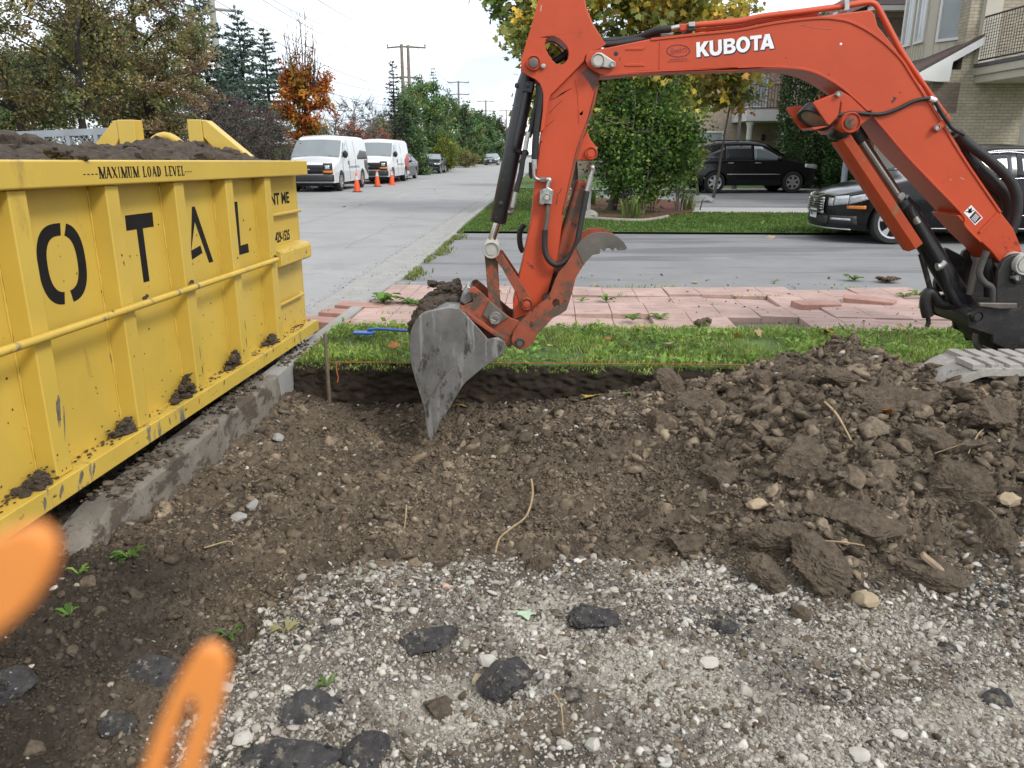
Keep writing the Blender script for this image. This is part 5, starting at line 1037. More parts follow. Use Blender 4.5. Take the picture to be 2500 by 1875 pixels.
# ---- black luxury saloon in the driveway (nearest car)
def luxury():
    az = heading(-math.cos(RD), math.sin(RD)); t = thing('parked_car', 'black saloon with chrome grille in the grey driveway behind the excavator boom', 'car', (7.45, 12.87, .055), az)
    tp = [(-2.5, .88), (-2.3, 1.02), (-1.9, 1.10), (-1.6, 1.15), (-.8, 1.42), (-.3, 1.465), (.1, 1.46), (.4, 1.40), (1.12, 1.05), (1.25, .99), (1.8, .87), (2.1, .80), (2.3, .73), (2.5, .63)]
    c = Car(4.88, 1.86, tp, .95, 1.46, .2, .25, .72, 2.5, .45, 2.8, .1, .035); c.body(t, mBlackP, (1.53, -1.34), .36)
    c.screen(t, 'windscreen', mWind, .40, 1.10, .03); c.screen(t, 'rear_window', mGlass, -1.56, -.82, .05)
    c.side(t, 'side_window', mGlass, [-.12, .2, .55, .95], [.99, .985, .98, .98], [1.36, 1.345, 1.25, 1.03]); c.side(t, 'side_window', mGlass, [-1.3, -.85, -.2], [1.05, 1.0, .99], [1.1, 1.29, 1.36])
    c.side(t, 'window_trim', mChr, [-1.35, -.85, -.1, .3, .6, 1.0], [1.085, 1.30, 1.368, 1.345, 1.25, 1.02], [1.1, 1.315, 1.385, 1.362, 1.265, 1.035], .008, n=24, k=1)
    c.side(t, 'window_trim', mChr, [-1.35, 0, 1.0], [1.03, .975, .965], [1.045, .99, .98], .009, n=14, k=1); c.side(t, 'side_moulding', mChr, [-1.0, .9], [.44, .44], [.45, .45], .008, k=1); c.side(t, 'sill_trim', mAlloy, [-.95, 1.1], [.235, .235], [.25, .25], .01, k=1)
    c.side(t, 'door_seam', mBPl, [-.17, -.155], [.32, .32], [.98, .98], .003, n=3); c.side(t, 'door_seam', mBPl, [.97, .985], [.32, .32], [.98, .98], .003, n=3)
    for sd in (-1, 1):
        mirror_(t, .82, sd*.9, 1.03, mBlackP, (.1, .09, .07), sd)
        c.side(t, 'headlight', mLampG, [1.72, 1.9, 2.1, 2.2], [.77, .70, .63, .60], [.79, .78, .74, .71], .009, (sd,), n=8)
        c.front(t, 'headlight', mLampG, sd*.46, sd*.56, .56, .68, .014, 4); c.front(t, 'headlight', mLampG, sd*.575, sd*.78, .565, .71, .014, 6, z0b=.60, z1b=.73)
        c.side(t, 'side_marker', mAmb, [1.98, 2.22], [.53, .53], [.58, .575], .009, (sd,), n=6)
        c.front(t, 'air_intake', mBPl, sd*.5, sd*.86, .28, .42, .01, 6); c.front(t, 'day_light', mLampG, sd*.55, sd*.82, .35, .38, .022, 6)
    c.front(t, 'grille', mBPl, -.34, .34, .46, .66, .02, 8)
    for z in (.50, .54, .58, .62): c.front(t, 'grille_bar', mChr, -.34, .34, z-.008, z+.009, .036, 8)
    for z in (.45, .665): c.front(t, 'grille_frame', mChr, -.39, .39, z-.018, z+.018, .036, 8)
    for sd in (-1, 1): c.front(t, 'grille_frame', mChr, sd*.355, sd*.38, .45, .67, .036, 2)
    m = MB(); m.lathe([(0, -.006), (.05, -.006), (.05, .006), (0, .006)], 20, (2.49, 0, .60), 'X'); m.build('badge', mChr, t, world=False)
    c.front(t, 'lower_grille', mBPl, -.48, .48, .27, .40, .012); c.front(t, 'splitter', mAlloy, -.8, .8, .205, .222, .02, 14); plate_(t, 2.47, .42, 1, 'BMKR 717')
    handle(t, c, -.02, .90, mBlackP); handle(t, c, -1.05, .92, mBlackP)
    for x in (1.53, -1.34):
        for sd in (-1, 1): wheel(t, x, sd*.80, .335, .24, sd, 5, .74)
    m = MB(); m.box((0, 0, .26), (3.7, 1.4, .12)); m.build('chassis', mBPl, t, world=False)
    for sd in (-1, 1): c.side(t, 'tail_lamp', mRedL, [-2.35, -1.95], [.78, .8], [.95, .98], .006, (sd,), n=6)
    m = MB(); m.tube([(1.12, .3, 1.09), (1.02, -.3, 1.13)], .012, 6); m.build('wiper', mBPl, t, world=False)
luxury()
# ---- black crossover on the far driveway
def suv():
    t = thing('parked_car', 'black tall crossover parked beyond the green bush in front of the house', 'car', (8.2, 28.1, .1), R(4))
    tp = [(-2.4, 1.0), (-2.28, 1.2), (-2.15, 1.3), (-1.75, 1.60), (-1.2, 1.68), (-.3, 1.70), (.2, 1.66), (.45, 1.6), (1.15, 1.16), (1.3, 1.12), (1.9, 1.02), (2.15, .94), (2.4, .8)]
    c = Car(4.74, 1.84, tp, 1.05, 1.68, .26, .24, .5, 2.6, .3, 3, .1, .035); c.body(t, mBlackP, (1.38, -1.36), .375)
    c.screen(t, 'windscreen', mWind, .46, 1.13, .03); c.screen(t, 'rear_window', mGlass, -2.2, -1.8, .05)
    c.side(t, 'side_window', mWind, [-.02, .25, .95], [1.1, 1.1, 1.1], [1.55, 1.53, 1.14]); c.side(t, 'side_window', mGlass, [-1.0, -.6, -.1], [1.1, 1.1, 1.1], [1.54, 1.56, 1.56]); c.side(t, 'side_window', mGlass, [-1.8, -1.05], [1.14, 1.1], [1.2, 1.5])
    c.side(t, 'side_moulding', mAlloy, [-.95, .9], [.62, .62], [.64, .64], .012, k=1); c.side(t, 'window_trim', mBPl, [-1.9, 1.0], [1.075, 1.075], [1.09, 1.09], .006, k=1)
    for sd in (-1, 1):
        mirror_(t, .85, sd*.88, 1.14, mBlackP, (.09, .09, .08), sd); c.side(t, 'headlight', mLampG, [1.75, 2.1, 2.3], [.86, .82, .8], [.97, .96, .92], .009, (sd,), n=8)
        c.front(t, 'headlight', mLampG, sd*.5, sd*.82, .8, .93, .015, 6); c.side(t, 'tail_lamp', mRedL, [-2.33, -2.1], [.85, .9], [1.05, 1.1], .006, (sd,), n=6); c.side(t, 'rear_reflector', mRedL, [-2.3, -2.1], [.56, .56], [.63, .63], .008, (sd,), n=4)
        m = MB(); m.tube([(-1.5, sd*.62, 1.68), (-1.3, sd*.62, 1.74), (.1, sd*.62, 1.74), (.3, sd*.62, 1.67)], .018, 8); m.build('roof_rail', mBPl, t, world=False); c.front(t, 'fog_lamp', mLampG, sd*.62, sd*.8, .46, .54, .014, 4)
    handle(t, c, .1, 1.0, mChr, l=.2); handle(t, c, -.85, 1.0, mChr, l=.2)
    c.front(t, 'grille', mBPl, -.4, .4, .62, .84, .014); m = MB(); m.box((-2.13, 0, 1.63), (.32, 1.2, .035)); m.build('spoiler', mBlackP, t, world=False, bev=.01)
    for x in (1.38, -1.36):
        for sd in (-1, 1): wheel(t, x, sd*.8, .365, .24, sd, 6, .64)
    m = MB(); m.box((0, 0, .32), (3.6, 1.4, .14)); m.build('chassis', mBPl, t, world=False)
suv()
# ---- traffic cones
mCone = M('orange_cone_plastic', (.72, .09, .02), .5, var=.08, vs=8); mRefl = M('reflective_collar', (.55, .55, .56), .4, var=.15, vs=20)
def cone(loc, label):
    t = thing('traffic_cone', label, 'traffic cone', loc, .1, 'orange cones beside the white vans')
    m = MB(); m.lathe([(.135, .03), (.034, .70), (.024, .712), (0, .712)], 24); m.build('body', mCone, t, world=False, smooth=50)
    rr = lambda z: .135-.101*(z-.03)/.67+.002
    m = MB(); m.lathe([(rr(.45), .45), (rr(.6), .6)], 24); m.build('collar', mRefl, t, world=False, smooth=50)
    m = MB(); m.box((0, 0, .015), (.36, .36, .03)); m.build('base', mBPl if 'black' in label else mCone, t, world=False, bev=.01); return t
cone((-5.92, 30.3, 0), 'nearest orange cone with black base, beside the front wheel of the nearer van')
cone((-6.0, 35.4, 0), 'orange cone with black base between the two white vans')
cone((-5.62, 37.2, 0), 'orange cone standing in front of the second van with orange base')
cone((-6.3, 43.6, 0), 'orange cone half hidden behind the front wheel of the second van')
# ================================================================== HOUSES
def brickmat(name, c1, c2, mo, sx=.21, sy=.072):
    m = bpy.data.materials.new(name); m.use_nodes = True; t = m.node_tree; b = t.nodes['Principled BSDF']; n = t.nodes.new; l = t.links.new
    tc = n('ShaderNodeTexCoord'); sp = n('ShaderNodeSeparateXYZ'); l(tc.outputs['Object'], sp.inputs[0])
    ad = n('ShaderNodeMath'); ad.operation = 'ADD'; l(sp.outputs[0], ad.inputs[0]); l(sp.outputs[1], ad.inputs[1])
    cb = n('ShaderNodeCombineXYZ'); l(ad.outputs[0], cb.inputs[0]); l(sp.outputs[2], cb.inputs[1])
    br = n('ShaderNodeTexBrick'); br.inputs['Scale'].default_value = 1; br.inputs['Brick Width'].default_value = sx; br.inputs['Row Height'].default_value = sy
    br.inputs['Mortar Size'].default_value = .007; br.inputs['Color1'].default_value = (*c1, 1); br.inputs['Color2'].default_value = (*c2, 1); br.inputs['Mortar'].default_value = (*mo, 1); br.inputs['Mortar Smooth'].default_value = .2
    l(cb.outputs[0], br.inputs['Vector']); nz = n('ShaderNodeTexNoise'); nz.inputs['Scale'].default_value = 5; nz.inputs['Detail'].default_value = 6; l(tc.outputs['Object'], nz.inputs['Vector'])
    rp = n('ShaderNodeMapRange'); rp.inputs['To Min'].default_value = .75; rp.inputs['To Max'].default_value = 1.25; l(nz.outputs['Fac'], rp.inputs['Value'])
    mu = n('ShaderNodeMixRGB'); mu.blend_type = 'MULTIPLY'; mu.inputs[0].default_value = 1; l(br.outputs['Color'], mu.inputs[1]); l(rp.outputs[0], mu.inputs[2]); l(mu.outputs[0], b.inputs['Base Color'])
    bp_ = n('ShaderNodeBump'); bp_.inputs['Strength'].default_value = .6; bp_.inputs['Distance'].default_value = .008; bp_.invert = True; l(br.outputs['Fac'], bp_.inputs['Height']); l(bp_.outputs[0], b.inputs['Normal']); b.inputs['Roughness'].default_value = .9
    return m
mBrk = brickmat('tan_brick', (.40, .355, .265), (.34, .295, .215), (.22, .2, .165)); mBrk2 = brickmat('pinkish_brick', (.44, .35, .28), (.37, .29, .225), (.26, .235, .2)); mBrkD = brickmat('brown_quoin_brick', (.19, .15, .115), (.16, .125, .095), (.12, .1, .085))
mSid = M('beige_siding', (.46, .43, .35), .6, var=.05, vs=2); mTrimW = M('white_trim', (.62, .62, .6), .5, var=.05, vs=4); mTrimB = M('beige_trim', (.45, .415, .34), .6, var=.06, vs=3)
mShing = M('brown_shingles', (.085, .06, .052), .9, var=.35, vs=14, bump=.8, bs=40, spots=[((.05, .036, .03), .56, 7, (1, 1, 9)), ((.13, .1, .085), .64, 25)])
mPane = M('window_pane', (.34, .37, .39), .08, var=.12, vs=1.2, spec=.8, coat=.8); mIron = M('black_ironwork', (.012, .012, .013), .5, var=.1); mDoorG = M('garage_door_paint', (.36, .34, .3), .6, var=.05); mDark = M('dark_door', (.02, .018, .017), .4, var=.2)
mDeck = M('grey_balcony_edge', (.08, .08, .085), .7, var=.15)
def hp(mb, name, mat, par, **k): return mb.build(name, mat, par, **k)
def wallbox(par, name, mat, a, b, **k): m = MB(); m.mm(a, b); return m.build(name, mat, par, smooth=None, **k)
def window(par, p0, p1, z0, z1, nrm, frame=.06, mull=None, mat=mTrimW):
    """frame + pane on a vertical face from p0 to p1 (xy), pushed out along nrm"""
    p0, p1, nr = Vector((*p0, 0)), Vector((*p1, 0)), Vector((*nrm, 0)).normalized(); d = (p1-p0); Ln = d.length; d.normalize(); fn = lambda a, b, h: tuple(p0+d*a+nr*h+Vector((0, 0, b)))
    m = MB(); m.prism([(0, z0), (Ln, z0), (Ln, z1), (0, z1)], -.01, .05, fn, [[(frame, z0+frame), (Ln-frame, z0+frame), (Ln-frame, z1-frame), (frame, z1-frame)]])
    w_ = m.build('window', mat, par, smooth=None); m = MB(); m.prism([(frame-.005, z0+frame-.005), (Ln-frame+.005, z0+frame-.005), (Ln-frame+.005, z1-frame+.005), (frame-.005, z1-frame+.005)], .0, .012, fn); m.build('pane', mPane, w_, smooth=None)
    if mull:
        m = MB(); m.prism([(frame, mull-.015), (Ln-frame, mull-.015), (Ln-frame, mull+.015), (frame, mull+.015)], .013, .03, fn); m.build('glazing_bar', mat, w_, smooth=None)
    return w_
def railing(par, pts, z0, z1, n, mesh_rows=0, name='balcony_railing', th=.012):
    m = MB()
    for a, b in zip(pts[:-1], pts[1:]):
        a, b = Vector((*a, 0)), Vector((*b, 0)); 
        for z in (z0+.06, z1): m.beam(a+Vector((0, 0, z)), b+Vector((0, 0, z)), .03, .035)
        for i in range(n+1):
            p = a.lerp(b, i/n); m.tube([p+Vector((0, 0, z0+.05)), p+Vector((0, 0, z1))], th if i % max(1, n//2) else .022, 4)
        for k in range(mesh_rows):
            z = z0+.1+(z1-z0-.14)*(k+1)/(mesh_rows+1); m.tube([a+Vector((0, 0, z)), b+Vector((0, 0, z))], .006, 4)
    return m.build(name, mIron, par, smooth=None)
# ---- house A: tan brick, siding bay over a shingled skirt, balcony
hA = thing('brick_house', 'tan brick house with beige siding bay, shingled skirt roof and black balcony railing', 'house', (12, 20, .1))
wallbox(hA, 'wall', mBrk, (9.98, 19.5, 0), (17, 22.2, 3.3)); wallbox(hA, 'upper_wall', mBrk, (10.6, 19.52, 3.302), (17, 22.0, 8.2)); wallbox(hA, 'rear_wall', mBrk, (13.4, 22.21, 0), (17, 28, 8.1))
wallbox(hA, 'quoin', mBrkD, (9.965, 19.485, 2.35), (10.62, 19.499, 3.02)); wallbox(hA, 'quoin', mBrkD, (9.965, 19.487, 0), (10.0, 19.498, 2.3))
# bay of vertical siding
bay = [(10.22, 21.98), (10.22, 20.55), (10.93, 19.44), (11.3, 19.44), (11.3, 21.98)]
m = MB(); m.prism(bay, 3.2, 7.4, lambda a, b, h: (a, b, h)); bayo = m.build('siding_bay', mSid, hA, smooth=None)
m = MB()
for k in range(1, 11): y = 20.55+k*.135; m.mm((10.205, y-.012, 3.2), (10.219, y+.012, 7.4))
for k in range(1, 8): t = k/8; p = Vector((10.22, 20.55, 0)).lerp(Vector((10.93, 19.44, 0)), t); nr = Vector((-.842, -.539, 0)); m.box(p+nr*.006+Vector((0, 0, 5.3)), (.022, .012, 4.2), rz=math.atan2(-1.11, .71))
m.build('siding_batten', mSid, bayo, smooth=None)
wallbox(bayo, 'corner_trim', mTrimB, (10.9, 19.42, 3.2), (11.08, 19.439, 7.4))
window(bayo, (10.22, 21.85), (10.22, 21.35), 4.05, 6.6, (-1, 0), .06); window(bayo, (10.22, 21.2), (10.22, 20.72), 4.05, 6.6, (-1, 0), .06)
window(bayo, (10.34, 20.36), (10.83, 19.595), 4.0, 6.0, (-.842, -.539), .06, 5.05)
# shingled skirt: slopes up from the eaves to the bay, its end boxed in white
m = MB(); m.prism([(9.5, 3.22), (10.95, 4.02), (10.95, 4.07), (9.5, 3.28)], 19.36, 22.4, lambda a, b, h: (a, h, b)); sk = m.build('skirt_roof', mShing, hA, smooth=None)
m = MB(); m.prism([(9.5, 3.2), (9.5, 3.06), (9.98, 3.02), (10.25, 3.02), (10.27, 3.45), (10.93, 3.82), (10.93, 3.99)], 19.3, 19.44, lambda a, b, h: (a, h, b)); m.build('soffit_return', mTrimW, hA, smooth=None, bev=.005)
wallbox(hA, 'soffit', mTrimW, (9.52, 19.45, 3.03), (9.97, 22.2, 3.06))
m = MB(); m.prism([(9.36, 3.26), (9.36, 3.18), (9.40, 3.13), (9.495, 3.13), (9.495, 3.26), (9.48, 3.26), (9.48, 3.15), (9.38, 3.19), (9.38, 3.26)], 19.3, 22.4, lambda a, b, h: (a, h, b)); m.build('gutter', mTrimW, hA, smooth=None)
m = MB(); m.tube([(9.45, 19.38, 3.13), (9.5, 19.4, 3.0), (10.08, 19.44, 2.62), (10.08, 19.44, .1)], .042, 8); m.build('downpipe', mTrimW, hA, smooth=50)
# garage front under the skirt
for y0 in (20.1,): 
    g = wallbox(hA, 'garage_door', mDoorG, (9.955, y0, 0), (9.979, y0+1.75, 2.2)); m = MB()
    for k in range(1, 4): m.mm((9.95, y0, .55*k-.01), (9.956, y0+1.75, .55*k+.01))
    m.build('panel_groove', mTrimB, g, smooth=None)
    window(hA, (9.979, y0+1.754), (9.979, y0-.04), .0, 2.26, (-1, 0), .05, None, mTrimB)
# balcony
bal = wallbox(hA, 'balcony', mTrimB, (10.95, 15.3, 3.0), (12.8, 19.499, 3.34)); m = MB(); m.mm((10.87, 15.2, 3.342), (12.85, 19.498, 3.42)); m.build('balcony_edge', mDeck, bal, smooth=None); m = MB(); m.mm((10.9, 15.25, 3.17), (10.949, 19.498, 3.335)); m.build('fascia', mTrimB, bal, smooth=None)
railing(bal, [(10.93, 19.46), (10.93, 15.3)], 3.43, 4.42, 44, 12, th=.007); railing(bal, [(10.93, 15.3), (12.8, 15.3)], 3.43, 4.42, 20, 12, th=.007)
m = MB(); m.lathe([(.2, .1), (.2, .2), (.15, .26), (.15, 2.8), (.19, 2.9), (.19, 3.0), (0, 3.0)], 24, (11.15, 17.5, 0)); m.build('column', mTrimB, hA, smooth=35)
m = MB(); m.prism([(9.2, 8.1), (13.5, 10.6), (17.8, 8.1), (17.8, 8.2), (13.5, 10.75), (9.2, 8.2)], 19, 22.6, lambda a, b, h: (a, h, b)); m.build('roof', mShing, hA, smooth=None)
# ---- house B: behind A, brick below a brown hip roof
hB = thing('brick_house', 'tan brick house wing with brown hip roof and white gutter behind the bay house', 'house', (16, 32, .1))
wallbox(hB, 'wall', mBrk, (12.2, 28.3, 0), (20, 38, 6.0)); wallbox(hB, 'brick_band', mBrkD, (12.18, 28.285, 5.2), (20, 28.299, 5.8))
wallbox(hB, 'gutter', mTrimW, (11.9, 27.9, 5.95), (20.2, 28.25, 6.1)); m = MB(); m.add([(11.8, 27.9, 6.12), (20.3, 27.9, 6.12), (20.3, 38.5, 6.12), (11.8, 38.5, 6.12), (15.5, 32, 8.9), (17, 34, 8.9)], [(0, 1, 5, 4), (1, 2, 5), (2, 3, 4, 5), (3, 0, 4), (0, 3, 2, 1)]); m.build('roof', mShing, hB, smooth=None)
m = MB(); m.tube([(14.15, 28.1, 5.95), (14.1, 28.2, 5.75), (13.8, 28.24, 5.45), (13.8, 28.24, .1)], .05, 8); m.build('downpipe', mTrimW, hB, smooth=50)
# ---- house C: brick entrance with white columns
hC = thing('brick_house', 'pinkish brick house with white columned entrance and small iron balcony, beyond the parked crossover', 'house', (14, 40, .12))
wallbox(hC, 'wall', mBrk2, (8.2, 37.0, .1), (22, 46, 5.6)); por = wallbox(hC, 'porch_beam', mTrimW, (10.0, 34.7, 2.75), (13.6, 36.99, 3.2))
for x in (10.25, 11.75, 13.3):
    m = MB(); m.lathe([(.17, .12), (.17, .25), (.13, .3), (.115, 2.55), (.16, 2.62), (.16, 2.74), (0, 2.74)], 20, (x, 34.95, 0)); m.build('column', mTrimW, hC, smooth=35)
d = wallbox(hC, 'door', mTrimW, (12.15, 36.9, .15), (13.1, 36.985, 2.35)); m = MB(); m.mm((12.3, 36.88, .5), (12.55, 36.899, 2.1)); m.mm((12.7, 36.88, .5), (12.95, 36.899, 2.1)); m.build('door_pane', mPane, d, smooth=None)
railing(hC, [(10.1, 34.8), (13.5, 34.8)], 3.22, 4.2, 26, 0); railing(hC, [(13.5, 34.8), (13.5, 36.9)], 3.22, 4.2, 14, 0)
window(hC, (10.4, 37.0), (11.5, 37.0), 3.4, 5.4, (0, -1), .08); window(hC, (8.6, 37.0), (9.7, 37.0), 1.0, 2.4, (0, -1), .08, 1.7); window(hC, (12.3, 37.0), (13.2, 37.0), 3.4, 5.4, (0, -1), .08); window(hC, (16.2, 37.), (17.6, 37.), .9, 2.4, (0, -1), .08, 1.6)
wallbox(hC, 'gutter', mTrimW, (7.8, 36.6, 5.45), (22.4, 36.99, 5.6)); m = MB(); m.prism([(7.7, 5.6), (17, 6.9), (22.4, 5.6)], 36.5, 46.5, lambda a, b, h: (a, h, b)); m.build('roof', mShing, hC, smooth=None)
m = MB(); m.lump((11.45, 36.8, 2.1), .14, 1, 0, (.8, .8, 1.4)); m.build('wall_lantern', mIron, hC)
hD = thing('brick_house', 'brick house glimpsed behind the bush and maple branches', 'house', (5, 50, .12)); wallbox(hD, 'wall', mBrk2, (3.5, 48, .1), (11, 56, 4.6)); m = MB(); m.prism([(3.1, 4.6), (7.2, 6.2), (11.4, 4.6)], 47.6, 56.4, lambda a, b, h: (a, h, b)); m.build('roof', mShing, hD, smooth=None)
window(hD, (4.6, 48), (5.9, 48), .9, 2.3, (0, -1), .08, 1.6); window(hD, (7.6, 48), (8.9, 48), .9, 2.3, (0, -1), .08, 1.6); wallbox(hD, 'porch_beam', mTrimW, (3.6, 46.9, 2.6), (8.2, 47.99, 2.95))
# porch clutter seen between boom and cylinder
po = MB(); po.lathe([(.09, .1), (.08, 2.6), (0, 2.6)], 16, (9.85, 23.6, 0)); tag(po.build('porch_post', M('blue_grey_post', (.3, .34, .38), .5)), 'pale blue-grey porch post left of the garage', 'post')
# ================================================================== TREES AND SHRUBS
def leafmat(name, tr=.25): return M(name, (0, 0, 0), .55, var=.2, vs=9, vcol=True, spec=.25, trans=tr)
mLeaf = leafmat('foliage', .4); mNeed = leafmat('needles', .1)
mBark = M('grey_brown_bark', (.085, .072, .06), .95, var=.4, vs=9, bump=.8, bs=30, spots=[((.16, .145, .13), .6, 14, (1, 1, .3))])
mBarkD = M('dark_bark', (.045, .037, .032), .95, var=.4, vs=9, bump=.8, bs=30); mTwig = M('grey_twigs', (.15, .135, .125), .9, var=.3, vs=5)
KITE = np.array([[0, 0, 0], [.32, .45, .06], [0, 1, 0], [-.32, .45, .06]])
MAPLE = np.array([[0, 0, 0], [.22, .12, .03], [.5, .1, .02], [.38, .34, .04], [.56, .58, 0], [.27, .6, .03], [.16, .78, .02], [0, 1.02, -.03], [-.16, .78, .02], [-.27, .6, .03], [-.56, .58, 0], [-.38, .34, .04], [-.5, .1, .02], [-.22, .12, .03]])
def leaf_arrays(P, size, cols, g, shape=KITE, up=.25, droop=None):
    """leaves at P (n,3), random facing (up = pull towards facing the sky)"""
    n = len(P); k = len(shape); a = g.normal(size=(n, 3)); a[:, 2] = a[:, 2]*.7-(.35 if droop is None else droop); a /= np.linalg.norm(a, axis=1)[:, None]
    nn = g.normal(size=(n, 3)); nn[:, 2] += up*4; b = np.cross(nn, a); b /= np.maximum(np.linalg.norm(b, axis=1), 1e-6)[:, None]; c = np.cross(a, b)
    s = size*g.uniform(.65, 1.3, n)
    V = P[:, None, :]+s[:, None, None]*(shape[None, :, 0, None]*b[:, None, :]+shape[None, :, 1, None]*a[:, None, :]+shape[None, :, 2, None]*c[:, None, :])
    return V.reshape(-1, 3), np.arange(n*k).reshape(n, k), np.repeat(cols, k, 0)
def pal_cols(g, n, pal, w=None, base=None, jit=.18, hue=.05):
    pal = np.array(pal, float); w = None if w is None else np.array(w)/sum(w); i = g.choice(len(pal), n, p=w); c = pal[i]
    return np.clip(c*(1+jit*g.normal(size=(n, 1)))*(1+hue*g.normal(size=(n, 3))), 0.004, 1)
def in_shape(g, n, kind, c, rad, lump=.25, shell=.0):
    out = []; ph = g.uniform(0, 6.28, 8)
    while sum(map(len, out)) < n:
        q = g.uniform(-1, 1, (n*3, 3)); r = np.linalg.norm(q, axis=1); th = np.arctan2(q[:, 1], q[:, 0]); el_ = np.arctan2(q[:, 2], np.hypot(q[:, 0], q[:, 1]))
        lim = 1-lump*.5+lump*.5*(np.sin(3*th+ph[0]+2*np.sin(2*el_+ph[1]))*np.cos(4*el_+ph[2])+.6*np.sin(7*th+ph[3]+5*el_))
        if kind == 'cone': hz_ = (q[:, 2]+1)/2; ok = np.hypot(q[:, 0], q[:, 1]) < (1-hz_)**.8*lim+.03
        elif kind == 'column': hz_ = (q[:, 2]+1)/2; ok = np.hypot(q[:, 0], q[:, 1]) < np.minimum(1, 2.2*(1-hz_)**.7)*lim*np.minimum(1, .6+2*hz_)
        elif kind == 'dome': ok = (np.hypot(np.hypot(q[:, 0], q[:, 1]), np.where(q[:, 2] > -.3, q[:, 2], q[:, 2]*.8)) < lim)
        else: ok = r < lim
        if shell: ok &= (r > shell*lim) | (g.random(len(q)) < .25)
        out.append(q[ok])
    return np.concatenate(out)[:n]*np.array(rad)+np.array(c)
def tree(name, label, loc, h, c0, rad, pal, w=None, nl=9000, size=.1, kind='ell', limbs=14, twigs=260, tr=.12, seed=1, group='trees along the road', shape=KITE, bark=None, stems=1, lean=(0, 0), lump=.35, shell=.35, cat='tree', clus=.28, tops=None, twr=.008, up=.25):
    """c0: crown centre height, rad: crown radii; limbs grow from the stem, twigs from the limbs, leaves along the twigs"""
    g = np.random.default_rng(seed); t = thing(name, label, cat, loc, 0, group); bark = bark or mBark; m = MB()
    C = np.array([lean[0], lean[1], c0]); nodes = []
    for s in range(stems):
        a = 2*math.pi*s/max(1, stems)+seed; off = 0 if stems == 1 else .12*rad[0]; e = C+np.array([math.cos(a), math.sin(a), 0])*(rad[0]*.45 if stems > 1 else 0)+np.array([0, 0, rad[2]*.55])
        st_ = np.array([math.cos(a)*off, math.sin(a)*off, -.05]); path = [st_+(e-st_)*u+g.normal(0, .02+.03*u, 3)*min(1, h/4) for u in np.linspace(0, 1, 9)]
        path[0] = st_; rr = tr/math.sqrt(stems); m.tube(path, [rr*(1.25 if i == 0 else 1-.1*i) for i in range(9)], 8 if stems < 3 else 6); nodes += [(p, rr*(1-.1*i)) for i, p in enumerate(path) if p[2] > (c0-rad[2])*.75]
    E = in_shape(g, limbs, kind, C, np.array(rad)*.78, .2, .5); ND = np.array([p for p, _ in nodes]); allp = []
    for e in E:
        d = np.linalg.norm(ND-e, axis=1)+np.maximum(0, ND[:, 2]-e[2]+.15*rad[2])*3; k = int(np.argmin(d)); p0, r0 = nodes[k]
        mid = (p0+e)/2+np.array([0, 0, .12*np.linalg.norm(e-p0)])+g.normal(0, .05*np.linalg.norm(e-p0), 3)
        pts = [(1-u)**2*p0+2*u*(1-u)*mid+u*u*e for u in np.linspace(0, 1, 6)]; m.tube(pts, [max(twr, r0*.5*(1-.15*i)) for i in range(6)], 5, False); allp += [(p, max(twr, r0*.5*(1-.15*i))) for i, p in enumerate(pts[2:])]
    AP = np.array([p for p, _ in allp]); T = in_shape(g, twigs, kind, C, rad, lump, shell); L_ = []
    for e in T:
        d = np.linalg.norm(AP-e, axis=1)+np.maximum(0, AP[:, 2]-e[2])*1.2; k = int(np.argmin(d)); p0 = AP[k]; mid = (p0+e)/2+g.normal(0, .08*np.linalg.norm(e-p0), 3)
        m.tube([p0, mid, e], [twr*1.4, twr, twr*.6], 3, False); L_.append((p0, mid, e))
    if tops:
        for _ in range(tops[0]):
            p0 = AP[g.integers(len(AP))]; e = p0+np.array([g.normal(0, .25), g.normal(0, .25), tops[1]*g.uniform(.5, 1)]); m.tube([p0, (p0+e)/2+g.normal(0, .06, 3), e], [twr*2, twr*1.3, twr*.6], 3, False)
            for _ in range(3): q = p0+(e-p0)*g.uniform(.3, .9); m.tube([q, q+np.array([g.normal(0, .25), g.normal(0, .25), g.uniform(.2, .6)])], [twr, twr*.5], 3, False)
    m.build('trunk', bark, t, world=False, smooth=60, fix=False)
    if nl:
        i = g.integers(0, len(L_), nl); u = g.uniform(.25, 1.05, nl)[:, None]; A, B_, D = (np.array([L_[j][q] for j in i]) for q in range(3))
        P = (1-u)**2*A+2*u*(1-u)*B_+u*u*D+g.normal(0, clus*.45, (nl, 3))*np.array([1, 1, .8])
        tint = pal_cols(g, len(L_), pal, w, jit=.22)[i]; cols = np.clip(tint*(1+.22*g.normal(size=(nl, 1))), .004, 1); V, Fc, cc_ = leaf_arrays(P, size, cols, g, shape, up); npmesh('crown', V, Fc, mLeaf, t, col=cc_)
    return t
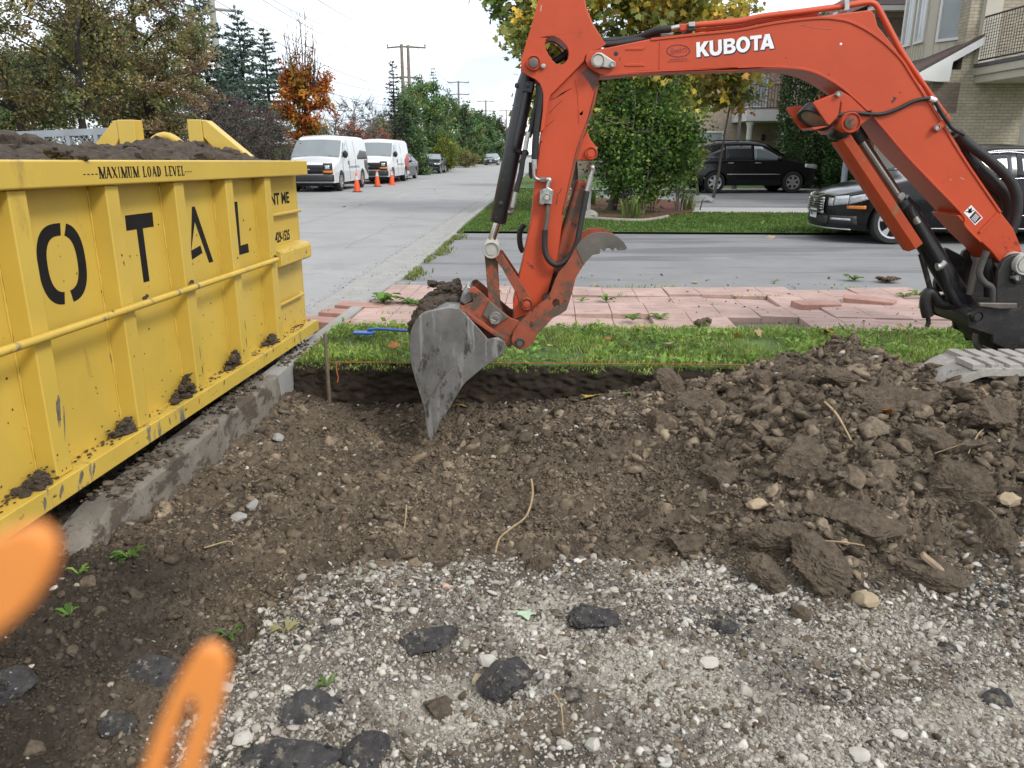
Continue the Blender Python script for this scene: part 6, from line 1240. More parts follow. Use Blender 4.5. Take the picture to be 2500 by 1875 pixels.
def spruce(name, label, loc, h, r, pal, seed=1, group='spruces along the road', dens=1., thin=0., z0=.05):
    g = np.random.default_rng(seed); t = thing(name, label, 'spruce', loc, 0, group); m = MB(); m.tube([(0, 0, -.1), (0, 0, h*.5), (0, 0, h)], [.02*h, .012*h, .006], 7); P, Dr = [], []
    z = h*z0
    while z < h*.985:
        f = (1-z/h); Lb = r*(f**.85)*g.uniform(.85, 1.1)+.08
        for k in range(int(5+4*f)):
            a = g.uniform(0, 6.28); l_ = Lb*g.uniform(.6, 1.12)*(1-thin*g.random()); up = .28*(1-f)-.22*f; tipz = z+l_*up; e = np.array([math.cos(a)*l_, math.sin(a)*l_, tipz]); s0 = np.array([0, 0, z])
            m.tube([s0, s0+(e-s0)*.6+np.array([0, 0, -.05*l_]), e], [.012+.01*f, .008, .004], 3, False); n_l = max(4, int(l_*26*dens)); u = g.uniform(.12, 1.02, n_l)[:, None]
            q = s0+(e-s0)*u+np.array([0, 0, -.1])*l_*(u*(1-u)*2)+g.normal(0, .03+.05*l_*.5, (n_l, 3))*np.array([1, 1, .5]); P.append(q); dv = (e-s0)/max(l_, .01)+g.normal(0, .55, (n_l, 3)); dv[:, 2] -= .35; Dr.append(dv)
        z += h*.028*g.uniform(.8, 1.2)
    P, Dr = np.concatenate(P), np.concatenate(Dr); n = len(P); Dr /= np.linalg.norm(Dr, axis=1)[:, None]; b = np.cross(Dr, g.normal(size=(n, 3))); b /= np.linalg.norm(b, axis=1)[:, None]; s = g.uniform(.1, .2, n)*(.6+.05*h)
    sh = np.array([[-.13, 0], [-.16, .6], [0, 1], [.16, .6], [.13, 0]]); V = P[:, None]+s[:, None, None]*(sh[None, :, 0, None]*b[:, None]+sh[None, :, 1, None]*Dr[:, None])
    m.build('trunk', mBarkD, t, world=False, smooth=60, fix=False); npmesh('crown', V.reshape(-1, 3), np.arange(n*5).reshape(n, 5), mNeed, t, col=np.repeat(pal_cols(g, n, pal), 5, 0)); return t
def cedar(name, label, loc, h, r, pal, seed=1, nl=16000, group='clipped cedars by the house', size=.1):
    g = np.random.default_rng(seed); t = thing(name, label, 'cedar', loc, 0, group); m = MB(); m.tube([(0, 0, -.05), (0, 0, h*.8)], [.07, .02], 7); m.build('trunk', mBarkD, t, world=False)
    q = in_shape(g, nl, 'column', (0, 0, h/2), (r, r, h/2), .22, .72); V, Fc, cc_ = leaf_arrays(q, size, pal_cols(g, nl, pal, jit=.3), g, KITE, .0, -.9); npmesh('crown', V, Fc, mNeed, t, col=cc_); return t
olive = [(.075, .085, .03), (.1, .095, .035), (.06, .07, .03), (.13, .11, .04), (.085, .06, .03)]
rust = [(.12, .09, .045), (.1, .068, .04), (.1, .1, .042), (.08, .088, .036), (.14, .11, .055)]
dgreen = [(.035, .06, .025), (.05, .08, .032), (.028, .048, .022), (.065, .1, .04)]
sprc = [(.03, .05, .036), (.04, .062, .048), (.024, .04, .03), (.055, .078, .062)]
plum = [(.06, .035, .04), (.045, .03, .034), (.075, .05, .05), (.06, .06, .035)]
orange = [(.5, .17, .03), (.42, .12, .025), (.55, .25, .045), (.34, .1, .025), (.3, .2, .04)]
pink = [(.28, .075, .05), (.35, .1, .05), (.22, .07, .05), (.25, .12, .06)]
mgreen = [(.05, .085, .03), (.035, .062, .024), (.07, .11, .04), (.045, .075, .03), (.1, .12, .04)]
yel = [(.52, .41, .07), (.4, .37, .08), (.28, .31, .08), (.46, .32, .06), (.18, .23, .065)]
bushg = [(.055, .12, .025), (.075, .15, .03), (.04, .085, .022), (.11, .17, .035), (.16, .2, .04)]
lime = [(.2, .24, .04), (.26, .27, .05), (.14, .19, .04)]
for _p, _k in ((olive, 2.5), (rust, 2.5), (dgreen, 2.5), (sprc, 2.4), (plum, 2.5), (mgreen, 2.4), (bushg, 1.25)): _p[:] = [tuple(v*_k for v in c) for c in _p]
def at(px_, Y): return onY(px_, 560, Y).x
# far side of the road, from left to right
T2 = 'trees on the far side of the road'
tree('olive_leaved_tree', 'wide olive-leaved tree with crooked dark branches at the left behind the bin', (at(185, 20), 20, .1), 7.5, 4.4, (3.9, 3.0, 3.3), olive, None, 26000, .085, 'ell', 40, 760, .17, 3, T2, bark=mBarkD, lump=.4, shell=.35, clus=.2, lean=(-.6, 0), twr=.011, stems=2)
tree('rusty_leaved_tree', 'dense rusty brown tree in the middle of the left tree group', (at(395, 22.5), 22.5, .1), 8, 4.2, (2.7, 2.4, 4.0), rust, None, 44000, .085, 'ell', 22, 460, .14, 5, T2, bark=mBarkD, lump=.3, shell=.3, clus=.2)
tree('olive_leaved_tree', 'dark green broad tree behind the wide olive tree at the left edge', (at(-20, 29), 29, .1), 7, 3.0, (4.5, 3, 3.0), dgreen+olive[:2], None, 24000, .12, 'ell', 16, 300, .14, 7, T2, lump=.3)
tree('olive_leaved_tree', 'olive green tree behind the rusty brown tree', (at(290, 30), 30, .1), 7, 3.4, (4.2, 3, 3.4), olive+dgreen[:2], None, 26000, .12, 'ell', 16, 320, .14, 8, T2, lump=.3)
for i, (px_, Y, h_, r_, lb) in enumerate([(545, 34, 7.6, 3.0, 'tallest blue-green spruce, left of the other spruces'), (628, 38, 7.6, 2.9, 'second spruce from the left, behind the purple shrub'), (684, 41, 7.3, 2.4, 'slim spruce just left of the orange maple'), (600, 44, 6.4, 3.2, 'dark spruce low behind the two tallest spruces')]):
    spruce('spruce_tree', lb, (at(px_, Y), Y, .1), h_, r_, sprc, 11+i, 'spruces on the far side of the road', 2.6)
tree('purple_shrub', 'purple-brown twiggy shrub between spruces and bin', (at(560, 27), 27, .1), 4, 1.9, (2.0, 1.6, 1.9), plum, None, 9000, .06, 'dome', 24, 420, .08, 21, 'shrubs on the far side of the road', stems=6, bark=mBarkD, cat='shrub', twr=.009, shell=.2)
tree('purple_shrub', 'smaller purple-brown shrub just left of the orange maple', (at(655, 30), 30, .1), 3.4, 1.7, (1.6, 1.4, 1.7), plum, None, 6000, .06, 'dome', 20, 320, .07, 22, 'shrubs on the far side of the road', stems=6, bark=mBarkD, cat='shrub', twr=.009, shell=.2)
for i, (px_, Y, r_, hh, pal, lb) in enumerate([(730, 33, 1.2, 1.0, dgreen+lime[:1], 'low green bush left of the nearer van'), (500, 25, 1.6, .9, dgreen+olive, 'low dark bush behind the yellow bin posts'), (370, 24, 2.2, 1.1, olive+dgreen, 'broad low olive bush behind the grey mesh gate'), (60, 24, 2.4, 1.2, dgreen, 'low dark green bush at the left edge behind the gate'), (690, 40, 2.2, 1.6, dgreen, 'dark green bush under the orange maple')]):
    tree('low_bush', lb, (at(px_, Y), Y, .1), hh*2, hh*.8, (r_, 1.2, hh), pal, None, 4500, .08, 'dome', 14, 160, .05, 31+i, 'shrubs on the far side of the road', stems=5, cat='bush', shell=.3)
tree('orange_maple', 'orange-leaved young maple with bare twigs on top, behind the vans', (at(762, 35), 35, .1), 7, 3.5, (1.45, 1.2, 2.2), orange, None, 8000, .14, 'ell', 18, 190, .1, 41, T2, bark=mBarkD, lump=.45, shell=.2, clus=.22, tops=(34, 3.0), twr=.014)
for i, (px_, Y, h_, lb) in enumerate([(835, 42, 4.6, 'bare grey tree behind the second van, nearest the orange maple'), (925, 47, 5.0, 'bare grey tree behind the second van, nearest the green trees'), (880, 50, 5.2, 'bare grey tree between its two bare neighbours'), (1215, 140, 8.5, 'bare grey tree far down the road by the utility poles')]):
    k = h_/5; tree('bare_tree', lb, (at(px_, Y), Y, .1), h_, h_*.58, (1.6*k, 1.4*k, h_*.42), olive, None, 0, .1, 'ell', 26, 420, .08, 51+i, T2, bark=mTwig, twr=.012*k, shell=.1)
for i, (px_, Y, hh, r_, pal, lb) in enumerate([(870, 46, 1.75, 1.4, pink, 'pinkish red tree behind the gap between the vans'), (935, 49, 1.6, 1.5, [(.42, .12, .04), (.34, .1, .04), (.25, .09, .04)], 'orange-red tree behind the roof of the second van'), (800, 52, 1.9, 1.4, rust, 'brown-leaved tree behind the nearer van')]):
    tree('red_leaved_tree', lb, (at(px_, Y), Y, .1), hh*2, hh, (r_, 1.3, hh), pal, None, 4200, .12, 'dome', 16, 200, .07, 61+i, T2, stems=3, shell=.25)
spruce('spruce_tree', 'thin dark spruce standing in front of the twin-armed utility pole', (at(975, 52), 52, .1), 7.0, 1.3, [(.025, .035, .028), (.035, .045, .036)], 71, 'spruces on the far side of the road', 1.2, .2)
spruce('spruce_tree', 'narrow spruce tip rising over the green trees', (at(1068, 72), 72, .1), 8.6, 1.8, sprc, 72, 'spruces on the far side of the road', 1.)
spruce('spruce_tree', 'small blue spruce beside the far grey car', (at(1176, 112), 112, .1), 6.0, 3.0, [(.06, .085, .085), (.045, .065, .066)], 73, 'spruces on the far side of the road', .7)
for i, (px_, Y, h_, r_, pal, lb) in enumerate([(1000, 55, 6.4, 1.5, dgreen, 'dark narrow tree left of the big green trees'), (962, 60, 4.4, 1.6, mgreen+lime[:1], 'pale green tree above the second van'), (1050, 66, 7.6, 2.3, mgreen, 'tall mid green tree behind the black saloon'), (1022, 74, 8.0, 2.0, mgreen, 'tall green tree left of its mid green neighbour'), (1100, 85, 7.4, 2.4, dgreen+[(.06, .05, .03)], 'dark tree first beyond the black saloon'), (1138, 95, 7.2, 2.6, mgreen, 'green tree second beyond the black saloon'), (1165, 112, 7.6, 2.8, dgreen+mgreen[:2], 'green tree third beyond the black saloon'), (1190, 128, 7.8, 3.0, dgreen+[(.07, .06, .035)], 'brownish green tree behind the blue spruce'), (1212, 150, 7.8, 3.2, mgreen, 'green tree at the far end of the row')]):
    k = Y/60; tree('green_tree', lb, (at(px_, Y), Y, .1), h_, h_*.5, (r_*1.35, r_*1.1, h_*.54), pal, None, 20000 if Y < 80 else 11000, .17*max(1, k*.85), 'cone' if i in (0,) else 'column' if i in (2, 3, 5) else 'dome', 20, 320, .12, 81+i, 'row of green trees down the road', bark=mBarkD, lump=.3, shell=.5)
tree('yellow_green_bush', 'yellow-green bush right behind the black saloon', (at(1093, 63.5), 63.5, .1), 3, 1.5, (1.25, 1.2, 1.5), lime, None, 4500, .12, 'column', 14, 160, .06, 95, 'shrubs on the far side of the road', cat='bush', shell=.4)
tree('low_bush', 'low brown-green bush on the grass beyond the yellow-green bush', (at(1140, 84), 84, .1), 2, .9, (2.0, 1.5, 1.0), olive, None, 3000, .14, 'dome', 10, 120, .05, 96, 'shrubs on the far side of the road', stems=4, cat='bush')
# near side: yellow maple, big bush, cedars
ym = tree('yellow_maple', 'yellowing maple whose crown spreads behind the excavator stick', (1.95, 18.4, .1), 8, 4.6, (3.6, 2.4, 3.1), yel, [3, 3, 3, 2, 3], 21000, .145, 'ell', 30, 520, .14, 101, 'trees in the front garden', shape=MAPLE, lump=.5, shell=.35, clus=.3, twr=.011, stems=2, lean=(.2, 0), up=.15)
tree('yellow_maple', 'yellow-leaved branch tree right of the bush, over the parked crossover', (6.0, 24.5, .1), 6, 4.1, (2.0, 1.6, 2.0), yel, [4, 3, 2, 2, 2], 4200, .17, 'ell', 20, 260, .06, 103, 'trees in the front garden', shape=MAPLE, lump=.5, shell=.2, clus=.28, twr=.012, stems=2)
tree('lilac_bush', 'large dense green bush beside the stick, growing out of red mulch', (2.75, 17.6, .1), 3.2, 1.62, (1.5, 1.15, 1.66), bushg, [3, 3, 2, 2, 1.4], 17000, .09, 'ell', 40, 520, .07, 105, 'bushes in the front garden', stems=9, cat='bush', bark=mTwig, lump=.55, shell=.1, clus=.34)
tree('lilac_bush', 'green shrub hanging over the rear of the parked crossover', (3.95, 18.6, .1), 2.0, 1.35, (.5, .7, .75), bushg+lime, None, 1500, .11, 'dome', 18, 200, .05, 106, 'bushes in the front garden', stems=5, cat='bush', bark=mTwig, lump=.4, clus=.2)
tree('garden_tree', 'dark green garden tree behind the bush and house entrance', (7.2, 40, .1), 5, 2.6, (3.4, 2, 2.4), dgreen+mgreen, None, 7000, .16, 'dome', 18, 260, .1, 107, 'trees in the front garden', lump=.3)
tree('garden_tree', 'yellow-green garden tree behind the maple and the big bush', (2.6, 34, .1), 6.5, 3.8, (2.6, 2, 2.7), mgreen+lime+yel[:2], None, 7500, .17, 'ell', 20, 280, .1, 108, 'trees in the front garden', lump=.4)
tree('bare_tree', 'nearly bare tree with a few orange leaves by the house roof', (8.4, 30, .1), 7, 4.6, (1.9, 1.6, 2.4), [(.4, .16, .04), (.3, .1, .04)], None, 260, .14, 'ell', 22, 320, .09, 109, 'trees in the front garden', bark=mTwig, twr=.012)
cg = [(.045, .085, .026), (.06, .11, .034), (.033, .062, .02), (.075, .13, .04)]
cedar('cedar_tree', 'tall dark columnar cedar between the crossover and the house', (11.35, 30.9, .12), 6.4, 1.28, cg, 111, 22000); cedar('cedar_tree', 'short bright columnar cedar in front of the tall one', (12.0, 28.8, .12), 2.9, .85, [(.04, .09, .022), (.055, .12, .03), (.03, .065, .018)], 112, 11000)
# ================================================================== LOOSE SOIL, GRAVEL, STONES
def chunk_dirs(sub, npl, g, squash=(1, 1, 1), rough=.06, lump=None, fq=2.6):
    """convex broken piece: a sphere cut by random planes, roughened"""
    v, f = ICO[sub]; n = g.normal(size=(npl, 3)); n /= np.linalg.norm(n, axis=1)[:, None]; c = g.uniform(.55, 1., npl)
    d = v@n.T; r = np.min(np.where(d > .05, c/np.maximum(d, .05), 9), axis=1); r = np.minimum(r, 1.15)*(1+rough*g.uniform(-1, 1, len(v)))*(rough3(v, g, rough*1.4 if lump is None else lump, fq) if sub > 1 else 1)*(rough3(v, g, .1, 7.5)*rough3(v, g, .07, 15.) if sub > 3 else 1); return v*r[:, None]*np.array(squash), f
def scatter(name, P, rad, cols, sub, mat, seed, nproto=24, npl=9, rough=.08, flat=.7, sink=.25, smooth=None, colvar=.0):
    g = np.random.default_rng(seed); pr = [chunk_dirs(sub, npl, g, (g.uniform(.75, 1.25), g.uniform(.7, 1), g.uniform(.5, .95)), rough) for _ in range(nproto)]
    pv = np.array([p[0] for p in pr]); f = pr[0][1]; n = len(P); k = pv.shape[1]; i = g.integers(0, nproto, n); a = g.uniform(0, 6.28, n); tx, ty = g.normal(0, .35, n), g.normal(0, .35, n)
    v = pv[i]; ca, sa = np.cos(a)[:, None], np.sin(a)[:, None]
    x, y, z = v[..., 0]*ca-v[..., 1]*sa, v[..., 0]*sa+v[..., 1]*ca, v[..., 2]*flat
    z2 = z+x*tx[:, None]+y*ty[:, None]; V = np.stack([x, y, z2], -1)*rad[:, None, None]+P[:, None, :]; V[..., 2] += (rad*flat*(1-2*sink)*.6)[:, None]
    c = np.repeat(cols, k, 0)
    if colvar: c = np.clip(c*(1+colvar*g.normal(size=(len(c), 1))), .003, 1)
    return npmesh(name, V.reshape(-1, 3), (np.arange(n)[:, None, None]*k+f[None]).reshape(-1, 3), mat, smooth=smooth, col=c)
GZ = ZZ
def ground_z(X, Y):
    """height of the finished ground mesh at X,Y"""
    X, Y = np.asarray(X, float), np.asarray(Y, float); fi = np.interp(Y, gy, np.arange(NY)); i0 = np.clip(fi.astype(int), 0, NY-2); ty = fi-i0
    lo, hi = np.maximum(-3.2, -.78*Y-.75), np.minimum(5.0, .78*Y+1.0); out = 0
    for i, w_ in ((i0, 1-ty), (i0+1, ty)):
        l2, h2 = XX[i, 0], XX[i, -1]; fj = np.clip((X-l2)/(h2-l2)*(NX-1), 0, NX-1.001); j = fj.astype(int); t = fj-j; out = out+w_*(GZ[i, j]*(1-t)+GZ[i, j+1]*t)
    return out
gS = np.random.default_rng(77)
def sample(n, want):
    """points in view on the ground, thinned with distance so they stay even in the picture; want(X,Y)->probability"""
    out = []
    while sum(map(len, out)) < n:
        Y = .75*(4.84/.75)**gS.random(n*2); X = gS.uniform(-1, 1.12, n*2)*(.76*Y+.36)+.02*Y; ok = gS.random(n*2) < want(X, Y)*np.clip((Y+.3)/3.2, .35, 1.2)/1.2
        kx_ = -1.42+(Y-5)*math.sin(RD); ok &= ~((X < kx_+.03) & (Y > 2.7)); out.append(np.stack([X[ok], Y[ok]], 1))
    return np.concatenate(out)[:n]
gdist = lambda X, Y: gravel_d(X+.10*fbm(X, Y, 4, 5.), Y+.10*fbm(X+9, Y, 4, 5.))-.015
def soilw(X, Y): g_ = gdist(X, Y); return np.where(g_ < .0, 1, np.exp(-g_/.12)*.6+.05)*(.2+.8*sstep(fbm(X, Y, 3, 3.), -.25, .35))
def moundw(X, Y): g_ = gdist(X, Y); return (.15+1.0*np.clip(mound(X, Y)*1.6, 0, 1))*(g_ < .08)
def gravw(X, Y): g_ = gdist(X, Y); return np.where(g_ > 0, .35+.65*sstep(fbm(X, Y, 3, 3.2), -.35, .35), np.exp(g_/.05)*.3)
mClod = M('loose_soil_clods', (0, 0, 0), .96, var=.4, vs=40, bump=.9, bs=160, vcol=True, bdist=.006, spec=.2, spots=[((.25, .22, .18), .74, 170)])
mGrav = M('gravel_stones', (0, 0, 0), .9, var=.22, vs=60, bump=.4, bs=220, vcol=True, bdist=.002, spec=.3)
spal = [(.148, .116, .082), (.105, .083, .06), (.195, .154, .108), (.066, .053, .04), (.245, .195, .138)]; sw_ = [4, 4, 2.2, 2, .8]
def soilcols(P, g):
    c = pal_cols(g, len(P), spal, sw_, jit=.14, hue=.012); c = .6*c+.4*np.array([.122, .096, .068])*(c.mean(1)/.08)[:, None]**.5; X, Y = P[:, 0], P[:, 1]
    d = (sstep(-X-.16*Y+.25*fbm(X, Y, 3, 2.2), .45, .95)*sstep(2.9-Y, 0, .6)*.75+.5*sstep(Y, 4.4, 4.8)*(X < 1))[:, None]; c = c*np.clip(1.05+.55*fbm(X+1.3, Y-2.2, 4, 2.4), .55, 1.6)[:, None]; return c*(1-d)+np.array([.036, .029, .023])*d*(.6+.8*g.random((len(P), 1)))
def put(n, want, lo, hi, pw, sub, seed, cols, name, mat, kind_lbl, cat, **k):
    k.setdefault('sink', .45); xy = sample(n, want); r = lo*(hi/lo)**(gS.random(n)**pw); r *= np.clip(xy[:, 1]/3., .6, 1.25); P = np.column_stack([xy, ground_z(xy[:, 0], xy[:, 1])]); o = scatter(name, P, r, cols(P, gS), sub, mat, seed, **k)
    return tag(o, kind_lbl, cat, kind='stuff')
put(84000, soilw, .0035, .0115, 1.4, 1, 1, soilcols, 'soil_crumbs', mClod, 'crumbly brown soil covering the pit floor', 'soil crumbs', npl=7, rough=.18)
put(9800, soilw, .008, .028, 2.8, 2, 2, soilcols, 'soil_clods', mClod, 'brown soil clods strewn over the pit floor', 'soil clods', npl=15, rough=.17, flat=.8, sink=.5, colvar=.12)
put(10500, moundw, .010, .042, 2.2, 2, 3, soilcols, 'heap_clods', mClod, 'larger brown clods covering the dug heap', 'soil clods', npl=15, rough=.17, flat=.85, sink=.48, colvar=.12)
put(210, lambda X, Y: moundw(X, Y)**2*np.where(Y > 3.9, .3, 1), .035, .075, 2., 4, 4, lambda P, g: soilcols(P, g)*.35+np.array([.085, .067, .048]), 'heap_clods', mClod, 'big broken clods bedded in the dug heap', 'soil clods', npl=13, rough=.05, flat=.8, sink=.52, colvar=.1)
gpal = [(.47, .45, .40), (.37, .345, .295), (.27, .25, .22), (.40, .36, .30), (.2, .178, .148), (.14, .113, .085), (.06, .056, .053), (.5, .485, .45)]
gw_ = [2.0, 4.2, 5, 2.4, 4.5, 4.6, 2.2, .4]
def gravcols(P, g):
    c = pal_cols(g, len(P), gpal, gw_, jit=.14, hue=.012); X, Y = P[:, 0], P[:, 1]; pw_ = np.maximum(sstep(fbm(X+7, Y, 4, 2.6), .1, .5)*.35, sstep(powder(X, Y)+.3*fbm(X, Y, 3, 5.), .4, .85)); dk_ = sstep(fbm(X-4, Y+2, 4, 3.1), .0, .35)
    q_ = (.75*pw_)[:, None]; c = c*(1-q_)+np.array([.40, .37, .315])*(.8+.3*g.random((len(P), 1)))*q_; dd = (.65*dk_*(1-pw_))[:, None]*(g.random((len(P), 1)) < .75); return (c*(1-dd)+np.array([.085, .07, .055])*dd)*.92
put(100000, gravw, .0028, .009, 1.3, 1, 5, gravcols, 'gravel_grit', mGrav, 'fine pale and brown grit of the torn up driveway base', 'gravel', npl=6, rough=.12, sink=.3)
put(30000, gravw, .006, .018, 1.4, 1, 6, gravcols, 'gravel', mGrav, 'crushed pale limestone gravel in the foreground', 'gravel', npl=8, rough=.1, sink=.3)
put(3800, gravw, .012, .026, 1.7, 2, 7, lambda P, g: pal_cols(g, len(P), gpal[:6]+[gpal[7]], [2.2, 3.5, 3.5, 2.2, 2.2, 1.5, .8], jit=.12, hue=.012)*.9, 'gravel', mGrav, 'larger pale stones among the foreground gravel', 'gravel', npl=9, rough=.03, sink=.35)
put(2200, lambda X, Y: gravw(X, Y)*sstep(fbm(X+3, Y-2, 3, 2.4), -.2, .25), .008, .028, 2.0, 2, 8, lambda P, g: pal_cols(g, len(P), [(.135, .106, .076), (.1, .079, .057), (.175, .138, .098)], jit=.15, hue=.012), 'soil_clods', mClod, 'brown soil clods spilled over the foreground gravel', 'soil clods', npl=9, rough=.16)
put(420, soilw, .008, .02, 1.6, 2, 9, lambda P, g: pal_cols(g, len(P), [(.33, .29, .23), (.42, .4, .36), (.25, .23, .2)], jit=.15, hue=.012), 'pebbles', mGrav, 'pale pebbles scattered through the dug soil', 'pebbles', npl=9, rough=.04)
put(1500, lambda X, Y: gravw(X, Y)*sstep(fbm(X-6, Y+4, 3, 2.2), .05, .4)*(1-sstep(powder(X, Y), .3, .6)), .006, .022, 2., 2, 10, lambda P, g: pal_cols(g, len(P), [(.035, .033, .032), (.06, .057, .054), (.025, .024, .024)], hue=.01), 'asphalt_crumbs', mGrav, 'small black asphalt crumbs mixed into the gravel', 'asphalt crumbs', npl=9, rough=.1)
# ---- single pieces big enough to pick out
mAC = M('broken_asphalt', (.045, .043, .042), .9, spec=.2, var=.5, vs=30, bump=1., bs=70, bdist=.006, spots=[((.17, .15, .12), .55, 9), ((.28, .265, .24), .6, 55), ((.012, .012, .013), .58, 25)])
mSt1 = M('pale_limestone', (.42, .40, .35), .9, var=.12, vs=18, bump=.3, bs=70, spots=[((.3, .26, .2), .62, 12)]); mSt2 = M('tan_stone', (.33, .26, .17), .9, var=.15, vs=14, bump=.4, bs=50, spots=[((.17, .13, .09), .6, 9)]); mCl = M('big_soil_clod', (.135, .106, .076), .96, spec=.2, var=.45, vs=30, bump=1, bs=90, bdist=.02, spots=[((.19, .15, .105), .6, 14), ((.05, .04, .03), .6, 20)])
def gpt(x, y):
    """where the photo ray meets the ground"""
    r = ray(x, y); t = np.linspace(1.2, 7, 900); X, Y, Z_ = r[0]*t, r[1]*t, H+r[2]*t; i = int(np.argmax(Z_ < ground_z(X, Y))); return Vector((X[i], Y[i], float(ground_z(X[i], Y[i]))))
def piece(name, label, cat, x, y, wpx, hpx, mat, seed, group=None, flat=.5, rz=0., tilt=0., sub=3, npl=10, rough=.05, sink=.2, lump=None):
    p = gpt(x, y); d = (p-Vector((0, 0, H))).length; a = wpx/F*d/2; b = min(a, hpx/F*d/2*1.6); g = np.random.default_rng(seed); v, f = chunk_dirs(sub, npl, g, (1, 1, 1), rough, lump, 2.2)
    m = MB(); m.add((v*np.array([a, max(b, a*.45), a*flat])).tolist(), f.tolist()); o = m.build(name, mat, smooth=None if sub > 3 else 25); o.location = p+Vector((0, 0, a*flat*(.75-sink))); o.rotation_euler = (tilt, .1*math.sin(seed), rz); return tag(o, label, cat, group)
AG = 'broken asphalt chunks in the gravel'
for i, (x, y, w_, h_, fl, rz, ti, lb) in enumerate([(1045, 1575, 125, 45, .28, .35, .3, 'long thin black asphalt chunk behind the biggest chunk'), (1212, 1690, 105, 105, .62, .5, .2, 'biggest black asphalt chunk, rough and rounded, mid foreground'), (1275, 1650, 85, 80, .25, 1.1, .35, 'brown-topped asphalt slab leaning beside the biggest chunk'), (765, 1745, 120, 55, .22, .55, .5, 'tilted asphalt slab with black underside, lower left gravel'), (1450, 1525, 105, 45, .5, .0, .1, 'black asphalt lump at the top of the pale sandy patch'), (372, 1645, 120, 105, .2, .3, .25, 'flat dark asphalt slab in the dirt behind the orange strand'), (890, 1850, 115, 60, .4, -.1, .2, 'asphalt block with black front edge at the bottom edge'), (25, 1690, 90, 90, .5, .2, .1, 'dark asphalt lump cut by the left edge'), (1775, 1540, 50, 36, .5, 0, .1, 'small black asphalt lump below the soil heap'), (290, 1780, 60, 60, .5, .7, .2, 'upright dark asphalt lump at lower left'), (1400, 1700, 45, 30, .4, .9, 0, 'small dark asphalt bit right of the biggest chunk'), (2310, 1590, 36, 30, .5, .9, 0, 'small dark asphalt bit at far right'), (2440, 1715, 50, 40, .5, .3, 0, 'dark asphalt bit near the lower right corner'), (700, 1855, 190, 70, .12, .1, .1, 'wide grey asphalt slab lying flat at the bottom edge')]):
    piece('asphalt_chunk', lb, 'asphalt chunk', x, y, w_, h_, mAC, 200+i, AG, fl, rz, ti, sub=5, npl=9, rough=.035, sink=.25, lump=.16)
for i, (x, y, w_, h_, mt, lb) in enumerate([(1379, 1826, 38, 30, mSt1, 'pale stone at bottom centre, left of a larger pale stone'), (1449, 1832, 44, 40, mSt1, 'largest angular pale stone at bottom centre'), (2107, 1478, 58, 42, mSt2, 'round tan stone at the foot of the soil heap'), (1728, 1625, 42, 36, mSt1, 'rounded white stone left of the foreground centre right'), (2195, 1802, 36, 28, mSt1, 'white stone at lower right'), (2097, 1853, 40, 24, mSt1, 'flat white stone at the bottom edge right of centre'), (1174, 1668, 42, 48, mSt2, 'tan stone touching the biggest asphalt chunk'), (1848, 1242, 48, 42, mSt2, 'tan stone standing out on the left face of the heap'), (2162, 970, 46, 32, mSt2, 'grey tan stone high on the heap below the track'), (1896, 920, 20, 22, mSt1, 'small pale stone near the top left of the heap'), (1192, 1622, 40, 22, mSt1, 'oblong white stone above the biggest asphalt chunk'), (820, 1525, 30, 26, mSt1, 'white stone in the gravel left of centre'), (1088, 1437, 22, 22, M('pink_stone', (.5, .33, .26), .9), 'pale pink stone at the soil edge'), (1010, 1500, 30, 30, mSt1, 'upright pale stone left of the long asphalt chunk'), (2138, 875, 16, 18, mSt1, 'tiny pale stone just left of the track'), (2466, 1232, 44, 34, mSt2, 'tan stone at the right edge of the heap'), (595, 1810, 46, 40, mSt1, 'pale wedge stone right of the orange strand'), (545, 1690, 40, 32, mSt1, 'white stone at the gravel edge right of the orange loop')]):
    piece('loose_stone', lb, 'stone', x, y, w_, h_, mt, 300+i, 'single stones lying on the ground', .6, i*.9, 0, 2, 11, .02, .1)
CG = 'big soil clods'
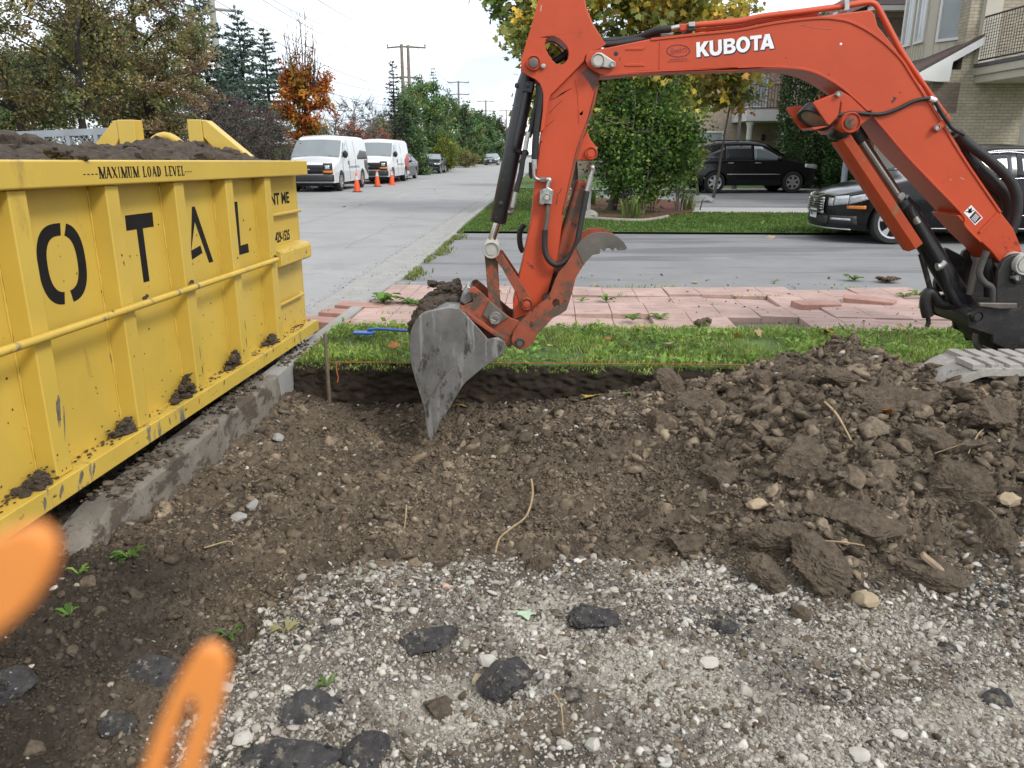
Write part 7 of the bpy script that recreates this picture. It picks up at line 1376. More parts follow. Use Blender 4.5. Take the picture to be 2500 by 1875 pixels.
for i, (x, y, w_, h_, fl, rz, ti, lb) in enumerate([(1311, 1388, 68, 60, .8, .4, .2, 'brown angular clod alone at the edge of soil and gravel'), (2090, 1270, 180, 90, .2, -.35, .35, 'broad flat slab of soil on the lower face of the heap'), (1905, 1330, 130, 110, .5, .3, .2, 'pale brown clod left of the broad flat slab'), (1880, 945, 100, 50, .3, .5, .5, 'long tilted soil slab near the top left of the heap'), (2060, 930, 110, 50, .3, .2, .4, 'long soil slab just below the heap top'), (2180, 1000, 190, 80, .3, -.1, .3, 'dark overhanging soil slab below the track'), (1640, 940, 90, 60, .5, .2, .2, 'dark clod at the left foot of the heap near the grass'), (1700, 990, 110, 60, .4, .5, .3, 'brown clod on the left shoulder of the heap'), (1615, 1040, 90, 50, .5, .1, .2, 'rounded clod in the pit left of the heap'), (1870, 1410, 110, 70, .6, .1, .1, 'dark rounded clod at the foot of the heap'), (2010, 1380, 150, 120, .5, .8, .3, 'large brown clod below the broad slab'), (2260, 1410, 130, 70, .4, .2, .1, 'dark flat clod beside the wood chip'), (2330, 1190, 140, 110, .4, -.5, .4, 'tilted soil slab on the right face of the heap'), (2420, 1020, 120, 100, .5, .2, .2, 'grey brown clod at the right, below the track'), (1960, 1130, 150, 90, .35, .3, .4, 'soil slab in the middle of the heap face'), (1760, 1170, 110, 80, .5, .6, .2, 'clod on the lower left face of the heap'), (2280, 1090, 120, 80, .4, .3, .3, 'clod right of the heap centre'), (2440, 1330, 120, 100, .5, .1, .2, 'clod at the lower right edge of the heap'), (1680, 1340, 110, 70, .4, .2, .2, 'dark clod in the pit, left of the heap foot'), (620, 1560, 60, 40, .6, .2, .1, 'clod in the gully beside the gravel edge'), (340, 1745, 75, 60, .7, .3, .1, 'rounded brown clod at lower left'), (1070, 1735, 70, 50, .6, .6, 0, 'brown clod left of the biggest asphalt chunk'), (1950, 1500, 50, 40, .7, .6, 0, 'small clod rolled off the heap, left of the tan stone')]):
    piece('soil_clod', lb, 'soil clod', x, y, w_, h_, mCl, 400+i, CG, fl*1.3, rz, ti, sub=5, npl=14, rough=.03, sink=.66, lump=.22)
GC = 'broken concrete bits by the kerb'
for i, (x, y, w_, h_, lb) in enumerate([(583, 1268, 36, 50, 'pale grey concrete bit standing in the soil, left of the pit centre'), (615, 1240, 44, 16, 'flat concrete flake right of the standing bit'), (680, 1075, 36, 20, 'grey concrete flake near the kerb face'), (640, 1090, 20, 20, 'small concrete crumb at the foot of the kerb')]): piece('concrete_bit', lb, 'concrete bit', x, y, w_, h_, mConc, 500+i, GC, .5, i, .3, 2)
# wood chip, roots and string-like twigs
mWood = M('weathered_wood', (.27, .2, .13), .9, var=.25, vs=20, bump=.5, bs=40); mRoot = M('pale_root', (.34, .25, .14), .8, var=.25, vs=40)
p = gpt(2280, 1400); m = MB(); m.beam((-.05, .0, .06), (.055, -.04, -.02), .035, .016); m.lump((.06, -.045, -.025), .018, 1, .2, (1.5, .7, .5)); o = m.build('wood_chip', mWood, bev=.004); o.location = p; tag(o, 'split pale wood chip sticking out of the heap foot', 'wood chip')
def rootline(pts, r, label, lift=.02):
    P_ = [gpt(x, y)+Vector((0, 0, lift+.012*math.sin(i*2.1))) for i, (x, y) in enumerate(pts)]; m = MB(); q = spl(P_, 5); m.tube([a-P_[0] for a in q], [r*(1-.5*i/len(q)) for i in range(len(q))], 6); o = m.build('root', mRoot, smooth=60); o.location = P_[0]; tag(o, label, 'root', 'roots in the dug soil')
rootline([(1297, 1187), (1300, 1232), (1285, 1270), (1245, 1310), (1219, 1340), (1210, 1362)], .006, 'long pale root in the middle of the pit floor', .03)
rootline([(993, 1250), (992, 1280), (988, 1300)], .004, 'short thin root left of the long pale root', .03); rootline([(2395, 965), (2410, 1000), (2412, 1040), (2385, 1075), (2360, 1130)], .004, 'curved root at the right of the heap'); rootline([(2010, 1010), (2040, 1050), (2075, 1098)], .006, 'straight root near the middle of the heap', .04)
rootline([(500, 1350), (560, 1340), (570, 1338)], .003, 'thin twig in the dark soil beside the kerb'); rootline([(2280, 1120), (2350, 1108)], .003, 'thin pale rootlet on the right of the heap'); rootline([(2000, 1335), (2060, 1345), (2110, 1340)], .003, 'thin rootlet under the broad slab'); rootline([(1350, 1700), (1370, 1745), (1375, 1790)], .002, 'hair-thin root in the pale sandy patch', .01)
# ================================================================== GRASS, WEEDS, LEAVES
mBlade = M('grass_blades', (0, 0, 0), .6, var=.15, vs=8, vcol=True, spec=.25, trans=.3)
def blades(name, P, h, wd, cols, seed, lean=.5, label='', dirv=None):
    g = np.random.default_rng(seed); n = len(P); a = g.uniform(0, 6.28, n); b = g.uniform(0, 6.28, n); s = np.stack([np.cos(a), np.sin(a), 0*a], 1); l_ = np.stack([np.cos(b), np.sin(b), 0*b], 1)*(lean*g.uniform(.2, 1.3, n))[:, None]
    if dirv is not None: l_ = l_+dirv
    up = np.array([0, 0, 1.]); hh = h[:, None]; w_ = wd[:, None]; z0 = P-up*.004; mid = P+(up*.62+l_*.35)*hh; tip = P+(up*.85+l_*1.0)*hh
    V = np.stack([z0-s*w_, z0+s*w_, mid+s*w_*.8, mid-s*w_*.8, tip], 1).reshape(-1, 3); i = np.arange(n)[:, None]*5
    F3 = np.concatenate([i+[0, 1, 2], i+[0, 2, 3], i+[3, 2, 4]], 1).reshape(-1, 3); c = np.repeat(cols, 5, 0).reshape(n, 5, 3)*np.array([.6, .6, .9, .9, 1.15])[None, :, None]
    return tag(npmesh(name, V, F3, mBlade, col=c.reshape(-1, 3)), label, 'grass', kind='stuff')
gpal_ = [(.33, .45, .10), (.40, .51, .14), (.25, .37, .08), (.44, .47, .2), (.46, .41, .25)]
gG = np.random.default_rng(9); n = 46000; X = gG.uniform(-1.40, 5.2, n); Yo = gG.uniform(0, 1, n); sk_ = math.sin(RD)*(X+1.42)
Y = 4.81+.09*fbm(X, X*0, 4, 4.)+Yo*(1.16+.05*fbm(X, X*0+3, 3, 4.))-sk_; den = fbm(X, Y, 3, 2.5); keep = (gG.random(n) < .7+1.1*den); X, Y, den = X[keep], Y[keep], den[keep]
Zg = .098-.10*np.clip((4.86-sk_[keep]-Y)/.05, 0, 1)*.35; kxx = -1.42+(Y-5)*math.sin(RD); ok = X > kxx+.0; X, Y, Zg, den = X[ok], Y[ok], Zg[ok], den[ok]
cw = pal_cols(gG, len(X), gpal_, [4, 3, 3, 1.2, .6], jit=.2)*(1+.3*den[:, None]); edge_ = np.clip((4.9-math.sin(RD)*(X+1.42)-Y)/.08, 0, 1)
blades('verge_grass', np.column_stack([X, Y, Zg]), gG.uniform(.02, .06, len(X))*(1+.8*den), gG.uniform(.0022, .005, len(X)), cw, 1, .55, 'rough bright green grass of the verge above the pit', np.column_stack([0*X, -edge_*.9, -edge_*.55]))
# broad weeds mixed into the verge: low leaves, uncountable
n = 5200; X = gG.uniform(-1.35, 5.2, n); Y = 4.83+gG.beta(1.1, 1.1, n)*1.12-math.sin(RD)*(X+1.42); k = fbm(X+2, Y, 3, 2.)+.1 > 0; X, Y = X[k], Y[k]
V, Fc, cc_ = leaf_arrays(np.column_stack([X, Y, .115+gG.uniform(0, .035, len(X))]), .045, pal_cols(gG, len(X), [(.22, .36, .07), (.28, .42, .1), (.16, .27, .055)], jit=.2), gG, KITE, .7, -.1); tag(npmesh('verge_weeds', V, Fc, mLeaf, col=cc_), 'low broad-leaved weeds mixed in the verge grass', 'weeds', kind='stuff')
n = 42000; s_ = gG.uniform(13.86, 18.5, n); o_ = gG.uniform(.05, 11, n); ok = (s_ < 14.0) | (gG.random(n) < 1); RP = np.array([road(a, b) for a, b in zip(s_, o_)]); RP[:, 2] = .09
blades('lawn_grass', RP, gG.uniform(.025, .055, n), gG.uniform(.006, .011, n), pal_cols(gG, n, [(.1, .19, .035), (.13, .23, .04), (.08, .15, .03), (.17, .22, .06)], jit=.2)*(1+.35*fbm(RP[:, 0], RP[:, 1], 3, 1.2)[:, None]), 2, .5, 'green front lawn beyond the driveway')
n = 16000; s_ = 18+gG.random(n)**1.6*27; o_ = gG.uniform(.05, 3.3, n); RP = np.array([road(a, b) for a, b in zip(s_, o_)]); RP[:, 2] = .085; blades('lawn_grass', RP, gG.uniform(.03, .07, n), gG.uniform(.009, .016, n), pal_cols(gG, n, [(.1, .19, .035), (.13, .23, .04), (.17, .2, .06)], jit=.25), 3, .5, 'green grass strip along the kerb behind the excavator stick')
n = 9000; o_ = gG.uniform(-12.5, -10.0, n); s_ = 40+gG.random(n)**1.5*80; RP = np.array([road(a, b) for a, b in zip(s_, o_)]); RP[:, 2] = .1; blades('boulevard_grass', RP, gG.uniform(.05, .1, n), gG.uniform(.015, .03, n), pal_cols(gG, n, [(.09, .16, .035), (.12, .2, .045)], jit=.2), 4, .5, 'grass along the far kerb beyond the parked cars')
# weeds as single plants
def rosette(loc, n, l_, pal, seed, label, group, cat='weed', up=.5):
    g = np.random.default_rng(seed); P = np.zeros((n, 3)); a = g.uniform(0, 6.28, n); sh = np.array([[-.05, 0, 0], [-.16, .5, .16], [-.09, .85, .12], [0, 1, .05], [.09, .85, .12], [.16, .5, .16], [.05, 0, 0]]); V = []
    for i in range(n):
        s = l_*g.uniform(.6, 1.15); u = up*g.uniform(.4, 1.6); c, d = math.cos(a[i]), math.sin(a[i])
        for x, y, z in sh: V.append((s*(x*-d+y*c), s*(x*c+y*d), s*(z+u*y*(1.3-y*.8))))
    o = npmesh('weed_plant', np.array(V), np.arange(n*7).reshape(n, 7), mLeaf, col=np.repeat(pal_cols(g, n, pal, jit=.2), 7, 0)); o.location = loc; return tag(o, label, cat, group)
wp = [(.14, .27, .05), (.2, .32, .07), (.1, .2, .04)]
for i, (x, y, z, n, l_, lb) in enumerate([(935, 738, .1, 26, .16, 'largest broad-leaved weed at the kerb end of the paving'), (1000, 740, .09, 18, .13, 'weed in the paving joint beside the largest weed'), (1020, 745, .09, 12, .09, 'small weed closest to the bucket in the paving joint'), (1420, 737, .09, 9, .09, 'small weed in the paving joint right of the thumb'), (1480, 735, .09, 14, .1, 'weed in the paving joint further right of the thumb'), (1545, 782, .1, 16, .1, 'flat weed at the front edge of the paving'), (1610, 778, .1, 14, .1, 'flat weed at the paving edge, right of its twin'), (2205, 725, .09, 12, .1, 'weed between pavers left of the hanging hose'), (2240, 722, .09, 12, .12, 'upright weed between pavers beside the hanging hose'), (2085, 684, .06, 18, .12, 'pale green weed at the driveway edge'), (1890, 690, .06, 8, .06, 'tiny weed at the driveway edge')]):
    rosette(onZ(x, y, z), n, l_, wp, 600+i, lb, 'weeds in the paving joints')
for i, (x, y, n, l_, lb) in enumerate([(318, 1365, 14, .06, 'green weed with narrow leaves in the dark soil by the kerb'), (205, 1325, 10, .05, 'grassy tuft beside the buried kerb end'), (195, 1405, 8, .04, 'small weed below the grassy tuft'), (700, 1545, 10, .045, 'pale dry tuft at the edge of the gravel'), (170, 1505, 7, .05, 'tiny weed in the dark soil at lower left'), (800, 1880-200, 5, .04, 'tiny sprout in the left gravel'), (1245, 965, 8, .06, 'green sprig at the foot of the pit wall'), (560, 1560, 6, .05, 'thin green stalks in the gully')]):
    rosette(gpt(x, y), n, l_, wp if i != 3 else [(.36, .34, .16)], 640+i, lb, 'weeds in the dug soil', up=.8)
# fallen leaves
mLf = {k: M('fallen_leaf_'+k, c, .7, var=.25, vs=30, trans=.15) for k, c in (('yellow', (.5, .36, .07)), ('tan', (.42, .3, .16)), ('orange', (.42, .15, .03)), ('green', (.13, .24, .05)), ('pale', (.42, .55, .38)))}
def leaf(x, y, z, size, kind, label, group, seed, lift=.012):
    p = onZ(x, y, z) if z is not None else gpt(x, y)+Vector((0, 0, lift)); g = np.random.default_rng(seed); v = MAPLE.copy(); v[:, 1] -= .5; v[:, 2] += .25*(v[:, 0]**2)*2-.2*v[:, 1]*g.uniform(-1, 1); m = MB(); m.add((v*size*1.25).tolist(), [tuple(range(len(v)))]); o = m.build('fallen_leaf', mLf[kind], smooth=None); sm = o.modifiers.new('t', 'SOLIDIFY'); sm.thickness = .001
    o.location = p; o.rotation_euler = (g.normal(0, .3)+.15, g.normal(0, .3), g.uniform(0, 6.28)); return tag(o, label, 'leaf', group)
LG = {'v': 'fallen leaves on the verge', 'd': 'fallen leaves on the driveway', 'p': 'fallen leaves in the pit', 'r': 'fallen leaves on the road', 'l': 'fallen leaves on the front lawn'}
for i, (x, y, z, s, k, lb, gr) in enumerate([(1635, 840, .15, .085, 'tan', 'largest pale leaf on the verge left of the heap', 'v'), (2022, 812, .16, .09, 'orange', 'orange leaf on the verge just above the heap top', 'v'), (2203, 800, .15, .08, 'tan', 'tan leaf on the verge left of the hanging hose', 'v'), (2265, 790, .15, .09, 'tan', 'tan leaf on the verge under the hanging hose', 'v'), (1490, 828, .15, .06, 'orange', 'rusty leaf in the verge right of the thumb pin', 'v'), (1560, 806, .15, .06, 'orange', 'brown-red leaf at the back of the verge', 'v'), (1345, 845, .15, .06, 'yellow', 'yellow leaf on the verge beside the thumb pin', 'v'), (1800, 822, .15, .06, 'yellow', 'small yellow leaf on the verge left of the heap top', 'v'), (1850, 812, .15, .06, 'tan', 'small tan leaf near the back of the verge', 'v'), (1530, 850, .14, .05, 'yellow', 'small yellow leaf near the verge edge', 'v'), (960, 845, .15, .07, 'orange', 'brown leaf in the verge left of the bucket', 'v'), (1225, 835, .15, .05, 'tan', 'tan leaf in the verge right of the bucket', 'v'),
        (2347, 636, .06, .09, 'orange', 'orange leaf on the driveway under the boom', 'd'), (1330, 625, .06, .06, 'tan', 'tan leaf on the driveway behind the thumb', 'd'), (1885, 580, .06, .12, 'tan', 'dry leaf tuft on the driveway left of the black saloon', 'd'), (1695, 690, .06, .06, 'yellow', 'yellow leaf at the paving edge of the driveway', 'd'), (1115, 690, .06, .05, 'yellow', 'yellow leaf at the driveway edge left of the stick', 'd'),
        (1128, 997, None, .075, 'yellow', 'yellow leaf in the pit right of the bucket', 'p'), (1008, 952, None, .06, 'yellow', 'yellow leaf in the pit left of the bucket', 'p'), (1440, 975, None, .09, 'yellow', 'crumpled yellow leaf at the pit wall right of centre', 'p'), (1212, 975, None, .075, 'green', 'green leaf lying in the pit right of the bucket', 'p'), (1335, 965, None, .06, 'orange', 'orange brown leaf by the pit wall', 'p'), (1375, 958, None, .06, 'tan', 'tan leaf by the pit wall', 'p'), (1533, 968, None, .05, 'green', 'small green leaf by the pit wall near the heap', 'p'), (1282, 1512, None, .045, 'pale', 'pale green leaf curled on the gravel', 'p'), (2165, 1015, None, .05, 'orange', 'rusty leaf on the heap', 'p'),
        (920, 740, .03, .06, 'orange', 'orange leaf in the gutter by the loose pavers', 'r'), (905, 675, .004, .05, 'tan', 'tan leaf on the road beside the kerb', 'r'), (840, 505, .004, .08, 'tan', 'tan leaf on the road left of the kerb', 'r'), (880, 500, .004, .07, 'orange', 'brown leaf on the road beyond the bin', 'r'), (1060, 463, .004, .09, 'tan', 'tan leaf on the road in front of the vans', 'r'),
        (1545, 533, .1, .12, 'orange', 'orange leaf on the front lawn below the bush', 'l'), (1680, 537, .1, .12, 'yellow', 'yellow leaf on the front lawn right of the bush', 'l'), (1640, 552, .1, .11, 'tan', 'tan leaf at the edge of the front lawn', 'l'), (1780, 520, .1, .1, 'tan', 'tan leaf on the front lawn left of the black saloon', 'l'), (1860, 545, .1, .1, 'yellow', 'yellow leaf on the front lawn near the black saloon', 'l')]):
    leaf(x, y, z, s, k, lb, LG[gr], 700+i)
# ================================================================== PAVING
mPav = M('pink_paver', (.39, .275, .24), .9, var=.25, vs=3, bump=.4, bs=110, bdist=.003, spots=[((.3, .2, .17), .6, 5), ((.46, .36, .32), .64, 25)]); mPav2 = M('weathered_pink_paver', (.36, .21, .17), .9, var=.15, vs=9, bump=.4, bs=110)
def paver_box(m, c, d, rz, tilt):
    mt = Matrix.Rotation(rz, 3, 'Z') @ Matrix.Rotation(tilt[0], 3, 'X') @ Matrix.Rotation(tilt[1], 3, 'Y'); m.box(c, d, m=mt)
gP = np.random.default_rng(21); m = MB(); wslab, dslab = .62, .505
for r_ in range(4):
    x = .02-(.31 if r_ % 2 else 0)
    while x < 8.6:
        if x < 0: x0, wd = 0.02, x+wslab-.02
        else: x0, wd = x, wslab
        s0 = 5.985+r_*dslab; rough_ = min(1, x/3); lift = gP.normal(0, .004+.006*rough_)+(.018 if (r_ == 1 and 1.5 < x < 2.2) or (r_ == 0 and 2.6 < x < 3.3) else 0); tl = gP.normal(0, .005+.014*rough_, 2); ys = gP.normal(0, .006)
        if not (r_ == 0 and 3.1 < x < 3.5):
            for q in range(4):
                for p_ in range(2):
                    w1 = wd/2; cx, cs = x0+w1*(p_+.5), s0+dslab*(q+.5)/4+ys; c = road(cs, cx, .055+lift+tl[0]*(q-1.5)*.12+tl[1]*(p_-.5)*.3*-1); paver_box(m, c, (w1-.005, dslab/4-.0065, .07), -RD, (tl[0], tl[1]))
        x += wslab
struct(m.build('paving', mPav, smooth=None, bev=.003))
for i, (x, y, z, rz, ln, lb) in enumerate([(880, 745, .02, -.1, .42, 'pink paver block across the gutter, farther one'), (800, 783, .02, -.12, .44, 'pink paver block in the gutter nearest the bin'), (835, 762, .0, -.1, .36, 'low pink paver block between the two others in the gutter')]):
    p = onZ(x, y, z+.07); m = MB(); m.box((0, 0, 0), (ln, .2, .08)); o = m.build('loose_paver', mPav2, bev=.006); o.location = (p.x, p.y, z+.04); o.rotation_euler = (0, .03, rz-RD); tag(o, lb, 'paver', 'loose pavers in the gutter')
for i, (x, y, rz, lb) in enumerate([(1990, 745, .35, 'cracked paver piece tilted up near the heap'), (2120, 735, -.3, 'cracked paver piece left of the hanging hose')]):
    p = onZ(x, y, .1); m = MB(); m.prism([(-.3, -.12), (.25, -.16), (.32, .02), (.05, .13), (-.28, .1)], -.03, .03, lambda a, b, h: (a, b, h)); o = m.build('cracked_paver', mPav2, bev=.004); o.location = p; o.rotation_euler = (.06, .04, rz); o.scale = (.75, .75, 1); tag(o, lb, 'paver', 'cracked pavers')
# dry weeds heap at the driveway edge and turf clod on the verge
rosette(onZ(2165, 688, .06), 70, .13, [(.16, .1, .06), (.2, .13, .07)], 800, 'pile of dry brown weeds on the driveway edge', None, 'dry weeds', .35)
piece_o = MB(); [piece_o.lump((gP.normal(0, .03), gP.normal(0, .02), .02+gP.uniform(0, .03)), .03, 2, .3, (1.1, 1, .9), i) for i in range(9)]; o = piece_o.build('soil_clod', mCl, smooth=60); o.location = onZ(1715, 800, .1); tag(o, 'dark clod lying on the verge grass at the paving edge', 'soil clod', CG)
# ================================================================== PROPS
mBlue = M('blue_plastic', (.04, .13, .5), .4, var=.1, vs=12)
p = onZ(890, 815, .15); t = thing('snow_brush', 'blue plastic scraper with long handle lying in the verge grass', 'scraper', p, -.06); t.scale = (.8, .8, .8)
m = MB(); m.prism([(-.09, -.05), (.06, -.055), (.1, -.01), (.05, .04), (-.06, .045), (-.11, 0)], 0, .022, lambda a, b, h: (a, b, h)); m.build('head', mBlue, t, world=False, bev=.008); m = MB(); m.tube([(.02, .03, .03), (.12, .03, .04), (.62, -.0, .02)], .012, 10); m.build('handle', mBlue, t, world=False, smooth=60)
mStk = M('wooden_stake', (.15, .12, .085), .9, var=.3, vs=30, bump=.4); mStr = M('orange_string', (.5, .12, .04), .7)
sp0 = onY(793, 815, 4.74); m = MB(); m.tube([(0, 0, -.25), (0, 0, sp0.z)], .012, 8); o = m.build('wooden_stake', mStk); o.location = (sp0.x, 4.74, 0); tag(o, 'thin wooden stake with string at the left corner of the verge', 'stake')
q0 = onY(797, 884, 4.74); m = MB(); m.tube([(0, 0, 0), (.6, 0, -.002), (5.2, -.2, .02)], .0022, 5); o = m.build('string_line', mStr); o.location = q0; tag(o, 'taut orange string line along the front of the verge', 'string')
m = MB(); m.tube([(0, 0, 0), (-.004, 0, -.05), (.003, .004, -.1), (-.004, 0, -.13)], .0035, 6); o = m.build('string_end', mStr); o.location = onY(822, 886, 4.74); tag(o, 'loose orange string tail hanging beside the stake', 'string')
# orange safety-fence strands close to the lens
mSaf = M('orange_safety_plastic', (.88, .35, .085), .5, var=.06, vs=20, trans=.25)
t = thing('safety_fence', 'blurred orange plastic safety fence strands close to the camera at lower left', 'safety fence', (-.06, .16, 1.0))
def fence(pts, Y, rx, name='strand'):
    P_ = [onY(x, y, Y) for x, y in pts]; m = MB(); m.tube(spl(P_, 6), [rx]*((len(P_)-1)*6+1), 14); return m.build(name, mSaf, t, smooth=80)
ya = .118
pl_ = [onY(x, y, ya) for x, y in spl2] if False else None
def ribbon(outline, Y, th, holes=()):
    m = MB(); m.prism(PL(outline, Y), Y-th/2, Y+th/2, lambda a, b, h: (a, h, b), [PL(h, Y) for h in holes]); return m.build('strand', mSaf, t, smooth=40, bev=.0008)
ribbon([(q.x, q.y) for q in spl([Vector((x, y, 0)) for x, y in [(545, 1600), (556, 1640), (540, 1720), (500, 1840), (455, 1960), (330, 1960), (365, 1840), (410, 1720), (455, 1625), (490, 1583), (522, 1578)]], 5, True)], .104, .0025, [[(q.x, q.y) for q in spl([Vector((x, y, 0)) for x, y in [(478, 1690), (484, 1725), (462, 1800), (425, 1900), (395, 1900), (425, 1800), (455, 1715)]], 4, True)]])
ribbon([(q.x, q.y) for q in spl([Vector((x, y, 0)) for x, y in [(118, 1300), (138, 1345), (120, 1410), (60, 1490), (-60, 1580), (-200, 1640), (-200, 1420), (-60, 1330), (40, 1290), (85, 1282)]], 5, True)], .08, .0025)
b0 = onY(395, 1950, .104); c0_ = onY(-150, 1530, .08); m = MB(); m.tube(spl([b0, b0+Vector((-.01, 0, -.12)), (b0.x-.02, .14, .5), (b0.x-.02, .15, .05)], 5), .004, 8); m.build('strand', mSaf, t, smooth=60); m = MB(); m.tube(spl([c0_, c0_+Vector((-.05, .01, -.06)), (c0_.x-.09, .14, .6), (b0.x-.02, .15, .06)], 5), .004, 8); m.build('strand', mSaf, t, smooth=60)
# galvanised mesh gate beyond the bin
mGal = M('galvanised_steel', (.3, .33, .35), .45, .5, var=.15, vs=6)
g0, g1 = onY(32, 325, 9.2), onY(345, 316, 9.0); t = thing('mesh_gate', 'grey galvanised trailer ramp gate with diamond mesh behind the bin', 'gate', (g0.x, g0.y, 0))
d = (g1-g0); d.z = 0; Ln = d.length; d.normalize(); zt_ = g0.z; at_ = lambda s, z: (g0.x+d.x*s, g0.y+d.y*s, z); m = MB(); m.beam(at_(0, zt_-.02), at_(Ln, zt_+.03), .05, .07); m.build('top_rail', mGal, t); m = MB(); m.beam(at_(0, .62), at_(Ln, .62), .05, .06); m.build('bottom_rail', mGal, t)
for s in (.03, .37, .68, 1.02, 1.38, 1.70): 
    if s < Ln: m = MB(); m.beam(at_(s, .62), at_(s, zt_-.02), .05, .05, up=(d.x, d.y, 0)); m.build('upright', mGal, t)
m = MB(); k = -1.2
while k < Ln+1.1:
    for sg in (1, -1):
        a0, a1 = (k, k+.95*1.0) if sg > 0 else (k+.95, k); s0_, s1_ = max(0, min(a0, a1)), min(Ln, max(a0, a1))
        if s1_ > s0_:
            f_ = lambda s: .64+(zt_-.66)*((s-a0)/(a1-a0)); m.tube([at_(s0_, f_(s0_)), at_(s1_, f_(s1_))], .0045, 4)
    k += .06
m.build('mesh_infill', mGal, t, smooth=None)
# utility poles and wires
mPole = M('concrete_pole', (.33, .32, .28), .9, var=.1, vs=2); mPoleW = M('wooden_pole', (.2, .17, .14), .9, var=.2, vs=3); mIns = M('insulator', (.16, .17, .18), .4)
def pole(label, x, Y, ytop, mat, r, arms, double=False):
    tp = onY(x, ytop, Y); t = thing('utility_pole', label, 'utility pole', (tp.x, Y, .1), 0, 'utility poles along the road'); hh = tp.z-.1; m = MB(); m.tube([(0, 0, -.1), (0, 0, hh)], [r*1.35, r*.8], 12); m.build('shaft', mat, t, world=False, smooth=50)
    if double: m = MB(); m.tube([(.6, 0, -.1), (.6, 0, hh-.1)], [r*1.3, r*.8], 12); m.build('shaft', mat, t, world=False, smooth=50)
    for dz, l_ in arms:
        m = MB(); m.tube([(-l_, 0, hh-dz-.1), (0, 0, hh-dz), (l_+(.9 if double else 0), 0, hh-dz-.1)], r*.35+.02, 6); ar = m.build('cross_arm', mat, t, world=False, smooth=50)
        for sx in (-l_, l_+(.9 if double else 0)): m = MB(); m.lathe([(.05, -.2), (.09, -.1), (.05, 0), (.09, .1), (.04, .2)], 8, (sx, 0, hh-dz+.02)); m.build('insulator', mIns, ar, world=False)
    return t, hh
pls = [pole('thick pale concrete pole rising out of the frame between tree and spruces', 500, 46, -160, mPole, .17, [(.4, 1.3), (3.6, 1.2)]), pole('twin pole with three bracket arms behind the thin spruce', 980, 78, 108, mPoleW, .17, [(.2, 1.3), (1.35+1.5, .9), (5.2, .9)], True), pole('three-armed utility pole over the green trees, nearest of the far three', 1119, 150, 198, mPoleW, .2, [(.15, 1.9), (2.2, 1.9), (4.2, 1.9)]), pole('three-armed utility pole, middle of the far three', 1186, 215, 245, mPoleW, .22, [(.15, 2.2), (2.6, 2.2), (5., 2.2)]), pole('farthest three-armed utility pole, just left of the black cylinder', 1236, 270, 268, mPoleW, .22, [(.15, 2.4), (3.2, 2.4), (6.3, 2.4)])]
mWire = M('dark_cable', (.06, .06, .065), .5); tops_ = [(Vector((-13.5, -12, .1)), 17)]+[(o.location, hh) for o, hh in pls]
for i, (dz, sx, lb) in enumerate([(.3, -1.5, 'power line on the left of the top arms'), (.3, 1.5, 'power line on the right of the top arms'), (2.3, -1.4, 'power line on the left of the middle arms'), (2.3, 1.4, 'power line on the right of the middle arms'), (4.2, -1.3, 'power line on the left of the lowest arms'), (4.2, 1.3, 'power line on the right of the lowest arms'), (5.5, 0.1, 'lowest cable strung along the poles')]):
    m = MB()
    for (p, h0), (q, h1) in zip(tops_[:-1], tops_[1:]):
        a, b = Vector((p.x+sx, p.y, p.z+h0-dz)), Vector((q.x+sx, q.y, q.z+h1-dz)); sg = (b-a).length*.022; m.tube([a.lerp(b, u)-Vector((0, 0, 4*sg*u*(1-u))) for u in np.linspace(0, 1, 18)], .018, 4)
    tag(m.build('power_line', mWire, smooth=None), lb, 'power line', 'power lines between the poles')
# front garden: mulch bed, edging, bird ornament, pots
mMul = M('red_mulch', (.11, .035, .022), .95, var=.5, vs=25, bump=1., bs=50, bdist=.02, spots=[((.2, .09, .05), .6, 30)])
q = [onZ(x, y, .1) for x, y in ((1425, 530), (1560, 538), (1690, 520), (1700, 500), (1600, 486), (1450, 486))]; m = MB(); m.add([(a.x, a.y, .12) for a in q], [tuple(range(6))]); struct(m.build('mulch_bed', mMul, smooth=None, fix=False))
e0, e1, e2 = onZ(1425, 533, .1), onZ(1560, 540, .1), onZ(1630, 530, .1); m = MB(); m.tube(spl([e0, e1, e2], 8), .05, 8); o = m.build('lawn_edging', M('edging_stone', (.25, .23, .2), .9)); tag(o, 'low curved stone edging in front of the mulch bed', 'edging')
bb = onZ(1590, 518, .12); t = thing('bird_ornament', 'dark blue-black bird ornament standing in the mulch under the bush', 'bird ornament', bb, .5)
mBird = M('dark_blue_feathers', (.018, .025, .045), .5, var=.5, vs=20)
m = MB(); m.tube(spl([(-.34, 0, .26), (-.24, 0, .3), (-.1, 0, .33), (.06, 0, .38), (.16, 0, .46), (.2, 0, .58), (.22, 0, .68), (.25, 0, .72), (.29, 0, .71)], 4), [.02, .04, .06, .08, .1, .115, .125, .13, .125, .12, .115, .11, .1, .09, .08, .07, .06, .052, .047, .043, .04, .038, .036, .036, .038, .04, .04, .038, .034, .028, .022, .016, .008][:33], 14); m.build('body', mBird, t, world=False, smooth=80)
m = MB(); m.tube([(.27, 0, .71), (.35, 0, .69)], [.02, .004], 6); m.build('beak', mBPl, t, world=False)
for sy in (-1, 1): m = MB(); m.tube([(.02, sy*.05, .32), (.03, sy*.05, .14), (.02, sy*.05, .02), (.09, sy*.05, .005)], .011, 6); m.build('leg', mBPl, t, world=False); m = MB(); m.lump((-.04, sy*.085, .38), 1, 2, .05, (.19, .035, .09)); m.build('wing', mBird, t, world=False, smooth=80)
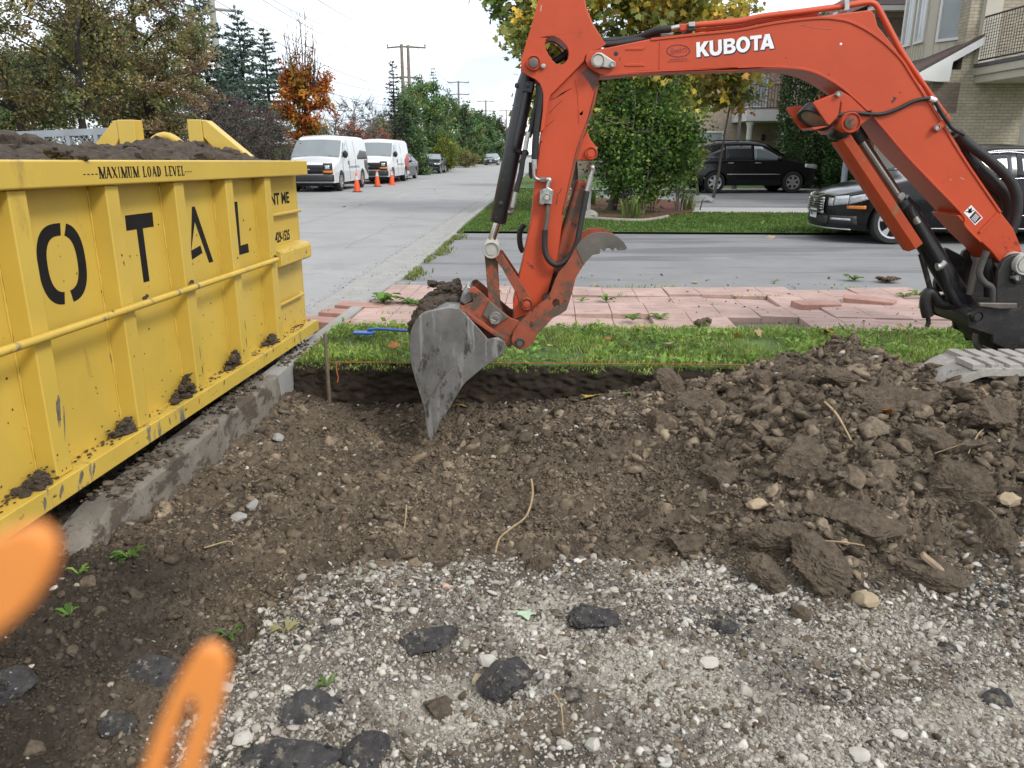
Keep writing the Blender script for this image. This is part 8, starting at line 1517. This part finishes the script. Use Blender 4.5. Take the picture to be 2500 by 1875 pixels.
def stem_tuft(loc, n, h, label, pal, seed, group, cat='plant'):
    g = np.random.default_rng(seed); P = np.column_stack([g.normal(0, .12, n), g.normal(0, .1, n), 0*np.arange(n)]); o = blades('tufted_plant', P, g.uniform(.6, 1.1, n)*h, np.full(n, .02), pal_cols(g, n, pal), seed, .45, label); del o['kind']; o['category'] = cat; o['group'] = group; o.location = loc; return o
stem_tuft(onZ(1545, 533, .11), 26, .55, 'yellow-green iris clump in front of the bush', [(.2, .26, .06), (.13, .2, .05)], 31, 'tufted plants in the mulch bed'); stem_tuft(onZ(1675, 512, .11), 40, .5, 'grassy tuft at the right end of the mulch bed', [(.14, .2, .06), (.2, .2, .09)], 32, 'tufted plants in the mulch bed')
stem_tuft(onZ(1440, 500, .11), 30, .6, 'leafy tuft behind the stick at the left of the bush', [(.1, .18, .04)], 33, 'tufted plants in the mulch bed')
p = onZ(1437, 520, .1); m = MB(); m.mm((-.04, -.03, 0), (.04, .03, .6)); m.mm((-.055, -.045, .6), (.055, .045, .64)); o = m.build('white_post', mTrimW, bev=.004); o.location = p; tag(o, 'short white post between stick and bush', 'post')
piece2 = MB(); v, f = chunk_dirs(3, 12, np.random.default_rng(5), (1, 1, 1), .03); piece2.add((v*np.array([.16, .12, .12])).tolist(), f.tolist()); o = piece2.build('garden_stone', M('grey_garden_stone', (.25, .24, .21), .9, var=.2), smooth=40); o.location = onZ(1440, 528, .12); tag(o, 'rounded grey stone at the left end of the mulch bed', 'stone')
piece2 = MB(); piece2.add((v*np.array([.32, .2, .16])).tolist(), f.tolist()); o = piece2.build('garden_stone', M('grey_garden_stone', (.2, .2, .2), .9, var=.25), smooth=40); o.location = onZ(1712, 492, .12); tag(o, 'low grey rock on the walk right of the bush', 'stone')
mPot = M('white_pot', (.62, .62, .6), .5); 
def pot(x, label, seed, pal, s=1., mat=None):
    p = onZ(x, 452, .14); t = thing('flower_pot', label, 'flower pot', p, 0, 'flower pots by the cedars'); m = MB(); m.lathe([(0, 0), (.1*s, 0), (.15*s, .26*s), (.165*s, .26*s), (.165*s, .3*s), (.13*s, .3*s), (.12*s, .25*s), (0, .25*s)], 18); m.build('pot', mat or mPot, t, world=False, smooth=40)
    g = np.random.default_rng(seed); P = g.normal(0, .1*s, (90, 3)); P[:, 2] = np.abs(P[:, 2])+.32*s; V, Fc, cc_ = leaf_arrays(P, .09, pal_cols(g, 90, pal), g); npmesh('flowers', V, Fc, mLeaf, t, col=cc_)
pot(2008, 'white flower pot, left of the pair in front of the short cedar', 41, [(.12, .2, .05), (.5, .4, .1), (.1, .16, .04)]); pot(2030, 'white flower pot, right of the pair in front of the short cedar', 42, [(.12, .2, .05), (.5, .35, .3)]); pot(2072, 'stone bowl with orange and pink flowers right of the cedars', 43, [(.5, .15, .05), (.5, .12, .2), (.15, .2, .05)], 1.7, mPatch)
p = onZ(2043, 448, .14); m = MB(); m.lump((0, 0, .16), .2, 3, .02, (1, 1, .8)); m.lump((.02, 0, .33), .14, 3, .02, (1, 1, 1)); o = m.build('stone_ornament', M('pale_cast_stone', (.42, .41, .38), .9), smooth=80); o.location = p; tag(o, 'pale rounded stone ornament right of the white pots', 'ornament')
p = onZ(1988, 455, .14); m = MB(); m.lump((0, 0, .12), .3, 3, .03, (1.2, .8, .5)); m.tube(spl([(-.2, 0, .2), (0, 0, .42), (.25, 0, .2)], 5), .025, 6); o = m.build('red_planter', M('red_plastic', (.4, .03, .03), .4), smooth=80); o.location = p; tag(o, 'low red planter just in front of the crossover bumper', 'planter')
p = onZ(2024, 450, .14); m = MB(); m.tube([(0, .4, 0), (0, .4, .5)], .02, 6); m.lathe([(0, .66), (.07, .62), (.05, .6), (.05, .5), (.07, .48), (0, .46)], 10, (0, .4, 0)); o = m.build('garden_lamp', mIron); o.location = p; tag(o, 'small black garden lamp behind the white pots', 'lamp')

# debris along the gutter and the driveway edge, crumbs of soil on the paving: too many to count
gD = np.random.default_rng(61); n = 6500; s_ = 5.2+gD.random(n)**1.7*26; o_ = np.where(gD.random(n) < .5, -.57+gD.normal(0, .07, n), np.where(gD.random(n) < .5, -.15+gD.normal(0, .05, n), gD.uniform(-.6, .0, n))); P = np.array([road(a, b, .004) for a, b in zip(s_, o_)]); P[:, 2] = np.where(o_ > -.14, .1, .006); P = P[(o_ < -.16)]
tag(scatter('gutter_debris', P, gD.uniform(.002, .008, len(P))*gD.random(len(P))**.5, pal_cols(gD, len(P), [(.09, .07, .05), (.14, .12, .09), (.05, .04, .03), (.2, .17, .12)], hue=.02), 1, mClod, 61, flat=.5), 'soil crumbs and debris lying along the gutter', 'debris', kind='stuff')
n = 2400; s_ = gD.uniform(7.9, 13.9, n); o_ = .03+np.abs(gD.normal(0, .06, n))*(1+.6*np.sin(s_*3)); P = np.array([road(a, b) for a, b in zip(s_, o_)]); P[:, 2] = .054; k = fbm(P[:, 0]*2, P[:, 1], 3, 1.4) > -.12; P = P[k]
blades('edge_grass', P, gD.uniform(.02, .07, len(P)), gD.uniform(.004, .009, len(P)), pal_cols(gD, len(P), [(.2, .27, .07), (.3, .3, .14), (.14, .2, .05)]), 62, .8, 'weedy grass growing along the edge of kerb and driveway')
n = 330; X = gD.uniform(-1.2, 4.5, n); Y = 5.98+gD.random(n)**2*3.2-math.sin(RD)*(X+1.42); P = np.column_stack([X, Y, np.where(Y < 8, .098, .056)]); tag(scatter('soil_crumbs', P, gD.uniform(.004, .02, n)*gD.random(n)**.7, pal_cols(gD, n, spal, hue=.02), 2, mClod, 63), 'soil crumbs flicked onto the paving and driveway', 'soil crumbs', kind='stuff')
n = 1500; X = gD.uniform(-1.25, 4.5, n); r_ = gD.integers(0, 5, n); Y = 5.985+r_*.505+gD.normal(0, .012, n)-math.sin(RD)*(X+1.42); k = fbm(X, Y, 3, 1.5) > .15; P = np.column_stack([X, Y, np.full(n, .085)])[k]
blades('joint_grass', P, gD.uniform(.02, .06, len(P)), gD.uniform(.003, .007, len(P)), pal_cols(gD, len(P), gpal_), 64, .7, 'short grass and moss sprouting in the paving joints')
# tar-filled cracks on the road and driveway
m = MB()
def crack(a, b, w_, seed, zz):
    g = np.random.default_rng(seed); n = 26; A_, B_ = np.array(a), np.array(b); d = (B_-A_)/np.linalg.norm(B_-A_); nn = np.array([-d[1], d[0]]); off = np.cumsum(g.normal(0, .03, n)); L1, L2 = [], []
    for i in range(n): q = A_+(B_-A_)*i/(n-1)+nn*off[i]; ww = w_*.55*g.uniform(.15, 1); L1.append((*(q+nn*ww), zz)); L2.append((*(q-nn*ww), zz))
    o = len(m.v); m.v += [x for ab in zip(L1, L2) for x in ab]; m.f.extend([(o+2*i, o+2*i+1, o+2*i+3, o+2*i+2) for i in range(n-1)])
for i, (a, b, w_) in enumerate([((-3.2, 21), (-.9, 22.3), .02), ((-6, 14), (-2.2, 13.2), .012), ((-4.5, 9), (-4.1, 30), .012), ((-7, 26), (-4, 25.3), .015), ((-2.6, 12), (-2.4, 19), .008), ((-3.5, 33), (-1.5, 34), .03)]): crack(a, b, w_, i, .004)
for i, (a, b, w_) in enumerate([((-.9, 8.6), (1.2, 9.3), .008), ((.6, 11.5), (3.4, 10.6), .008), ((2, 9.2), (4.6, 9.5), .007)]): crack(a, b, w_, 20+i, .056)
struct(m.build('road_cracks', M('crack_tar', (.15, .15, .148), .85), smooth=None, fix=False))

# soil fallen on the gutter and kerb beside the pit
n = 2600; s_ = gD.uniform(2.3, 5.6, n); o_ = np.where(gD.random(n) < .65, gD.uniform(-.62, -.16, n), gD.uniform(-.16, -.01, n)); P = np.array([road(a, b) for a, b in zip(s_, o_)]); tpz = .1-.13*np.maximum(0, (2.75-s_)/.45)**1.3; P[:, 2] = np.where(o_ > -.15, tpz, -.004); k = (fbm(P[:, 0]*1.5, P[:, 1], 3, 2.2) > -.1) | (o_ < -.16); P = P[k]
tag(scatter('kerb_soil', P, gD.uniform(.004, .02, len(P))*gD.random(len(P))**.6, pal_cols(gD, len(P), spal, hue=.012)*.75, 2, mClod, 71, npl=6, rough=.18, sink=.3), 'soil crumbs lying on the kerb and gutter beside the bin', 'soil crumbs', kind='stuff')
